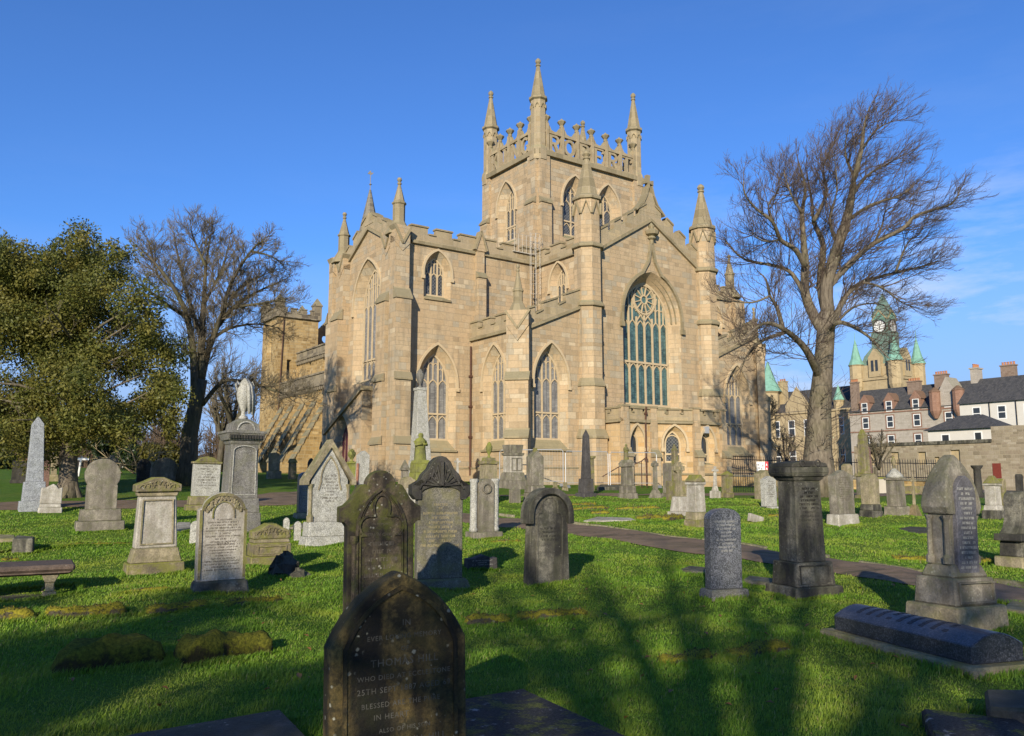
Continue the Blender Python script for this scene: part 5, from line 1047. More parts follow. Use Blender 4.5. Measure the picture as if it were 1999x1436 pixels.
# white floral stone
M = Mon('headstone', 'creamy round-topped headstone with carved floral arch and lichened brown edges', 'headstone', 428, 1156, 33); t = .17; zp = M.z(1131); w = M.w(92, t); h = M.z(960)
m = MB(); m.cbox(M.w(110, .3), .34, 0, zp, M.w(102, .3), .28); m.build('plinth', G_SOOT, M.root, bevel=.025)
a = w / 2; zs = h - a * .92; m = MB(); m.prism([(-a, zp), (a, zp), (a, zs + .06), (a * .86, zs + .09)] + arc(0, zs + .02, a * .84, 12, 168, 16, h - zs - .02) + [(-a * .86, zs + .09), (-a, zs + .06)], -t / 2, t / 2); s = m.build('tablet', G_WHITE, M.root, bevel=.012, seg=2)
m = MB(); f = Fr(0, -t / 2, 0); ribbon(m, f, [(-a * .93, zp + .03), (-a * .93, zs + .06)], .035, -.02, .01); ribbon(m, f, [(a * .93, zp + .03), (a * .93, zs + .06)], .035, -.02, .01); ribbon(m, f, arc(0, zs + .02, a * .86, 172, 8, 16, h - zs - .05), .04, -.025, .01); ribbon(m, f, [(-a * .45, zs - .06)] + arc(0, zs, a * .45, 180, 0, 12, a * .52) + [(a * .45, zs - .06)], .018, -.015, .01); m.build('moulding', G_MOSSY, s)
m = MB(); rnd = random.Random(6)
for i in range(34):
    an = R(6 + 168 * i / 33); rr = rnd.uniform(.55, .76); m.blob((a * rr * math.cos(an), -t / 2 - .004, zs + .02 + (h - zs) * rr * .98 * math.sin(an)), .028, .016, .028, 7, 4, .15, i)
m.build('carved_flowers', G_BUFF, s, smooth=True); lettering(s, -a * .72, a * .72, zp + (zs - zp) * .14, zs - .06, 19, -t / 2, INK_M, 2); engraved(s, [('WILLIAM', 0, zp + (zs - zp) * .54, a * .5)], -t / 2 - .001, INK_M)
# ---- scroll-capped stones and the tall urn monument
def scrollcap(M, yb, yt, wpx, mat, t, part='pediment'):
    zb, zt = M.z(yb), M.z(yt); w = M.w(wpx, t); h = zt - zb; m = MB(); m.prism([(-w / 2, zb), (w / 2, zb), (w / 2, zb + h * .5), (w * .3, zb + h * .72), (w * .1, zt), (-w * .1, zt), (-w * .3, zb + h * .72), (-w / 2, zb + h * .5)], -t / 2, t / 2); p = m.build(part, mat, M.root, bevel=.012)
    m = MB(); f = Fr(0, -t / 2, 0)
    for sg in (-1, 1):
        for k in range(4): ribbon(m, f, arc(sg * w * (.06 + .09 * k), zb + h * (.16 + .03 * k), w * (.07 + .012 * k), 90 - sg * 80, 90 + sg * 60, 7, h * (.6 - .11 * k)), w * .022, -.016, .004)
    m.build('carved_fronds', mat, p); return p
M = Mon('headstone', 'pedestal headstone with bright yellow-green lichened scroll pediment and pale panel', 'headstone', 300, 1120, 33); t = .3
for nm, y0, y1, wa, wb, mt, tt in (('step', 1120, 1096, 112, 108, G_MOSSY, .46), ('plinth', 1096, 1068, 98, 84, G_BUFF, .4), ('shaft', 1068, 968, 80, 70, G_WHITE, .28), ('neck', 968, 959, 74, 80, G_BUFF, .3)):
    m = MB(); z0 = max(0, M.z(y0)); m.cbox(M.w(wa, tt), tt, z0, M.z(y1), M.w(wb, tt), tt * .92); m.build(nm, mt, M.root, bevel=.015)
scrollcap(M, 959, 931, 88, G_MOSSY, .38); w = M.w(76, .28); m = MB(); f = Fr(0, -.142, 0); z0, z1 = M.z(1060), M.z(975); ribbon(m, f, [(-w * .4, z0), (w * .4, z0), (w * .37, z1), (-w * .37, z1)], .022, -.016, .03, True); m.build('panel_moulding', G_BUFF, M.root)
M = Mon('headstone', 'low green-brown stone block with scrolled leaf pediment behind the black rock', 'headstone', 524, 1104, 33)
for nm, y0, y1, wa, wb, mt, tt in (('step', 1104, 1084, 92, 90, G_MOSSY, .46), ('plinth', 1084, 1058, 84, 82, G_MOSSY, .36), ('neck', 1058, 1050, 78, 74, G_BUFF, .33)):
    m = MB(); m.cbox(M.w(wa, tt), tt, max(0, M.z(y0)), M.z(y1), M.w(wb, tt), tt * .92); m.build(nm, mt, M.root, bevel=.015)
scrollcap(M, 1050, 1021, 78, G_MOSSY, .32); m = MB(); w = M.w(82, .36); ribbon(m, Fr(0, -.175, 0), [(-w * .36, M.z(1078)), (w * .36, M.z(1078)), (w * .36, M.z(1064)), (-w * .36, M.z(1064))], .02, -.014, .03, True); m.build('panel_moulding', G_MOSSY, M.root)
M = pedestal('tallest grey granite pedestal with inscribed shaft, topped by a draped urn', 462, 1062, [('step', 1036, 96, 92), ('plinth', 1000, 86, 82), ('base', 972, 78, 74), ('shaft', 868, 68, 62)], G_GREY, 33, 21.5, mats={})
k = M.k; z = M.top; m = MB(); m.cbox(k * 64, k * 64, z, z + .1, k * 70, k * 70); m.cbox(k * 78, k * 78, z + .1, z + .27, k * 88, k * 88); m.cbox(k * 92, k * 92, z + .27, z + .34); c = m.build('cornice', G_GREY, M.root, bevel=.012)
m = MB(); [m.cbox(k * 4, k * 90, z + .14, z + .24, cx=k * (-38 + 6.4 * i)) for i in range(13)]; m.build('carved_frieze', G_BLACK, c)
z1 = z + .34; m = MB(); m.cbox(k * 66, k * 66, z1, z1 + .2, k * 60, k * 60); m.cbox(k * 56, k * 56, z1 + .2, z1 + .32, k * 26, k * 26); q = m.build('urn_base', G_GREY, M.root, bevel=.012)
m = MB(); f = Fr(0, -k * 33, 0); ribbon(m, f, arc(0, z1 + .02, k * 20, 180, 0, 12), .03, -.012, .05); m.build('carved_lunette', G_WGRAN, q)
urn(M, z1 + .32, M.z(738), k * 18, G_WGRAN, True)
a = k * 68 / 2; m = MB(); f = Fr(0, -a - .002, 0); zz0, zz1 = M.z(965), M.z(880); ribbon(m, f, [(-a * .8, zz0), (a * .8, zz0), (a * .76, zz1)] + arc(0, zz1, a * .76, 0, 180, 10, .12)[1:-1] + [(-a * .76, zz1)], .02, -.008, .12, True); m.build('panel_moulding', G_WGRAN, M.root)
lettering(M.root, -a * .62, a * .62, zz0 + (zz1 - zz0) * .45, zz1 + .02, 11, -a + .03, INK_L, 8)
# ---- left hand stones
pedestal('pale grey granite obelisk on stepped base in front of the evergreen', 64, 996, [('step', 977, 52, 50), ('pedestal', 940, 42, 38), ('shaft', 828, 31, 22), ('tip', 813, 22, 2)], gravestone('blue_grey_granite', (.24, .25, .26), dark=(.12, .12, .12), streak=.1, moss_amt=.1, speck=.6, lichen=.05), 33, name='obelisk', cat='obelisk')
head('small broken creamy marble stone with battered top, beside the obelisk', 97, 1000, 38, 944, 'broken', G_WHITE, .2, [(42, 990, .34), (38, 983, .28)], bev=.025)
head('grey omega-shaped headstone with bulging round top on two-step plinth', 194, 1035, 64, 895, 'omega', G_GREYS, .2, [(88, 1016, .5), (76, 993, .4)])
head('grey flat-capped stone panel with mossy overhanging lid, beside the urn pedestal', 398, 994, 52, 904, 'flat', G_WGRAN, .26, [(74, 985, .5), (64, 968, .42)], rows=(9, .2, .95, INK_M), pmat=G_MOSSY)
Mx = Mon('stone_lid', '', '', 400, 994, ROT0); bpy.data.objects.remove(Mx.root)
hs_ = [o for o in COL.objects if o.get('label', '').startswith('grey flat-capped')][0]; m = MB(); zc = Mx.z(905); m.cbox(Mx.w(58, .36), .36, zc, zc + .07); m.prism([(-.36, zc + .07), (.36, zc + .07), (.2, zc + .2), (0, zc + .24), (-.2, zc + .2)], -.17, .17); m.build('cap', G_MOSSY, hs_, bevel=.012)
head('wide grey round-topped headstone standing beyond the far side of the path', 319, 950, 51, 893, 'round', G_GREYS, .2)
head('narrow dark round-shouldered headstone beside the wide grey round one', 280, 941, 26, 895, 'pointed', G_BLACK, .2)
head('pale stone hidden behind the narrow dark round-shouldered headstone', 293, 938, 12, 900, 'round', G_BUFF, .2)
M = Mon('cross_headstone', 'small pale cross-topped stone peeping over the omega headstone', 'grave cross', 191, 938, d=38); m = MB(); m.cbox(.5, .22, 0, .9, .42, .2); m.build('shaft', G_BUFF, M.root); wheelcross(M, .9, M.z(890), .19, .16, G_BUFF, False)
M = Mon('cross_headstone', 'grey splay-armed cross peeping over the omega headstone', 'grave cross', 215, 938, d=40); m = MB(); m.cbox(.6, .22, 0, .9, .5, .2); m.build('shaft', G_GREYS, M.root); wheelcross(M, .9, M.z(888), .26, .22, G_GREYS, False)
head('dark green mossy capped stone at the shaded left edge', 36, 942, 26, 899, 'flat', G_BLACK, .3, [(30, 936, .5)])
pedestal('orange-red sandstone pedestal tomb with low pyramid cap', 57, 932, [('body', 901, 24, 22), ('cap', 898, 28, 28), ('top', 893, 26, 6)], G_RED, name='pedestal_tomb', cat='tomb', d=42)
head('pinkish brown round-topped headstone behind the grey obelisk', 86, 944, 17, 896, 'round', G_PINK, .2, d=36)
M = pedestal('slim pale pedestal carrying a dark hooded figure, left of the evergreen trunk', 104, 936, [('step', 926, 18, 16), ('shaft', 896, 11, 11), ('cap', 890, 15, 17)], G_BUFF, d=40, name='monument'); figure(M, M.top, M.z(870), .13, G_BLACK)
M = Mon('signpost', 'thin white post with a short arm in front of the dark shrub', 'signpost', 153, 924, 0, 44); m = MB(); m.tube([(0, 0, 0), (.1, 0, M.z(890))], .05, 6); m.build('post', WHITE, M.root); m = MB(); m.box(-.1, .5, -.03, .03, M.z(896) - .05, M.z(896) + .08); m.build('arm', WHITE, M.root)
# ---- stones against the old nave
head('tall buff round-topped headstone against the nave buttresses', 535, 923, 22, 883, 'segment', G_BUFF, .2, [(30, 919, .4)], d=46, rim=True)
pedestal('mossy square tomb with ragged top beside the nave wall', 571, 921, [('body', 903, 17, 15), ('cap', 895, 20, 12)], G_MOSSY, d=46, name='pedestal_tomb', cat='tomb')
head('dark lancet headstone with sooty border near the nave wall, left of its twin', 607, 922, 14, 894, 'lancet', G_BLACK, .2, d=44, rim=True)
head('dark lancet headstone partly hidden behind the granite gabled stone', 625, 922, 14, 890, 'lancet', G_BLACK, .2, d=43, rim=True)
def rock(label, px, base, wpx, hpx, mat, seed, name='boulder', cat='rock'):
    p = hit(px, base); s = p.y / F_PX; m = MB(); m.blob((0, 0, 0), wpx * s / 2, wpx * s / 2.6, hpx * s, 9, 5, .2, seed, True); jr = random.Random(seed); jj = .09 * wpx * s; m.v = [(x + jr.uniform(-jj, jj), y + jr.uniform(-jj, jj), z + jr.uniform(-jj, jj) * (z > .02)) for x, y, z in m.v]; o = m.build(name, mat, None, loc=(p.x, p.y, Gz(p.x, p.y) - .04), bevel=0); return tag(o, label, cat)
rock('low dark rounded stone on the shaded grass before the nave', 571, 926, 17, 9, G_BLACK, 3)
rock('jagged black broken stone stump on the sunlit grass', 555, 1124, 62, 47, G_BLACK, 5); rock('grey lump of rubble leaning on the black broken stump', 583, 1127, 42, 22, G_SOOT, 9)
# ---- granite gable with cross finial
M = Mon('headstone', 'steep-gabled pale granite headstone with cross finial and traced arch', 'headstone', 637, 1066, 33); t = .24
for nm, y0, y1, wa, wb, tt in (('step', 1066, 1046, 106, 102, .5), ('plinth', 1046, 1018, 92, 90, .42)): m = MB(); m.cbox(M.w(wa, tt), tt, max(0, M.z(y0)), M.z(y1), M.w(wb, tt), tt * .94); m.build(nm, G_WGRAN, M.root, bevel=.015)
z0, ze, zt = M.z(1018), M.z(936), M.z(872); hw = M.w(76, t) / 2; he = M.w(96, t) / 2; m = MB(); m.prism([(-hw, z0), (hw, z0), (hw, ze), (0, zt), (-hw, ze)], -t / 2, t / 2); s = m.build('tablet', G_WGRAN, M.root, bevel=.01)
m = MB(); f = Fr(0, -t / 2, 0); ribbon(m, f, [(-he, ze - .12), (-he, ze - .02), (0, zt + .08), (he, ze - .02), (he, ze - .12)], .1, -.06, t + .05); cp_ = m.build('coping', G_BUFF, M.root)
m = MB()
for sg in (-1, 1):
    for i in range(6): m.blob((sg * (he * (1 - (i + .5) / 6.6)), 0, ze + .02 + (zt - ze) * (i + .7) / 6.6), .05, .06, .05, 7, 4, .15, i)
m.build('crockets', G_BUFF, cp_, smooth=True)
m = MB(); ribbon(m, f, [(-hw * .62, z0 + (ze - z0) * .75), (-hw * .5, ze - .05)] + arch(0, hw * .5, None, ze - .02, (zt - ze) * .72, 8) + [(hw * .5, ze - .05), (hw * .62, z0 + (ze - z0) * .75)], .03, -.02, .01); m.build('tracery', G_BUFF, s)
wheelcross(M, zt + .04, M.z(861), .1, .1, G_BUFF, False, 'cross_finial', .12); lettering(s, -hw * .5, hw * .5, z0 + (ze - z0) * .45, ze + .12, 9, -t / 2, INK_M, 4)
for sg in (-1, 1):
    m = MB(); m.lathe(sg * hw * 1.02, -t / 2 + .02, [(.07, z0), (.08, z0 + .12), (.045, z0 + .17), (.045, ze - .2), (.075, ze - .1)], 8); m.build('colonnette', G_BUFF, M.root)
head('dark metal-faced tablet with pale border, left of the gabled granite stone', 600, 1010, 42, 920, 'segment', G_DARKGR, .2, [(56, 1000, .4)], 33, rows=(12, .3, .92, INK_G), rim=True, pmat=G_BUFF)
def post(label, px, base, wpx, top): return head(label, px, base, wpx, top, 'pointed', G_WGRAN, .14, rot=20, name='kerb_post', cat='post', group='small granite kerb posts')
post('small granite kerb post, the taller one right of the scrolled block', 580, 1058, 14, 1017); post('small granite kerb post, the shorter one behind the scrolled block', 558, 1040, 12, 1010); post('small granite kerb post beside the creamy floral headstone', 379, 1062, 18, 1016)
# ---- stones before the transept
M = head('gabled pale stone shaped like a little house, with pink colonnette', 704, 985, 26, 879, 'gable', G_WGRAN, .3, [(34, 972, .55), (30, 958, .45)], d=29); m = MB(); m.lathe(-M.w(26, .3) / 2 - .04, -.14, [(.05, M.z(955)), (.05, M.z(905))], 8); m.build('colonnette', G_RED, M.root)
M = pedestal('weathered green urn on a mossy pedestal near the porch', 686, 930, [('body', 905, 18, 16), ('cap', 901, 22, 20)], G_GREEN, d=41); urn(M, M.top, M.z(876), .2, G_GREEN)
M = pedestal('green algae-covered draped statue on stepped mossy pedestal', 821, 985, [('step', 955, 60, 56), ('plinth', 922, 48, 44), ('pedestal', 905, 42, 40), ('cap', 898, 40, 34)], G_GREEN, d=31); figure(M, M.top, M.z(845), M.k * 16, G_GREEN)
M = pedestal('tallest grey obelisk, crowned with an urn, standing against the transept', 821, 950, [('step', 925, 60, 58), ('plinth', 898, 50, 46), ('die', 876, 42, 39), ('shaft', 762, 39, 23), ('cap', 757, 27, 27)], G_WGRAN, d=38, name='obelisk', cat='obelisk'); urn(M, M.top, M.z(720), M.k * 11, G_GREY)
pedestal('small dark shrine-like stone with pale gablet left of the green statue', 790, 965, [('body', 918, 17, 15), ('cap', 913, 22, 20), ('gablet', 897, 18, 2)], G_GREYS, d=34, name='pedestal_tomb', cat='tomb')
head('pale ogee-topped stone partly hidden behind the granite stone with dark pediment', 792, 1020, 34, 930, 'shouldered', G_BUFF, .25, d=25); head('creamy white slab edge showing beside the mossy shouldered headstone', 803, 1000, 18, 952, 'flat', G_WHITE, .2, d=24)
M = Mon('cross_headstone', 'slender white cross in front of the transept wall', 'grave cross', 893, 945, d=38); m = MB(); m.cbox(.4, .3, 0, .5, .25, .2); m.build('base', G_WHITE, M.root); wheelcross(M, .5, M.z(894), .16, .1, G_WHITE, False)
M = pedestal('square pale pedestal with small mossy urn on moulded lid', 952, 975, [('step', 958, 44, 42), ('shaft', 906, 36, 34), ('lid', 900, 42, 42), ('upper_step', 893, 30, 26)], G_BUFF, d=30, mats={'lid': G_MOSSY, 'upper_step': G_MOSSY}); urn(M, M.top, M.z(862), M.k * 9, G_GREEN)
M = Mon('headstone', 'pale twin-pillared headstone with wreath in its arched centre', 'headstone', 945, 1050, 30); t = .22; m = MB(); m.cbox(M.w(72, .4), .42, 0, M.z(1037)); m.build('plinth', G_GREYS, M.root, bevel=.015)
z0, zt = M.z(1037), M.z(934); w = M.w(60, t); m = MB(); m.prism([(-w * .28, z0), (w * .28, z0)] + [(x, z) for x, z in arc(0, zt - w * .22, w * .28, 0, 180, 10, w * .22)], -t / 2, t / 2); s = m.build('tablet', G_GREYS, M.root)
for sg in (-1, 1): m = MB(); m.lathe(sg * w * .4, 0, [(w * .14, z0), (w * .15, z0 + .06), (w * .12, z0 + .1), (w * .12, zt - .1), (w * .15, zt - .04), (w * .13, zt)], 12); m.build('pillar', G_WGRAN, M.root, smooth=True)
m = MB(); ribbon(m, Fr(0, -t / 2, 0), circ(0, zt - w * .32, w * .15, 14), .03, -.03, .005, True); m.build('wreath', G_GREYS, s, smooth=True)
M = pedestal('square twin-panelled tomb with coffered lid before the aisle wall', 1001, 945, [('step', 937, 66, 62), ('plinth', 922, 52, 44), ('body', 889, 38, 38), ('cornice', 884, 43, 46), ('lid', 868, 36, 42)], G_GREYS, d=40, name='pedestal_tomb', cat='tomb', mats={'body': G_WHITE})
m = MB(); k = M.k; ribbon(m, Fr(0, -k * 19, 0), [(-k * 15, M.z(918)), (-k * 1, M.z(918)), (-k * 1, M.z(894)), (-k * 15, M.z(894))], .03, -.03, .01, True); ribbon(m, Fr(0, -k * 19, 0), [(k * 2, M.z(918)), (k * 15, M.z(918)), (k * 15, M.z(894)), (k * 2, M.z(894))], .03, -.03, .01, True); m.build('panel_moulding', G_GREYS, M.root)
M = head('grey-green steep-gabled headstone with recessed panel, behind the round-topped hooded stone', 1044, 975, 34, 880, 'gable', G_GREYS, .4, [(46, 962, .6), (42, 948, .52)], d=31); m = MB(); m.cbox(.12, .12, M.z(884), M.z(874)); m.build('finial', G_MOSSY, M.root)
head('short grey broken headstone leaning backward with ragged mossy top', 1005, 981, 24, 948, 'broken', G_GREYS, .18, d=None, bev=.02)
for px, lab in ((1084, 'small buff stump of a headstone, the left of a pair on far lawn'), (1103, 'small buff stump of a headstone, the right of a pair on far lawn')): head(lab, px, 953, 9, 941, 'flat', G_BUFF, .2, [(13, 950.5, .5)], d=38, name='headstone_stump', group='paired stumps on the far lawn')
M = pedestal('near-black sharp obelisk on dark inscribed pedestal before the church', 1144, 974, [('step', 962, 43, 41), ('pedestal', 934, 31, 29), ('shaft', 851, 21, 14), ('tip', 838, 14, 1)], G_OBEL, d=33.5, name='obelisk', cat='obelisk'); lettering(M.root, -M.k * 10, M.k * 10, M.z(958), M.z(938), 6, -M.k * 15.5, INK_M, 4)
M = pedestal('grey pedestal carrying a small robed angel statue with clasped hands', 1226, 978, [('step', 962, 41, 38), ('plinth', 948, 34, 32), ('shaft', 911, 27, 23), ('cap', 903, 30, 33), ('dome', 897, 30, 20)], G_GREYS, d=33); figure(M, M.top, M.z(866), M.k * 7.5, G_MOSSY)
M = pedestal('short stone pillar with urn just behind the near-black obelisk', 1157, 960, [('shaft', 895, 9, 8), ('cap', 890, 13, 16)], G_MOSSY, d=39)
M = pedestal('grey celtic wheel cross on pyramid base, left of two wheel crosses', 1280, 979, [('step', 973, 42, 42), ('base', 956, 30, 14)], G_GREYS, d=33, name='celtic_cross', cat='grave cross'); wheelcross(M, M.top, M.z(899), M.k * 11, M.k * 10, G_GREYS)
head('tall narrow grey slab between the two wheel crosses', 1304, 978, 19, 904, 'flat', G_GREYS, .3, [(26, 962, .5)], d=34)
M = pedestal('pale celtic wheel cross on tall tapered plinth, right of two wheel crosses', 1327, 1004, [('step', 998, 48, 47), ('base', 969, 38, 28)], G_WHITE, name='celtic_cross', cat='grave cross'); wheelcross(M, M.top, M.z(901), M.k * 19, M.k * 14, G_BUFF)
pedestal('mossy buff obelisk standing behind the pale wheel cross', 1322, 985, [('pedestal', 938, 42, 40), ('shaft', 878, 17, 13), ('tip', 866, 13, 2)], G_MOSSY, d=31.5, name='obelisk', cat='obelisk')
M = pedestal('white streaked pedestal with mossy scroll cap on lichened plinth', 1360, 1029, [('step', 1014, 50, 47), ('plinth', 999, 44, 40), ('shaft', 946, 38, 34), ('neck', 941, 40, 42)], G_WHITE, mats={'step': G_MOSSY, 'plinth': G_BUFF}); z = M.top; k = M.k; m = MB(); m.prism([(-k * 21, z), (k * 21, z), (k * 20, z + .06), (k * 12, z + .12), (k * 5, z + .2), (-k * 5, z + .2), (-k * 12, z + .12), (-k * 20, z + .06)], -k * 20, k * 20); m.build('scroll_cap', G_MOSSY, M.root, bevel=.02)
M = pedestal('small pale foliated cross on a square block', 1396, 973, [('block', 958, 21, 21), ('base', 948, 15, 9)], G_WHITE, d=34, name='grave_cross', cat='grave cross'); wheelcross(M, M.top, M.z(910), M.k * 11, M.k * 7.5, G_WHITE, False)
pedestal('plain mossy pedestal with low pyramid top, right of the foliated cross', 1420, 973, [('step', 962, 26, 25), ('shaft', 929, 22, 22), ('lid', 926, 26, 26), ('top', 919, 24, 3)], G_MOSSY, d=34.5)
head('smooth white shouldered headstone on a flat base slab', 1502, 991, 30, 929, 'low_gable', G_WGRAN, .2, [(42, 988.5, .6)], rows=(8, .3, .85, INK_M)); head('buff stone with wide gabled cap behind the smooth white headstone', 1493, 976, 38, 917, 'low_gable', G_BUFF, .4, d=33)
head('mossy gabled stone with a thick cap left of the tall sooty pedestal', 1531, 968, 26, 904, 'low_gable', G_MOSSY, .5, d=34)
head('small tilted flat marker of pinkish stone in the grass', 1474, 1018, 30, 1005, 'flat', G_WHITE, .1, lean=14, name='grave_marker', cat='grave marker')
head('grey pointed-shouldered headstone on bright white base, right of tall sooty pedestal', 1646, 1024, 46, 917, 'low_gable', G_GREYS, .22, [(62, 1003, .42)], rows=(14, .3, .85, INK_M), pmat=G_WHITE)
M = pedestal('tall mossy obelisk on a dark panelled pedestal before the railings', 1690, 978, [('step', 966, 40, 38), ('pedestal', 930, 32, 31), ('lid', 924, 38, 36), ('shaft', 850, 24, 18), ('tip', 838, 18, 6)], G_MOSSY, d=34, name='obelisk', cat='obelisk', mats={'pedestal': G_GREYS})
pedestal('slim brown-pink obelisk just behind the tall mossy obelisk', 1700, 960, [('pedestal', 935, 16, 15), ('shaft', 878, 12, 9), ('tip', 869, 9, 1)], G_PINK, d=41, name='obelisk', cat='obelisk')
head('small scroll-topped stone with round eye near the railings', 1654, 945, 20, 905, 'shouldered', G_BUFF, .3, d=40)
head('thick round-topped mossy headstone on a dark block, beside the urn monument', 1701, 1008, 34, 925, 'round', G_BUFF, .32, [(46, 996, .5), (41, 984, .44)], pmat=G_SOOT)
M = pedestal('grey square monument under domed lid with egg-shaped finial', 1752, 1005, [('step', 988, 48, 46), ('shaft', 937, 35, 33), ('lid', 932, 39, 42)], G_GREYS, d=None); m = MB(); z = M.top; k = M.k; m.lathe(0, 0, [(k * 22, z), (k * 21, z + .07), (k * 14, z + .16), (k * 7, z + .24), (k * 4, z + .28)], 12); m.build('dome', G_WGRAN, M.root, smooth=True); urn(M, z + .26, M.z(891), k * 6, G_MOSSY, name='finial')
M = pedestal('thin brown stone cross on a tall pyramid base', 1786, 1006, [('base', 985, 27, 12)], gravestone('brown_stone', (.19, .14, .085), streak=.3, moss_amt=.4), d=None, name='grave_cross', cat='grave cross'); wheelcross(M, M.top, M.z(931), M.k * 10, M.k * 6.5, G_BUFF, False)
pedestal('white weathered pedestal with bright mossy cap near the right edge', 1941, 1011, [('step', 996, 43, 42), ('plinth', 986, 36, 32), ('shaft', 948, 29, 28), ('neck', 944, 34, 36), ('cap', 928, 34, 10)], G_WHITE, mats={'cap': G_MOSSY, 'step': G_SOOT})
head('tall yellowish flat stone behind the white weathered pedestal', 1958, 996, 15, 934, 'pointed', G_MOSSY, .2, [(20, 990, .35)], d=29)
M = Mon('column', 'black fluted stump column with a flared cap before the ruined wall', 'monument', 1911, 965, d=38); m = MB(); m.lathe(0, 0, [(.24, 0), (.24, .2), (.17, .26), (.15, M.z(916)), (.24, M.z(911)), (.25, M.z(908))], 12); m.build('shaft', G_BLACK, M.root, smooth=True)
M = Mon('monument', 'scroll-sided dark monument cut off by the right edge of the photo', 'monument', 1994, 1108, 30); m = MB(); m.cbox(.8, .5, 0, M.z(1086)); m.build('step', G_BUFF, M.root, bevel=.02); m = MB(); m.cbox(.62, .4, M.z(1086), M.z(1056), .58, .38); m.build('plinth', G_SOOT, M.root, bevel=.015); m = MB(); m.cbox(.78, .5, M.z(1056), M.z(1042), .74, .48); m.build('cornice', G_BLACK, M.root, bevel=.015)
m = MB(); z0, z1 = M.z(1042), M.z(958); m.prism([(-.36, z0), (.36, z0), (.24, z0 + .12), (.17, z0 + .3), (.17, z1 - .2)] + arc(0, z1 - .16, .17, 0, 180, 10, .16) + [(-.17, z1 - .2), (-.17, z0 + .3), (-.24, z0 + .12)], -.15, .15); m.build('scrolled_top', G_SOOT, M.root, bevel=.015, seg=2)
head('small dark vase-shaped stone by the ruined wall at the right', 1990, 950, 14, 925, 'round', G_BLACK, .25, d=38)
# ---- table tomb at the left edge
A = hit(58, 1172); M = thing('table_tomb', 'stone table tomb with dark cracked top slab on baluster legs', 'tomb', (A.x - .55, A.y + .42, Gz(A.x, A.y) - .03), R(30)); m = MB(); m.cbox(1.46, .8, .33, .38, 1.58, .9); m.cbox(1.6, .92, .38, .47); m.build('top_slab', gravestone('purple_brown_slab', (.12, .085, .065), dark=(.05, .04, .035), moss=(.09, .07, .05), streak=.4, moss_amt=.5), M, bevel=.03)
for x in (-.55, .5):
    for y in (-.28, .28): m = MB(); m.cbox(.2, .16, 0, .1, .16, .14, x, y); m.cbox(.11, .11, .1, .22, .11, .11, x, y); m.cbox(.12, .12, .22, .33, .22, .18, x, y); m.build('leg', G_BUFF, M, bevel=.01)
m = MB(); m.cbox(1.7, 1.0, -.05, .03); m.build('floor_slab', G_SOOT, M, bevel=.02)
# ---- flat and low stones
def slab(label, corners, h, mat, name='ledger_stone', lift=0.0, bev=.02, cat='ledger'):
    P = [hit(*c) for c in corners]; o = sum(P, Vector()) / len(P); o.z = min(Gz(p.x, p.y) for p in P) - .05; m = MB(); n = len(P); m.v = [(p.x - o.x, p.y - o.y, 0) for p in P] + [(p.x - o.x, p.y - o.y, Gz(p.x, p.y) - o.z + h) for p in P]
    m.f = [tuple(range(n))[::-1], tuple(range(n, 2 * n))] + [(i, (i + 1) % n, (i + 1) % n + n, i + n) for i in range(n)]; return tag(m.build(name, mat, None, bevel=bev, loc=o), label, cat)
k = NT('moss_speckled_dark_slab', .8, .25); o = k.obj(); n1, n2, n3 = k.noise(o, 5, 7, .7), k.noise(o, 60, 5, .7), k.noise(k.obj(loc=(4, 9, 2)), 9, 6, .7)
c = k.mix(k.ramp(n2, [(.4, 0.), (.62, 1.)]), (.014, .014, .014), (.05, .05, .05)); c = k.mix(k.ramp(n3, [(.6, 0.), (.66, .85)]), c, (.33, .33, .32)); c = k.mix(k.ramp(n1, [(.5, 0.), (.58, .95)]), c, k.mix(k.ramp(n2, [(.4, 0.), (.6, 1.)]), (.03, .04, .008), (.16, .17, .025))); k.bump(k.math('ADD', n1, n2), .9, .03); G_SLABM = k.done(c)
slab('dark blue-grey flat gravestone, cut off at the bottom left of the photo', [(-60, 1540), (260, 1461), (548, 1410), (660, 1530)], .09, gravestone('dark_worn_slab', (.03, .031, .034), dark=(.012, .012, .013), moss=(.05, .052, .02), streak=.7, moss_amt=.3, lichen=.4, rough=.6, light=(.07, .07, .07)))
slab('black flat gravestone thick with moss, right of the Thomas Hill stone', [(860, 1500), (885, 1402), (1022, 1376), (1250, 1490)], .12, G_SLABM)
slab('lichen-spotted broken slab, lower of two at the bottom right corner', [(1830, 1490), (1800, 1412), (1990, 1436), (2080, 1490)], .1, G_SLABM)
slab('black slab tilted on edge, upper of two at the bottom right corner', [(1930, 1432), (1925, 1392), (2060, 1394), (2090, 1440)], .16, G_BLACK)
slab('long pale flat ledger lying in the sunlit grass beyond the path', [(1138, 1021), (1165, 1013), (1232, 1015), (1243, 1020)], .07, G_WHITE)
slab('dark flat round-ended ledger in the grass, left of the gothic hooded stone', [(1752, 1034), (1775, 1029), (1845, 1033), (1840, 1043), (1780, 1042)], .03, G_BLACK)
slab('flat mossy slab between the dark granite stone and path', [(1325, 1116), (1345, 1108), (1400, 1113), (1390, 1122)], .04, G_SOOT)
slab('narrow flat stone lying between the dark granite headstone and sooty pedestal', [(1450, 1138), (1462, 1130), (1515, 1136), (1505, 1146)], .06, G_GREYS)
slab('small rough buff kerb block at the left, behind the table tomb', [(22, 1081), (30, 1072), (66, 1076), (62, 1081)], .3, G_SOOT, 'kerb_block', cat='block'); slab('flat buff slab cut by the left edge of the photo', [(-40, 1063), (-30, 1052), (28, 1054), (30, 1062)], .12, G_BUFF)
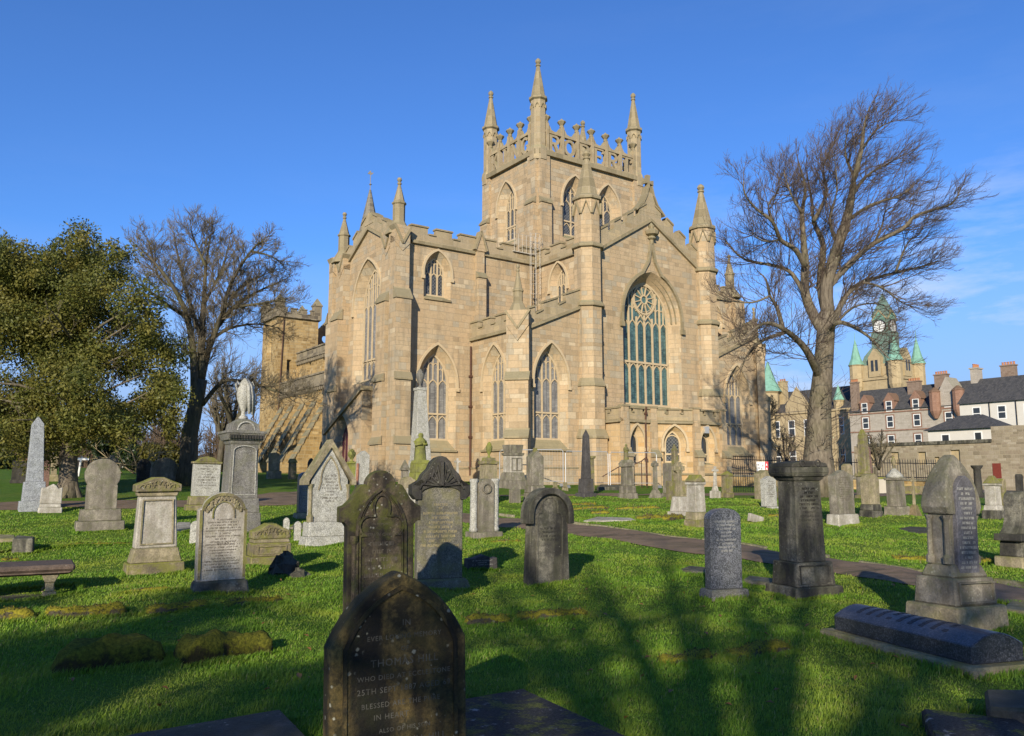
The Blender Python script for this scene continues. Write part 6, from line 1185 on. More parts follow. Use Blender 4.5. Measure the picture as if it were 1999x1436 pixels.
slab('low pale kerb slab on the shaded lawn before the porch', [(565, 1036), (575, 1028), (598, 1029), (592, 1037)], .1, G_GREYS); slab('grey stone step at the foot of the chapel wall', [(1165, 957), (1172, 951), (1215, 951), (1213, 957)], .16, G_SOOT, 'stone_step', cat='step')
slab('flat reddish slab between the pedestal with scroll pediment and granite post', [(342, 1040), (346, 1026), (372, 1026), (374, 1036)], .1, G_WHITE)
slab('paved stone edge right of the gothic hooded stone', [(1955, 1196), (1975, 1180), (2080, 1200), (2075, 1216)], .06, G_BUFF)
def mossbank(label, x0, y0, x1, y1, wid, hgt, mat, name='mossy_kerb', seed=0):
    a, c = hit(x0, y0), hit(x1, y1); d = c - a; L = math.hypot(d.x, d.y); rnd = random.Random(seed + int(x0 * 3 + y0)); m = MB(); n = max(6, int(L / .06)); o = len(m.v); K = 13; ph = [rnd.uniform(0, 6) for _ in range(5)]; mid = (a + c) / 2; z0 = Gz(mid.x, mid.y)
    for i in range(n + 1):
        t = i / n; e = min(1, math.sqrt(max(0, 1 - (2 * t - 1) ** 6)) + .05); hh = hgt * e * (1 + .1 * math.sin(7 * t + ph[0]) + .07 * math.sin(23 * t + ph[1])); ww = wid * e * (1 + .15 * math.sin(7 * t + ph[2]) + .1 * math.sin(19 * t + ph[3])); off = .03 * math.sin(6 * t + ph[4])
        x = (t - .5) * L; wx, wy = mid.x + d.x * (t - .5), mid.y + d.y * (t - .5); gz = Gz(wx, wy) - z0
        for k in range(K): an = math.pi * k / (K - 1); q = 1 + .1 * math.sin(5 * an + 13 * t + ph[2]); m.v.append((x, off + ww / 2 * math.cos(an) * (abs(math.cos(an)) ** -.35 if abs(math.cos(an)) > .05 else 1) * .95, gz - .05 + (hh + .05) * (math.sin(an) ** .45) * q))
    for i in range(n):
        for k in range(K - 1): q = o + i * K + k; m.f.append((q, q + 1, q + K + 1, q + K))
    m.f.append(tuple(o + k for k in range(K))[::-1]); m.f.append(tuple(o + n * K + k for k in range(K))); far = mid.y
    for _ in range(int(L * wid * (0 if name != 'mossy_kerb' else 2500) / max(1, (far / 8) ** 2))):
        q = Vector(m.v[o + rnd.randint(1, n - 1) * K + rnd.randint(2, K - 3)]) + Vector((rnd.uniform(-.06, .06), rnd.uniform(-.03, .03), 0)); s_ = .006 * max(1, far / 8); an = rnd.uniform(0, 6.28); e = Vector((math.cos(an), math.sin(an), 0)) * s_
        m.add([q - e, q + e, q + Vector((rnd.uniform(-.012, .012), rnd.uniform(-.012, .012), s_ * rnd.uniform(1.5, 3.5)))], [(0, 1, 2)])
    return tag(m.build(name, mat, None, smooth=True, loc=(mid.x, mid.y, z0), rz=math.atan2(d.y, d.x)), label, 'kerb' if name == 'mossy_kerb' else 'stone')
mossbank('thick moss-cushioned fallen stone, left of two in the shaded foreground', 95, 1312, 325, 1286, .34, .21, MOSS, 'mossy_stone'); mossbank('thick moss-cushioned fallen stone, right of two in the shaded foreground', 338, 1294, 522, 1266, .32, .2, MOSS, 'mossy_stone')
KB = [('at the left edge below the table tomb', -40, 1212, 76, 1207, .2, .12), ('second from the left edge below the table tomb', 82, 1206, 250, 1195, .2, .13), ('with white lichen spot, below the creamy floral headstone', 280, 1198, 408, 1184, .18, .1), ('right of the creamy floral headstone, furthest right in its row', 436, 1187, 552, 1175, .16, .09), ('bright yellow and thin, just left of the creamy floral headstone', 222, 1162, 350, 1152, .12, .05),
      ('dark and cracked, right of the Thomas Hill stone', 905, 1220, 1000, 1214, .2, .11), ('long and golden, below the round-topped hooded stone', 1003, 1213, 1150, 1200, .18, .09), ('left of two lying in the tree shadow on the foreground lawn', 1290, 1299, 1392, 1283, .2, .08), ('right of two lying in the tree shadow on the foreground lawn', 1420, 1286, 1530, 1263, .2, .09),
      ('thin, furthest of those left of the near-black obelisk foot', 1112, 986, 1165, 984, .2, .07), ('nearer and thin, between the path and near-black obelisk', 1117, 996, 1190, 993, .22, .08), ('in line with the angel pedestal', 1200, 995, 1290, 992, .22, .08), ('with whitish face, above the long pale ledger', 1152, 1003, 1192, 1002, .3, .1), ('left of the white streaked pedestal', 1242, 1016, 1290, 1013, .3, .13), ('with white lichened face, touching the white streaked pedestal', 1292, 1015, 1332, 1012, .3, .14),
      ('yellow, left of the gothic hooded stone', 1740, 1093, 1832, 1100, .3, .1), ('yellow, right of the gothic hooded stone', 1906, 1098, 1935, 1102, .28, .1), ('near the tilted flat marker', 1500, 1008, 1545, 1007, .25, .07), ('left of the scroll pediment headstone, faint yellow line', 105, 1070, 262, 1062, .12, .04), ('thin line behind the table tomb', 0, 1098, 38, 1096, .2, .08), ('pale and worn, between the round-topped stone and path', 958, 1060, 1020, 1058, .25, .05)]
for lab, x0, y0, x1, y1, a, h in KB: mossbank('moss-covered kerb stone ' + lab, x0, y0, x1, y1, a, h * .9, MOSSY_KERB)
head('dark toppled stone with faint letters in the granite stone shadow', 938, 1112, 66, 1082, 'broken', G_OBEL, .2, lean=0, rot=22, rows=(3, .4, .75, INK_L))
k = leafmat('dead_leaf', (.16, .07, .02), (.28, .13, .04), None, 1, .1); m = MB(); rnd = random.Random(31)
for i in range(150):
    x, y = rnd.uniform(-6, 6), rnd.uniform(5.0, 15); z = Gz(x, y) + .035; a = rnd.uniform(0, 6.28); r = rnd.uniform(.02, .042); t = rnd.uniform(-.02, .02)
    m.add([(x + r * math.cos(a), y + r * math.sin(a), z + t), (x + .6 * r * math.cos(a + 1.6), y + .6 * r * math.sin(a + 1.6), z + .012), (x - r * math.cos(a), y - r * math.sin(a), z - t), (x + .6 * r * math.cos(a - 1.6), y + .6 * r * math.sin(a - 1.6), z + .01)], [(0, 1, 2, 3)])
tag(m.build('fallen_leaves', k), kind='stuff')
# ================================================================ TREES
class Wood:
    """collects limbs and twigs as tapering tubes, quickly"""
    def __init__(s, seed): s.r = random.Random(seed); s.big = MB(); s.fine = MB(); s.tips = []
    def rv(s): return Vector((s.r.gauss(0, 1), s.r.gauss(0, 1), s.r.gauss(0, 1)))
    def put(s, pts, r0, r1, big):
        m = s.big if big else s.fine; n = 9 if r0 > .12 else 6 if r0 > .04 else 4 if r0 > .015 else 3
        m.tube(pts, r0, n, r1)
    def twig(s, p, d, L, r, lev, wind=Vector((0, 0, 0)), up=.12, kink=.22, kids=(6, 5, 4), rmin=.006, spread=.85):
        n = 4 if lev < 2 else 3; pts = [p.copy()]; d = d.normalized(); st = L / n
        for i in range(n):
            d = (d + s.rv() * kink * .6 + Vector((0, 0, up)) * .5 + wind * .5).normalized(); p = p + d * st; pts.append(p.copy())
        s.put(pts, max(r, rmin), max(r * .4, rmin * .8), False)
        if lev >= len(kids): s.tips.append((pts[-1], d)); return
        k = kids[lev]
        for i in range(k):
            t = .25 + .75 * (i + s.r.random()) / k; f = t * n; j = min(int(f), n - 1); q = pts[j].lerp(pts[j + 1], f - j); ax = (pts[j + 1] - pts[j]).normalized()
            dd = (ax * .9 + s.rv().cross(ax).normalized() * s.r.uniform(spread * .6, spread * 1.3) + wind).normalized()
            s.twig(q, dd, L * s.r.uniform(.42, .68) * (1.15 - .4 * t), r * .52, lev + 1, wind, up, kink, kids, rmin, spread)
    def limb(s, pts, r0, r1, dens, L, r, kids, wind=Vector((0, 0, 0)), up=.12, start=.15, rmin=.006, spread=.85, jit=.0):
        """a main limb through given points with twigs all along it"""
        P = [Vector(p) for p in pts]; Q = []
        for i in range(len(P) - 1):
            a, b, c, d = P[max(i - 1, 0)], P[i], P[i + 1], P[min(i + 2, len(P) - 1)]
            for t in (0, .33, .66): Q.append(.5 * ((2 * b) + (c - a) * t + (2 * a - 5 * b + 4 * c - d) * t * t + (3 * b - 3 * c + d - a) * t ** 3) + s.rv() * jit)
        Q.append(P[-1]); s.put(Q, r0, r1, True); tot = sum((Q[i + 1] - Q[i]).length for i in range(len(Q) - 1)); acc = 0
        for i in range(len(Q) - 1):
            seg = Q[i + 1] - Q[i]; t = acc / tot; acc += seg.length
            if t < start: continue
            m = seg.length * dens; m = int(m) + (s.r.random() < m - int(m)); ax = seg.normalized()
            for _ in range(m):
                q = Q[i].lerp(Q[i + 1], s.r.random()); dd = (ax * s.r.uniform(.3, 1.0) + s.rv().cross(ax).normalized() * s.r.uniform(.5, 1.1) + wind)
                s.twig(q, dd, L * s.r.uniform(.5, 1.15) * (1.15 - .6 * t), r * (1 - .5 * t), 0, wind, up, .22, kids, rmin, spread)
        s.twig(Q[-1], ax, L * .5, min(r1, r * 1.2), 0, wind, up, .22, kids, rmin, spread)
    def tree(s, name, label, trunkmat, twigmat, group=None, base=None):
        t = thing(name, label, 'tree', base or (0, 0, 0), 0, group); o = Vector(t.location)
        for m in (s.big, s.fine): m.v = [(x - o.x, y - o.y, z - o.z) for x, y, z in m.v]
        s.big.build('trunk', trunkmat, t, smooth=True); s.fine.build('crown', twigmat, t, smooth=True); return t
BARK = bark('lichened_bark', (.07, .055, .042), (.21, .175, .13), (.13, .125, .055), .35)
BARKD = bark('dark_bark', (.05, .042, .032), (.13, .11, .08), (.09, .095, .03), .4)
TWIG = bark('purple_brown_twigs', (.085, .06, .05), (.15, .115, .085), (.1, .075, .06), .2)
TWIGG = bark('grey_brown_twigs', (.10, .082, .058), (.2, .165, .11), (.14, .12, .06), .3)
# ---- the big bare tree on the right
DT = 36.0
def px3(pts, dep=DT, rnd=None, dd=0.0, amp=.5):
    out = []; o = 0.0
    for i, (x, y) in enumerate(pts):
        if rnd and i: o += rnd.uniform(-amp, amp) + dd
        out.append(at(x, y, dep + o))
    return out
W = Wood(21); rr = random.Random(5); wd = Vector((.16, 0, .03)); base = at(1597, 940, DT); base.z = Gz(base.x, base.y) - .1
trunk = [base] + px3([(1597, 915), (1597, 880), (1600, 800), (1607, 720), (1612, 650), (1616, 610)])
W.big.tube(trunk, [.86, .68, .58, .48, .41, .38, .36], 14)
for k in range(6): a = k * 1.05 + .3; W.big.tube([base + Vector((.75 * math.cos(a), .75 * math.sin(a), -.05)), base + Vector((.5 * math.cos(a), .5 * math.sin(a), .3)), base + Vector((.34 * math.cos(a), .34 * math.sin(a), 1.1))], [.2, .2, .1], 7)
K3 = (5, 4, 3); LIMBS = [
 ([(1612, 650), (1591, 620), (1572, 573), (1572, 512), (1569, 474), (1566, 416), (1572, 368), (1560, 320)], .27, .03, .0),
 ([(1614, 620), (1601, 554), (1607, 480), (1588, 432), (1585, 394), (1575, 340)], .2, .03, .35),
 ([(1616, 612), (1614, 557), (1636, 480), (1652, 432), (1662, 384), (1668, 346), (1681, 295), (1688, 240), (1698, 208)], .31, .02, -.1),
 ([(1616, 580), (1623, 554), (1668, 506), (1707, 474), (1764, 445), (1784, 423), (1828, 407), (1858, 397), (1874, 372)], .16, .02, -.3),
 ([(1622, 640), (1633, 615), (1652, 576), (1684, 551), (1748, 532), (1803, 519), (1840, 506)], .17, .015, .4),
 ([(1572, 520), (1553, 487), (1524, 468), (1508, 432), (1476, 407), (1454, 378), (1452, 352)], .13, .02, -.5),
 ([(1579, 590), (1547, 535), (1515, 519), (1454, 506), (1422, 477), (1412, 463)], .12, .015, .5),
 ([(1600, 735), (1586, 705), (1572, 680), (1553, 660), (1528, 641), (1500, 630), (1475, 640), (1455, 662)], .2, .02, -.5),
 ([(1528, 641), (1517, 600), (1503, 577), (1495, 545), (1480, 530)], .11, .02, .2), ([(1533, 648), (1491, 663), (1464, 685), (1447, 720)], .1, .02, -.6), ([(1503, 577), (1470, 590), (1430, 588), (1405, 586)], .06, .015, .3),
 ([(1616, 650), (1630, 632), (1647, 630), (1672, 641), (1700, 660), (1717, 680), (1736, 700)], .13, .015, -.4),
 ([(1662, 384), (1690, 345), (1730, 320), (1785, 292)], .09, .015, .4), ([(1652, 432), (1700, 400), (1760, 380), (1795, 350)], .1, .015, -.4), ([(1681, 295), (1712, 252), (1752, 232)], .07, .012, .3),
 ([(1566, 416), (1545, 380), (1530, 335)], .08, .015, -.4), ([(1588, 432), (1612, 380), (1608, 320), (1640, 262)], .1, .015, .5), ([(1668, 346), (1650, 300), (1655, 250)], .08, .012, -.3), ([(1636, 480), (1620, 430), (1634, 370), (1628, 300)], .1, .012, -.4),
 ([(1508, 432), (1500, 400), (1520, 370), (1518, 340)], .07, .012, .3), ([(1707, 474), (1722, 440), (1730, 410), (1762, 400)], .07, .012, .3), ([(1748, 532), (1760, 500), (1775, 470), (1800, 455)], .07, .012, -.3), ([(1684, 551), (1720, 560), (1760, 590), (1790, 600)], .06, .012, .3), ([(1524, 468), (1490, 470), (1460, 450)], .06, .012, -.2), ([(1630, 632), (1665, 600), (1705, 592), (1740, 600)], .07, .012, .4)]
for pts, r0, r1, dd in LIMBS:
    xr = (pts[-1][0] - 1600) / 250; W.limb(px3(pts, DT, rr, dd, .35), r0, r1, 7.5, 1.9, .024, (6, 5), Vector((.07 + .12 * max(xr, 0), 0, .06)), .16, .12, .0048, .62)
for i in range(70):
    a = rr.uniform(0, 6.28); z = rr.uniform(1.2, 4.6); q = Vector((base.x + .5 * math.cos(a), base.y + .5 * math.sin(a), base.z + z)); W.twig(q, Vector((math.cos(a), math.sin(a), .3)), rr.uniform(.6, 1.8), .014, 1, Vector((0, 0, .1)), .15, .25, K3[:2], .0055)
W.tree('bare_tree', 'tall bare windswept tree with thick mossy trunk, right of the church', BARK, TWIG, base=base)
# ---- bare sycamore behind the evergreen
DS = 38.0; W = Wood(8); rr = random.Random(9); base = at(368, 940, DS); base.z = Gz(base.x, base.y) - .1
W.big.tube([base] + px3([(368, 905), (370, 850), (382, 790), (392, 740)], DS), [.58, .41, .36, .33, .3], 12)
for pts, r0, r1, dd in [([(388, 770), (400, 710), (418, 650), (455, 600), (505, 568), (550, 548)], .22, .02, .2), ([(380, 800), (378, 700), (366, 620), (338, 560), (300, 510), (268, 480)], .24, .02, -.4), ([(392, 740), (394, 660), (398, 590), (402, 520), (412, 452)], .25, .02, .4), ([(405, 690), (430, 620), (452, 550), (490, 490), (512, 470)], .16, .02, -.4),
  ([(415, 660), (450, 640), (500, 632), (545, 640)], .12, .015, .4), ([(395, 790), (430, 748), (462, 742), (505, 752), (560, 770), (600, 778)], .13, .015, -.5), ([(394, 660), (370, 590), (352, 520), (340, 462)], .15, .02, .4), ([(366, 620), (320, 590), (282, 560), (250, 545)], .12, .015, -.3), ([(398, 590), (432, 530), (448, 470)], .12, .015, .4), ([(455, 600), (520, 590), (568, 580)], .09, .012, -.3),
  ([(402, 520), (380, 470), (372, 445)], .1, .012, -.3), ([(490, 490), (530, 500), (556, 520)], .07, .012, .3), ([(338, 560), (310, 540), (290, 470)], .08, .012, .4), ([(430, 620), (470, 560), (530, 530)], .09, .012, .5)]:
    W.limb(px3(pts, DS, rr, dd, .5), r0 * .85, r1, 9.0, 1.5, .028, (6, 6), Vector((0, 0, .06)), .16, .12, .0062, .8)
W.tree('bare_tree', 'round-crowned bare tree behind the evergreen, in front of the old west tower', BARKD, TWIGG, base=base)
def simple_bare(label, px, d, hpx, seed, spread, base_py=920, dens=3.0, trunk=.3, group=None, name='bare_tree'):
    W = Wood(seed); r = random.Random(seed); b = at(px, base_py, d); b.z = Gz(b.x, b.y) - .1; H = at(px, hpx, d).z - b.z; W.big.tube([b, b + Vector((r.uniform(-.2, .2), 0, H * .2)), b + Vector((r.uniform(-.3, .3), 0, H * .4))], [trunk, trunk * .8, trunk * .7], 8); f = b + Vector((0, 0, H * .36))
    for i in range(8): a = i * .785 + r.uniform(-.3, .3); e = r.uniform(.25, 1.0); W.limb([f, f + Vector((math.cos(a) * spread * .35 * e, math.sin(a) * spread * .35 * e, H * .2)), f + Vector((math.cos(a) * spread * .75 * e, math.sin(a) * spread * .75 * e, H * (.6 - .28 * e)))], trunk * .5, .03, dens, H * .17, trunk * .12, (5, 4), Vector((0, 0, .08)), .18, .2, d * .0002, .9)
    return W.tree(name, label, BARKD, TWIGG, group, b)
simple_bare('distant bare tree seen between the round-crowned bare tree and urn pedestal', 452, 62, 690, 4, 4.4, trunk=.4); simple_bare('slim bare tree far behind the urn pedestal, half hidden', 428, 66, 740, 5, 3.0, trunk=.3)
# ---- leaf crowns
def leaves(name, clumps, n, size, mat, parent, seed, flat=.6, edge=.55):
    """many small folded leaves spread through ellipsoid clumps: (centre, radii)"""
    g = np.random.default_rng(seed); vol = np.array([r[0] * r[1] * r[2] for c, r in clumps]) ** .8; cnt = (n * vol / vol.sum()).astype(int); P = []; N = []
    for (c, r), k in zip(clumps, cnt):
        u = g.normal(size=(k, 3)); u /= np.linalg.norm(u, axis=1)[:, None]; rad = g.random(k) ** edge * (.82 + .3 * np.abs(np.sin(u[:, 0] * 7 + c[0]) * np.sin(u[:, 2] * 6 + u[:, 1] * 5))); P.append(np.array(c) + u * rad[:, None] * np.array(r)); N.append(u)
    P = np.concatenate(P); N = np.concatenate(N); k = len(P)
    D = np.sin(P[:, 0] * 2.9 + 1.7 * np.sin(P[:, 2] * 2.3)) * np.sin(P[:, 2] * 3.1 + P[:, 1] * 1.9) + g.normal(0, .45, k); keep = D > -.8; P, N = P[keep], N[keep]; k = len(P)
    t = g.normal(size=(k, 3)) + N * .3; t /= np.linalg.norm(t, axis=1)[:, None]; b = np.cross(t, N + g.normal(0, flat, (k, 3))); b /= np.linalg.norm(b, axis=1)[:, None] + 1e-9; nn = np.cross(t, b); s = size * (.6 + .8 * g.random(k))[:, None]
    V = np.empty((k, 4, 3)); V[:, 0] = P - t * s; V[:, 1] = P + b * s * .5 + nn * s * .12; V[:, 2] = P + t * s; V[:, 3] = P - b * s * .5 + nn * s * .12
    m = MB(); me = bpy.data.meshes.new(name); me.vertices.add(k * 4); me.vertices.foreach_set('co', V.ravel()); me.loops.add(k * 4); me.loops.foreach_set('vertex_index', np.arange(k * 4, dtype=np.int32)); me.polygons.add(k); me.polygons.foreach_set('loop_start', np.arange(0, k * 4, 4, dtype=np.int32)); me.update(calc_edges=True)
    me.materials.append(mat); o = bpy.data.objects.new(name, me); COL.objects.link(o)
    if parent: o.parent = parent; o.matrix_parent_inverse = Matrix.Translation(-parent.location)
    return o
HOLLY = leafmat('olive_holly_leaf', (.05, .065, .012), (.165, .17, .035), (.23, .19, .04), .9, .3, .55, .28)
DK = 31.5
def pclump(x, y, r, d, asp=1.0, dr=0.0): s = d / F_PX; c = at(x, y, d + dr); return ((c.x, c.y, c.z), (r * s * asp, r * s * 1.05, r * s))
rr = random.Random(2); CL = []
for (x, y, r) in [(100, 570, 95), (185, 570, 85), (30, 610, 105), (-50, 650, 120), (245, 640, 80), (285, 720, 70), (150, 700, 120), (40, 750, 110), (295, 800, 48), (205, 800, 70), (122, 525, 60), (162, 502, 32), (60, 510, 55), (10, 560, 80), (90, 640, 120), (100, 820, 55), (20, 825, 55), (-60, 560, 90), (215, 530, 45), (0, 520, 50), (320, 760, 40), (330, 835, 30), (150, 845, 40), (255, 840, 40), (-60, 780, 90), (20, 490, 30), (105, 490, 28), (140, 480, 20), (230, 498, 25), (300, 640, 40), (60, 800, 70), (160, 795, 70), (250, 785, 60), (325, 780, 48), (-10, 800, 80), (200, 850, 40)]:
    for _ in range(6): CL.append(pclump(x + rr.gauss(0, r * .5), y + rr.gauss(0, r * .45), r * rr.uniform(.36, .68), DK, 1.15, rr.gauss(0, 1.3)))
base = at(132, 960, DK); base.z = Gz(base.x, base.y) - .1; W = Wood(3)
W.big.tube([base, base + Vector((0, 0, .5)), base + Vector((-.05, 0, 1.6)), base + Vector((0, 0, 3.2)), base + Vector((.15, 0, 5.0)), base + Vector((.1, .1, 7))], [.5, .34, .3, .27, .2, .08], 12)
for k in range(5): a = k * 1.25; W.big.tube([base + Vector((.5 * math.cos(a), .5 * math.sin(a), -.05)), base + Vector((.3 * math.cos(a), .3 * math.sin(a), .35)), base + Vector((.15 * math.cos(a), .15 * math.sin(a), 1.0))], [.14, .14, .08], 6)
for i in range(26): a = rr.uniform(0, 6.28); z = rr.uniform(2.0, 6.0); e = rr.uniform(2.0, 3.9); W.limb([base + Vector((0, 0, z)), base + Vector((math.cos(a) * e * .5, math.sin(a) * e * .5, z + .6)), base + Vector((math.cos(a) * e, math.sin(a) * e, z + rr.uniform(-.3, 1.6)))], .08, .015, 2.2, .8, .018, (3, 2), Vector((0, 0, 0)), .05, .3, .006)
t = W.tree('evergreen_tree', 'dense olive-green evergreen tree with stout trunk at the left of the photo', BARK, TWIGG, base=base); t.children[1].name = 'branches'; leaves('crown', CL, 270000, .056, HOLLY, t, 4)
DKS = leafmat('dark_shrub_leaf', (.012, .024, .008), (.04, .06, .018), None, 2, .15, .4, .4); YGS = leafmat('yellow_green_leaf', (.05, .055, .01), (.13, .11, .02), None, 2, .2, .5, .3)
def shrub(label, px, py, rx, ry, d, n, mat, size, seed, base_py=922, name='shrub'):
    b = at(px, base_py, d); b.z = Gz(b.x, b.y) - .05; t = thing(name, label, 'shrub', b); r = random.Random(seed); cl = [pclump(px + r.gauss(0, rx * .42), py + r.gauss(0, ry * .4), min(rx, ry) * r.uniform(.4, .65), d, 1.1, r.gauss(0, .8)) for _ in range(16)]
    leaves('foliage', cl, n, size, mat, t, seed); m = MB(); [m.tube([(r.uniform(-.3, .3), r.uniform(-.3, .3), 0), (r.uniform(-.7, .7), r.uniform(-.4, .4), 1.4)], .06, 5) for _ in range(5)]; m.build('stem', BARKD, t); return t
shrub('large dark evergreen shrub beyond the lawn, right of the evergreen trunk', 222, 888, 48, 36, 58, 15000, DKS, .12, 7); shrub('yellow-green bush beyond the lawn, beside the dark trunk', 315, 892, 42, 32, 56, 12000, YGS, .11, 8); shrub('dark ragged evergreen at the far left behind the red tomb', -10, 900, 40, 40, 52, 9000, DKS, .12, 9)
simple_bare('brown twiggy bush in front of the tenements, beside the mossy obelisk', 1718, 50, 838, 31, 1.7, 955, 5.0, .12, name='bare_shrub'); simple_bare('spindly yellowish sapling before the town hall, right of the church corner', 1535, 56, 830, 32, 1.4, 945, 3.0, .07, name='sapling'); simple_bare('bare multi-stemmed tree close against the far corner of the church', 1492, 60, 760, 33, 2.6, 945, 3.0, .14)
W = Wood(77); rr = random.Random(12)
for i in range(210):
    px = rr.uniform(-260, 640); d = rr.uniform(80, 150); b = at(px, 930, d); b.z = Gz(b.x, b.y); H = rr.uniform(3.5, 7.5); W.fine.tube([b, b + Vector((rr.uniform(-.3, .3), 0, H * .5)), b + Vector((rr.uniform(-.6, .6), 0, H * .9))], [.13, .09, .03], 4)
    for k in range(16): a = rr.uniform(0, 6.28); W.twig(b + Vector((0, 0, H * rr.uniform(.12, .75))), Vector((math.cos(a), math.sin(a), .9)), H * rr.uniform(.2, .4), .045, 0, Vector((0, 0, .05)), .15, .25, (4,), .028)
tag(W.fine.build('far_wood', bark('far_brown_wood', (.06, .042, .03), (.15, .105, .07), (.09, .07, .04), .3)), kind='stuff')
m = MB(); n = 60
for i in range(n + 1):
    a = -1.25 + 1.6 * i / n; r = 175; x, y = r * math.sin(a), r * math.cos(a); h = 4.5 + 1.6 * math.sin(i * .7) + 1.1 * math.sin(i * 1.9); m.v += [(x * .9, y * .9, Gz(x, y) - .5), (x, y, Gz(x, y) + h), (x * 1.4, y * 1.4, Gz(x, y) + h * .9)]
for i in range(n): q = i * 3; m.f += [(q, q + 3, q + 4, q + 1), (q + 1, q + 4, q + 5, q + 2)]
k = NT('wooded_hill', .95, .1); k_ = k.noise(k.obj(), .6, 6, .75); tag(m.build('hills', k.done(k.mix(k.ramp(k_, [(.35, 0.), (.65, 1.)]), (.035, .03, .02), (.11, .085, .055))), smooth=True), kind='structure')
# fallen branches by the dark shrub
W = Wood(14); b = hit(272, 927)
for i in range(9): W.twig(b + Vector((rr.uniform(-1, 1), rr.uniform(-.6, .6), .1)), Vector((rr.uniform(-1, 1), rr.uniform(-.3, .3), .35)), rr.uniform(1.2, 2.4), .05, 0, Vector((0, 0, -.05)), .02, .3, (4, 3), .012)
tag(W.fine.build('brushwood', bark('pale_dead_wood', (.2, .15, .08), (.34, .27, .16), (.2, .17, .1), .2), None, smooth=True), 'heap of pale cut branches lying before the yellow-green bush', 'branches')
# ---- trees behind the viewer whose shadows fall over the foreground
W = Wood(41); rr = random.Random(17); b = Vector((-3.0, -15.0, -.1)); W.big.tube([b, b + Vector((0, 0, 1)), b + Vector((.05, 0, 4)), b + Vector((0, 0, 7.1))], [.5, .34, .28, .25], 12); f = b + Vector((0, 0, 6.9))
for dx, dy, h, r in [(-3.6, .5, 3.6, .16), (-2.1, -.6, 4.4, .18), (-.7, .4, 5.0, .2), (.9, -.3, 4.8, .18), (2.3, .5, 4.2, .17), (3.7, -.4, 3.0, .15), (-4.6, 0, 2.2, .12), (4.9, .3, 1.7, .12), (.2, 1.5, 3.4, .12), (-1.4, -1.4, 3.0, .12), (5.6, -.6, .2, .1), (3.2, .8, 1.0, .1), (-2.9, 1.2, 2.2, .12), (-5.2, -.8, 3.4, .12), (1.6, 1.0, 3.6, .12), (2.9, -1.0, 3.4, .11), (-1.2, 1.0, 2.4, .11), (4.4, .6, 2.8, .12), (-3.4, -1.2, 4.6, .12)]:
    W.limb([f + Vector((0, 0, rr.uniform(-1.4, .1))), f + Vector((dx * .35, dy * .5, h * .35)), f + Vector((dx * .7, dy * .8, h * .72)), f + Vector((dx, dy, h))], r * .75, .03, 2.5, 1.5, .05, (4, 3), Vector((0, 0, .04)), .12, .2, .011, .9)
W.tree('bare_tree', 'bare tree behind the viewer whose branching shadow lies across the lawn', BARK, TWIG, base=b)
rr = random.Random(23); b = Vector((-9.5, -14.9, -.1)); t = thing('evergreen_tree', 'evergreen tree behind the viewer that shades the left foreground', 'tree', b); CL = []
for i in range(46):
    a = rr.uniform(0, 6.28); e = rr.uniform(0, 3.9); h = rr.uniform(4.2, 10.1) - e * .3; CL.append(((b.x + e * math.cos(a), b.y + e * math.sin(a), h), (rr.uniform(.5, .95),) * 3))
leaves('crown', CL, 24000, .1, HOLLY, t, 6); m = MB(); m.tube([(0, 0, 0), (0, 0, 3), (0, 0, 8)], [.4, .3, .08], 10); m.build('trunk', BARK, t)
# ================================================================ RAILINGS, SITE FENCING, NOTICE, WALLS
def chain(pts): return [(lambda p: Vector((p.x, p.y, Gz(p.x, p.y))))(at(x, 940, d)) for x, d in pts]
RB = chain([(1412, 53.5), (1500, 54.5), (1580, 55), (1700, 54), (1790, 52), (1852, 50)])
t = thing('railing', 'black iron spiked railings on a low wall, running from the church past the bare tree', 'railing', RB[0]); o = RB[0]; m = MB(); g = MB(); rl = MB(); wl = MB(); cw = MB()
for a, c in zip(RB, RB[1:]):
    d = c - a; L = math.hypot(d.x, d.y); ex = Vector((d.x, d.y, 0)) / L; s = Vector((-ex.y, ex.x, 0)); n = int(L / .155); zt = max(a.z, c.z)
    W0, W1 = a.z - o.z - .2, a.z - o.z + .62
    for (mm, h0, h1, th) in ((wl, -.3, .62, .18), (cw, .62, .74, .24)):
        q = [a - s * th, c - s * th, c + s * th, a + s * th]; mm.add([(p.x - o.x, p.y - o.y, p.z - o.z + h0) for p in q] + [(p.x - o.x, p.y - o.y, p.z - o.z + h1) for p in q], [(3, 2, 1, 0), (4, 5, 6, 7), (0, 1, 5, 4), (1, 2, 6, 5), (2, 3, 7, 6), (3, 0, 4, 7)])
    for h in (.84, 1.72): rl.tube([a - o + Vector((0, 0, h)), c - o + Vector((0, 0, h))], .028, 4)
    for i in range(n):
        p = a.lerp(c, i / n) - o; big = i % 12 == 0; g.tube([p + Vector((0, 0, .72)), p + Vector((0, 0, 1.86 + .06 * big))], .03 if big else .017, 4); g.lathe(p.x, p.y, [(.03, p.z + 1.84 + .06 * big), (.004, p.z + 1.98 + .06 * big)], 4)
g.build('grille', IRON, t); rl.build('rail', IRON, t); wl.build('wall', GOLD, t); cw.build('coping', gravestone('grey_coping_stone', (.17, .155, .125), streak=.4, moss_amt=.4), t)
p = at(1487, 910, 53.4); t = thing('notice_board', 'white notice with a red strip fixed to the black railings', 'notice', (p.x, p.y, p.z), R(-8)); m = MB(); m.box(-.33, .2, -.02, 0, -.3, .3); m.build('white_panel', WHITE, t); m = MB(); m.box(.2, .4, -.021, 0, -.3, .3); m.build('red_panel', plain('notice_red', (.5, .03, .05), .5, .3), t)
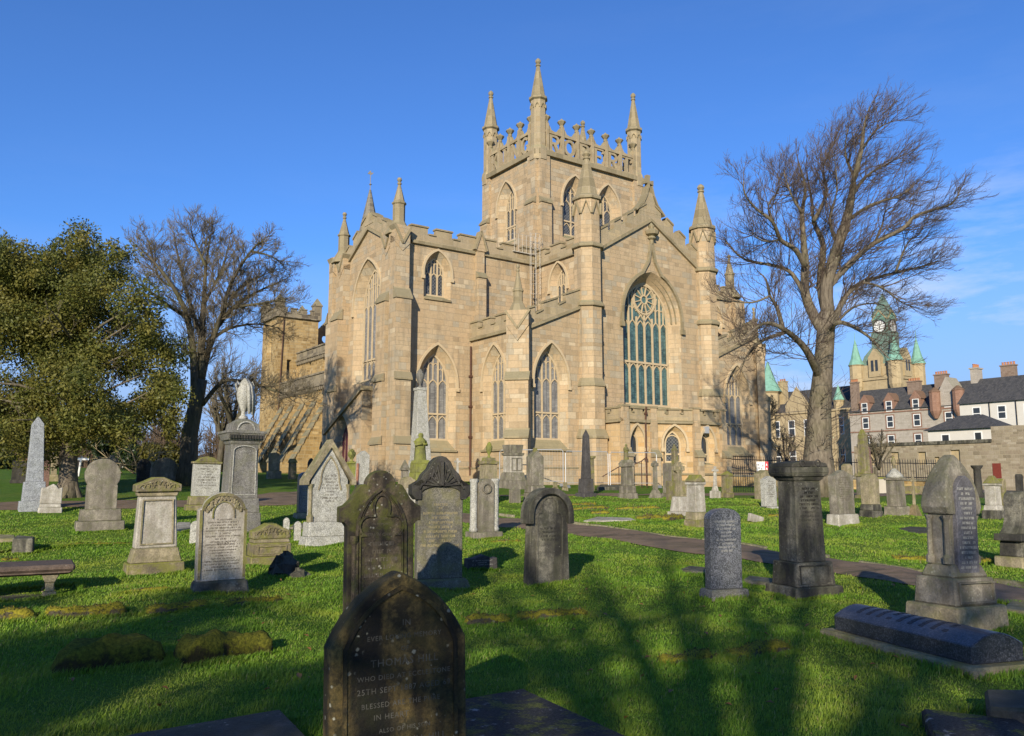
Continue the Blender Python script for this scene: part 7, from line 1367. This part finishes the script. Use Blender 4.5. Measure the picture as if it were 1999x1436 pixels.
m = MB(); f = Fr(0, -.02, 0); [fbox(m, f, a, a + .1, z, z + .1, -.004, .001) for a, z in ((-.22, -.16), (-.06, -.2), (.02, -.02), (-.26, .05))]; m.build('symbols', plain('notice_grey', (.25, .25, .27), .6, .2), t)
m = MB(); plate(m, Fr(0, -.021, 0), [(.24, -.2), (.36, -.2), (.3, -.06)], -.004, .001); plate(m, Fr(0, -.021, 0), [(.25, .05), (.35, .05), (.3, .2)], -.004, .001); m.build('warning_marks', WHITE, t)
RL = [hit(x, y) for x, y in ((1424, 961), (1478, 961), (1530, 962))]; o = RL[0]; t = thing('railing', 'low rusty iron rail fence along the path below the spiked railings', 'railing', o); m = MB()
for a, c in zip(RL, RL[1:]):
    n = int((c - a).length / .17)
    for i in range(n): q = a.lerp(c, i / n) - o; m.tube([q, q + Vector((0, 0, .95))], .014, 4)
m.build('grille', IRON, t); m = MB(); [m.tube([q - o + Vector((0, 0, h)) for q in RL], .02, 4) for h in (.3, .92)]; m.build('rail', IRON, t)
def site_fence(x0, d0, x1, d1, lab):
    a, c = at(x0, 940, d0), at(x1, 940, d1); a.z = Gz(a.x, a.y); c.z = Gz(c.x, c.y); t = thing('site_fence', lab, 'fence panel', a, math.atan2(c.y - a.y, c.x - a.x), 'wire mesh fence panels round the church works'); L = math.hypot(c.x - a.x, c.y - a.y); m = MB()
    m.tube([(.04, 0, .05), (.04, 0, 1.72), (.12, 0, 1.82), (L - .12, 0, 1.82), (L - .04, 0, 1.72), (L - .04, 0, .05)], .024, 6); m.tube([(.04, 0, .25), (L - .04, 0, .25)], .016, 5); m.build('frame', STEEL, t); w = MB()
    for i in range(1, int(L / .14)): w.tube([(i * .14, 0, .25), (i * .14, 0, 1.82)], .0022, 3)
    for i in range(1, 7): w.tube([(.04, 0, .25 + i * .23), (L - .04, 0, .25 + i * .23)], .0022, 3)
    w.build('wire_mesh', STEEL, t); f = MB(); [f.cbox(.24, .6, 0, .14, .2, .5, x) for x in (.04, L - .04)]; f.build('foot', LEAD, t)
site_fence(974, 42.5, 1101, 41.5, 'wire mesh fence panel before the aisle wall, behind the gabled headstone'); site_fence(1103, 41.5, 1189, 42.5, 'wire mesh fence panel behind the near-black obelisk'); site_fence(1190, 42.5, 1284, 43.5, 'wire mesh fence panel before the chapel, behind the angel statue')
def rails(label, pts, d): P = [at(x, y, dd) for (x, y), dd in zip(pts, d)]; o = P[0].copy(); m = MB(); m.tube([p - o for p in P], .03, 6); [m.tube([p - o, Vector((p.x, p.y, Gz(p.x, p.y))) - o], .025, 5) for p in P[1:]]; return tag(m.build('handrail', RUST, None, loc=o), label, 'handrail')
rails('brown iron handrail rising leftward of the chapel downpipe', [(1176, 930), (1208, 911), (1222, 903)], [44.5, 44.5, 44.5]); rails('brown iron handrail by the chapel door step, right of the angel statue', [(1238, 906), (1252, 900), (1262, 892)], [43.5, 43.6, 43.8])
a, c = at(1716, 940, 43), at(1852, 940, 41); a.z = Gz(a.x, a.y) - .1; t = thing('low_wall', 'low pale rendered wall with mossy coping behind the domed monument', 'wall', a, math.atan2(c.y - a.y, c.x - a.x)); m = MB(); L = (c - a).length; m.box(0, L * .3, -.15, .15, 0, .85); m.build('wall', plain('pale_render', (.45, .41, .34), .9, .1, .25, 2), t); m = MB(); m.box(L * .3, L, -.15, .15, 0, .5); m.build('mossy_stretch', G_MOSSY, t); m = MB(); m.box(-.05, L * .3 + .05, -.2, .2, .85, .94); m.build('coping', G_GREEN, t)

# ================================================================ THE TOWN BEYOND (built on the same street grid)
BRED = masonry('red_sandstone_trim', [(.24, .135, .095), (.30, .18, .13), (.27, .155, .11)], bw=.5, bh=.3, mortar=(.2, .12, .08), stain=(.09, .05, .04), top=(.12, .08, .05))
BGREY = masonry('grey_tenement_stone', [(.34, .30, .25), (.42, .375, .32), (.38, .335, .28)], bw=.6, bh=.3, mortar=(.25, .22, .18), stain=(.15, .125, .1), stain_amt=.4)
BCREAM = masonry('cream_town_stone', [(.36, .28, .165), (.44, .35, .21), (.40, .31, .18)], bw=.8, bh=.4, mortar=(.3, .24, .15), stain=(.2, .16, .1))
RUBBLE = masonry('grey_rubble', [(.20, .165, .115), (.32, .27, .19), (.26, .21, .15), (.38, .33, .25)], bw=.55, bh=.25, msize=.02, mortar=(.33, .28, .2), stain=(.12, .1, .07), rough_w=.06, bumpy=.7)
HARL = plain('off_white_harling', (.55, .52, .47), .9, .1, .1, 1.5); COPPER = plain('verdigris_copper', (.17, .33, .255), .65, .25, .45, 1.6); POTS = plain('terracotta_pots', (.36, .16, .08), .8, .2, .25, 4)
NETTED = masonry('slate_grey_spire', [(.12, .19, .155), (.18, .27, .22), (.13, .14, .125)], bw=.4, bh=.25, mortar=(.07, .08, .07), stain=(.2, .3, .25), stain_amt=.5, top_amt=0)
def bwin(par, F, ac, z, w, h, surround=None, bars=True, dark=PANE_DARK):
    m = MB(); fbox(m, F, ac - w / 2, ac + w / 2, z, z + h, .04, .08); p = MB()
    fr = MB(); ribbon(fr, F, [(ac - w / 2, z), (ac + w / 2, z), (ac + w / 2, z + h), (ac - w / 2, z + h)], .14, -.02, .06, True)
    if bars: fbox(fr, F, ac - w / 2, ac + w / 2, z + h * .48, z + h * .54, -.015, .06); fbox(fr, F, ac - .025, ac + .025, z, z + h, 0, .06)
    o = fr.build('window', WHITE, par); m.v = [F.P(0, 0, 0)] if False else m.v; 
    q = MB(); fbox(q, F, ac - w / 2, ac + w / 2, z, z + h, -.006, .02); q.build('pane', dark, o)
    if surround: s = MB(); ribbon(s, F, [(ac - w / 2 - .2, z - .2), (ac + w / 2 + .2, z - .2), (ac + w / 2 + .2, z + h + .2), (ac - w / 2 - .2, z + h + .2)], .2, -.05, .05, True); s.build('surround', surround, o)
    return o
def chimney(par, x, y, z0, z1, lx, ly, mat, pots=4, along='y'):
    m = MB(); m.cbox(lx, ly, z0, z1, cx=x, cy=y); m.cbox(lx + .25, ly + .25, z1, z1 + .2, cx=x, cy=y); c = m.build('chimney', mat, par); p = MB()
    for i in range(pots):
        o = (i + .5) / pots - .5; p.lathe(x + (o * lx if along == 'x' else 0), y + (o * ly if along == 'y' else 0), [(.2, z1 + .2), (.16, z1 + .6), (.2, z1 + .64), (.2, z1 + .72)], 8)
    p.build('pots', POTS, c)
def anchor(px, d, name, label, cat='building'): p = at(px, 940, d); p.z = 0; return thing(name, label, cat, p, CH_R)
def Lz(py, d): return EYE + (940 - py) * d / F_PX
CHIM = masonry('brown_chimney_stone', [(.20, .14, .105), (.27, .20, .155), (.23, .165, .125)], bw=.5, bh=.3, mortar=(.2, .15, .11), stain=(.1, .08, .065))
# tenement row: facade along local y, near end to the right
D0 = 133.; t = anchor(1990, D0, 'tenement_row', 'long grey stone tenement row with red sandstone trim, dormers and slate roof'); LEN = 29.; F = Fr(0, LEN, -90); ze = Lz(782, D0); m = MB(); panel(m, F, [(0, 0), (LEN, 0), (LEN, ze), (0, ze)]); m.add([(0, LEN, 0), (0, LEN, ze), (4.5, LEN, ze + 4.3), (9, LEN, ze), (9, LEN, 0)], [(0, 1, 2, 3, 4)]); m.add([(0, 0, 0), (9, 0, 0), (9, 0, ze), (4.5, 0, ze + 4.3), (0, 0, ze)], [(0, 1, 2, 3, 4)]); m.build('wall', BGREY, t)
roof(t, ([(-.3, -.2, ze - .1), (4.5, -.2, ze + 4.4), (4.5, LEN + .2, ze + 4.4), (-.3, LEN + .2, ze - .1), (9.3, -.2, ze - .1), (9.3, LEN + .2, ze - .1)], [(0, 3, 2, 1), (1, 2, 5, 4)]))
m = MB(); 
for z in (ze - .6, ze - 3.9, ze - 7.6): fbox(m, F, 0, LEN, z, z + .22, -.12, .02)
m.build('string_course', BRED, t)
cols = [3.2, 8.0, 13.0, 18.6, 24.4]
for ac in cols:
    for k, h in ((1, 2.0), (2, 2.1), (3, 2.2)): bwin(t, F, ac, ze - 3.2 - (k - 1) * 3.6 if k < 3 else ze - 10.6, 1.15, h, BRED)
    m = MB(); fbox(m, F, ac - .95, ac + .95, ze - .5, ze + 1.6, -.1, 2.2); plate(m, F, [(ac - 1.15, ze + 1.55), (ac + 1.15, ze + 1.55), (ac, ze + 3.1)], -.14, 2.6); dm = m.build('dormer', BRED, t); bwin(t, Fr(-.1, LEN, -90), ac, ze - .3, 1.05, 1.8)
for ac in (16.6, 20.6):
    m = MB(); q = Fr(-.3, LEN, -90).P(ac, 0); m.lathe(q[0], q[1], [(.3, ze - 2.2), (.75, ze - 1.4), (.95, ze - .9), (.95, ze + 2.3), (1.05, ze + 2.4), (.9, ze + 2.6), (.2, ze + 3.2)], 10); m.build('turret', BRED, t, smooth=False)
m = MB(); plate(m, F, [(17.3, ze - .2), (19.9, ze - .2), (19.9, ze + 2.6), (18.6, ze + 4.9), (17.3, ze + 2.6)], -.2, 3.5); m.build('gable', BGREY, t)
for ac, up in ((1.0, 3.2), (11.2, 2.2), (16.2, 3.4), (27.4, 4.0)): x, y, _ = F.P(ac, 0, 3.2 if ac > 2 else .6); chimney(t, x, y, ze, ze + 3.6 + up * .6, 1.0, 2.2 if ac > 2 else 1.3, CHIM, 5)
# town hall: block and clock tower
D1 = 168.; t = anchor(1692, D1, 'town_hall', 'cream stone town hall with green copper turrets and pinnacled clock tower'); zb = Lz(806, D1 + 12); m = MB(); F = Fr(-2, 26, -90); panel(m, F, [(0, 0), (26, 0), (26, zb), (0, zb)]); panel(m, Fr(-2, 0, 0), [(0, 0), (14, 0), (14, zb), (0, zb)]); m.build('wall', BCREAM, t); roof(t, ([(-2.2, -.2, zb), (12.2, -.2, zb), (12.2, 26.2, zb), (-2.2, 26.2, zb), (5, -.2, zb + 5.4), (5, 26.2, zb + 5.4)], [(0, 4, 5, 3), (1, 2, 5, 4), (0, 1, 4), (2, 3, 5)]))
m = MB(); fbox(m, F, 0, 26, zb - .4, zb, -.3, .1); fbox(m, F, 0, 26, zb * .5, zb * .5 + .3, -.15, .1); m.build('cornice', BCREAM, t)
for i in range(6):
    for z, h in ((zb - 5.2, 3.4), (zb - 11, 3.0)): bwin(t, F, 2.6 + i * 3.9, z, 1.5, h, None)
for ac, py, r, tip in ((4.2, 766, 2.3, 706), (21.5, 782, 1.0, 752)): x, y, _ = F.P(ac, 0, .8); dd = D1 + (y) * .8; z = Lz(py, dd); m = MB(); m.lathe(x, y, [(r, 0), (r, z - .4), (r * 1.12, z - .2), (r * 1.12, z)], 8); k = m.build('turret', BCREAM, t); m = MB(); m.lathe(x, y, [(r * 1.25, z), (r * .7, z + (Lz(tip, dd) - z) * .36), (r * .06, Lz(tip, dd))], 8); m.build('spire', COPPER, k)
for ac in (6.0, 24): x, y, _ = F.P(ac, 0, 3.5); chimney(t, x, y, zb, Lz(745, D1 + y * .8), 1.4, 1.6, BCREAM, 3)
m = MB(); panel(m, F, [(9, zb), (15, zb), (15, zb + 1.5), (12, zb + 5.6), (9, zb + 1.5)]); m.build('gable', BCREAM, t)
TWC = at(1745, 940, D1 - 3) - t.location; TWC = Matrix.Rotation(-CH_R, 3, 'Z') @ Vector((TWC.x, TWC.y, 0)); x0, y0 = TWC.x, TWC.y; hw = 4.1; zt = Lz(748, D1); z2 = Lz(718, D1); m = MB(); m.cbox(2 * hw, 2 * hw, 0, zt, cx=x0, cy=y0); m.cbox(2 * hw + .5, 2 * hw + .5, zt, zt + .5, cx=x0, cy=y0); m.cbox(2 * hw - .3, 2 * hw - .3, zt + .5, z2, cx=x0, cy=y0); tw = m.build('clock_tower', BCREAM, t)
for sx in (-1, 1):
    for sy in (-1, 1): m = MB(); X_, Y_ = x0 + sx * hw, y0 + sy * hw; m.lathe(X_, Y_, [(.5, zt - 3.4), (1.35, zt - 1.2), (1.35, z2), (1.5, z2 + .1), (1.5, z2 + .25)], 10); k = m.build('turret', BCREAM, t); m = MB(); m.lathe(X_, Y_, [(1.6, z2 + .25), (1.0, z2 + 1.6), (.06, z2 + 5.6), (.05, z2 + 7)], 10); m.build('spire', COPPER, k)
z3, z4, z5 = Lz(682, D1), Lz(662, D1), Lz(632, D1); m = MB(); m.lathe(x0, y0, [(hw * 1.2, z2), (hw * 1.02, z2 + 2.0), (hw * .66, z3)], 4, R(45)); m.lathe(x0, y0, [(hw * .62, z3 - .3), (hw * .64, z3), (hw * .64, z4 + 1), (hw * .56, z4 + 1.1), (hw * .56, z5 + 1.0), (hw * .62, z5 + 1.3)], 4, R(45)); m.lathe(x0, y0, [(hw * .6, z5 + 1.3), (hw * .34, z5 + 3.2), (.08, Lz(574, D1))], 4, R(45)); sp = m.build('steeple', NETTED, t)
for F_, nm in ((Fr(x0 - hw * .405, y0, -90), 1), (Fr(x0, y0 - hw * .405, 0), 2)):
    zc = (z4 + z5) / 2 + .5; m = MB(); plate(m, F_, circ(0, zc, 1.25, 24), -.12, .1); c = m.build('clock_face', plain('clock_white', (.75, .74, .7), .4, .3, .05), sp); m = MB(); ribbon(m, F_, circ(0, zc, 1.3, 24), .16, -.2, .05, True)
    for i in range(12): a = R(30 * i); ribbon(m, F_, [(.92 * math.cos(a), zc + .92 * math.sin(a)), (1.15 * math.cos(a), zc + 1.15 * math.sin(a))], .12, -.14, -.1)
    ribbon(m, F_, [(0, zc), (0, zc + 1.05)], .09, -.16, -.12); ribbon(m, F_, [(0, zc), (.1, zc - .75)], .12, -.17, -.12); m.build('dial_marks', IRON, c)
    for s in (-1, 1): m = MB(); plate(m, F_, [(-1.55, zc + 1.4), (1.55, zc + 1.4), (0, zc + 3.2)], -.1, .3) if s < 0 else ribbon(m, F_, [(-1.65, zc + 1.35), (0, zc + 3.3), (1.65, zc + 1.35)], .2, -.2, .3); m.build('clock_gable', COPPER if s < 0 else BCREAM, sp)
for F_ in (Fr(x0 - hw + .1, y0, -90), Fr(x0, y0 - hw + .1, 0)):
    m = MB(); plate(m, F_, [(-1.3, zt + .6), (1.3, zt + .6), (1.3, z2 + 1.4), (0, z2 + 3.2), (-1.3, z2 + 1.4)], -.4, .8); g_ = m.build('gable', BCREAM, t); m = MB(); [fbox(m, F_, s * .45 - .28, s * .45 + .28, z2 - 1.4, z2 + .8, -.43, -.3) for s in (-1, 1)]; m.build('louvres', PANE_DARK, g_)
    m = MB(); [fbox(m, F_, a - .2, a + .2, zt - 4.5, zt - 2, -.14, .1) for a in (-2, 0, 2)]; m.build('slit_windows', PANE_DARK, tw)
# white house, bungalow, ruined wall
D2 = 104.; t = anchor(2060, D2, 'white_house', 'white harled house with dark slate roof at the right edge of the photo', 'house'); ze = Lz(775, D2); m = MB(); F = Fr(0, 11, -90); panel(m, F, [(0, 0), (11, 0), (11, ze), (0, ze)]); panel(m, Fr(9, 11, 180), [(0, 0), (9, 0), (9, ze), (4.5, ze + 3.4), (0, ze)]); m.build('wall', HARL, t); roof(t, ([(-.35, -.2, ze - .15), (4.5, -.2, ze + 3.6), (4.5, 11.2, ze + 3.6), (-.35, 11.2, ze - .15), (9.3, -.2, ze), (9.3, 11.2, ze)], [(0, 3, 2, 1), (1, 2, 5, 4)]))
for ac in (2.2, 5.4, 8.6):
    for z in (ze - 2.4, ze - 5.4): bwin(t, F, ac, z, 1.0, 1.7)
m = MB(); [m.tube([F.P(a, 0, -.08), F.P(a, ze, -.08)], .07, 6) for a in (3.9, 7.2)]; m.build('downpipe', IRON, t); chimney(t, 4.5, 10.6, ze + 2, ze + 5, 1.6, .9, BGREY, 3, 'x')
D3 = 90.; t = anchor(1952, D3, 'bungalow', 'small white building with hipped slate roof above the ruined wall', 'house'); ze = Lz(835, D3); m = MB(); F = Fr(0, 7.5, -90); panel(m, F, [(0, 0), (7.5, 0), (7.5, ze), (0, ze)]); panel(m, Fr(0, 0, 0), [(0, 0), (5, 0), (5, ze), (0, ze)]); m.build('wall', HARL, t); roof(t, ([(-.4, -.4, ze), (5.4, -.4, ze), (5.4, 7.9, ze), (-.4, 7.9, ze), (2.5, 2.4, ze + 1.7), (2.5, 5.1, ze + 1.7)], [(0, 4, 5, 3), (0, 1, 4), (2, 3, 5), (1, 2, 5, 4)]))
bwin(t, F, 2.0, ze - 2.4, .9, 1.9); bwin(t, F, 5.6, ze - 2.3, .8, 1.9)
D4 = 70.; t = anchor(2045, D4, 'ruined_wall', 'long rubble wall of a roofless range with blocked windows, right of the railings', 'wall'); L = 17.2; F = Fr(0, L, -90); ze = Lz(858, D4); zr = Lz(828, D4); m = MB(); hs = [([(a - w / 2, z), (a + w / 2, z), (a + w / 2, z + h), (a - w / 2, z + h)], [(a - w / 2 + .04, z + .02), (a + w / 2 - .04, z + .02), (a + w / 2 - .04, z + h - .04), (a - w / 2 + .04, z + h - .04)], .22) for a, z, w, h in ((1.6, 3.2, .8, 1.2), (3.9, 3.2, .85, 1.25), (6.6, 3.2, .8, 1.2), (9.7, 3.1, .9, 1.4), (8.0, 3.3, .5, .6))]
panel(m, F, [(0, 0), (L, 0), (L, zr - .1), (L - 2, zr), (L - 4.2, zr), (L - 4.2, ze)] + [(L - 4.2 - i * .9, ze + .12 * math.sin(i * 2.1)) for i in range(1, 14)] + [(0, ze)], hs); m.build('wall', RUBBLE, t)
for h in hs: q = MB(); plate(q, F, h[1], .22, .26); q.build('blocked_window', BCREAM, t)
m = MB(); plate(m, F, [(0, ze - .1), (L - 4.2, ze - .1), (L - 4.2, ze + .2), (0, ze + .2)], -.12, .5); m.build('coping', G_SOOT, t); m = MB(); fbox(m, F, 12.9, 13.6, 1.9, 3.2, -.03, .1); m.build('door', plain('red_shutter', (.16, .035, .025), .6, .2), t); m = MB(); panel(m, Fr(0, L, 0), [(-.6, 0), (0, 0), (0, ze), (-.6, ze)]); m.add([F.P(0, 0, 0), F.P(0, 0, .6), F.P(0, ze, .6), F.P(0, ze, 0)], [(0, 1, 2, 3)]); m.build('wall_end', RUBBLE, t)
# ================================================================ GRASS, last: it grows up around the foot of every near stone
FEET = []
for r_ in list(COL.objects):
    if r_.parent or r_.location.y > 24 or r_.location.y < 3 or r_.get('category') not in ('headstone', 'monument', 'obelisk', 'grave', 'grave cross', 'tomb', 'post', 'kerb', 'stone', 'block', 'rock', 'ledger'): continue
    P = []; Mr = Matrix.Translation(r_.location) @ Matrix.Rotation(r_.rotation_euler.z, 4, 'Z')
    for o in ([r_] if r_.type == 'MESH' else list(r_.children)):
        if o.type == 'MESH': P += [(v.co.x, v.co.y) for v in o.data.vertices if v.co.z < .14]
    if len(P) > 3:
        P = np.array(P); FEET.append((Mr, P[:, 0].min(), P[:, 0].max(), P[:, 1].min(), P[:, 1].max()))
def fringe(g):
    X, Y = [], []
    for Mr, x0, x1, y0, y1 in FEET:
        per = 2 * (x1 - x0 + y1 - y0); n = int(per * 420); s = g.random(n) * per; e = g.gamma(1.4, .016, n) + .004; w, d = x1 - x0, y1 - y0
        lx = np.where(s < w, x0 + s, np.where(s < w + d, x1 + e, np.where(s < 2 * w + d, x1 - (s - w - d), x0 - e))); ly = np.where(s < w, y0 - e, np.where(s < w + d, y0 + s - w, np.where(s < 2 * w + d, y1 + e, y1 - (s - 2 * w - d))))
        a = np.array(Mr); X.append(a[0, 0] * lx + a[0, 1] * ly + a[0, 3]); Y.append(a[1, 0] * lx + a[1, 1] * ly + a[1, 3])
    return np.concatenate(X), np.concatenate(Y)
lawn()
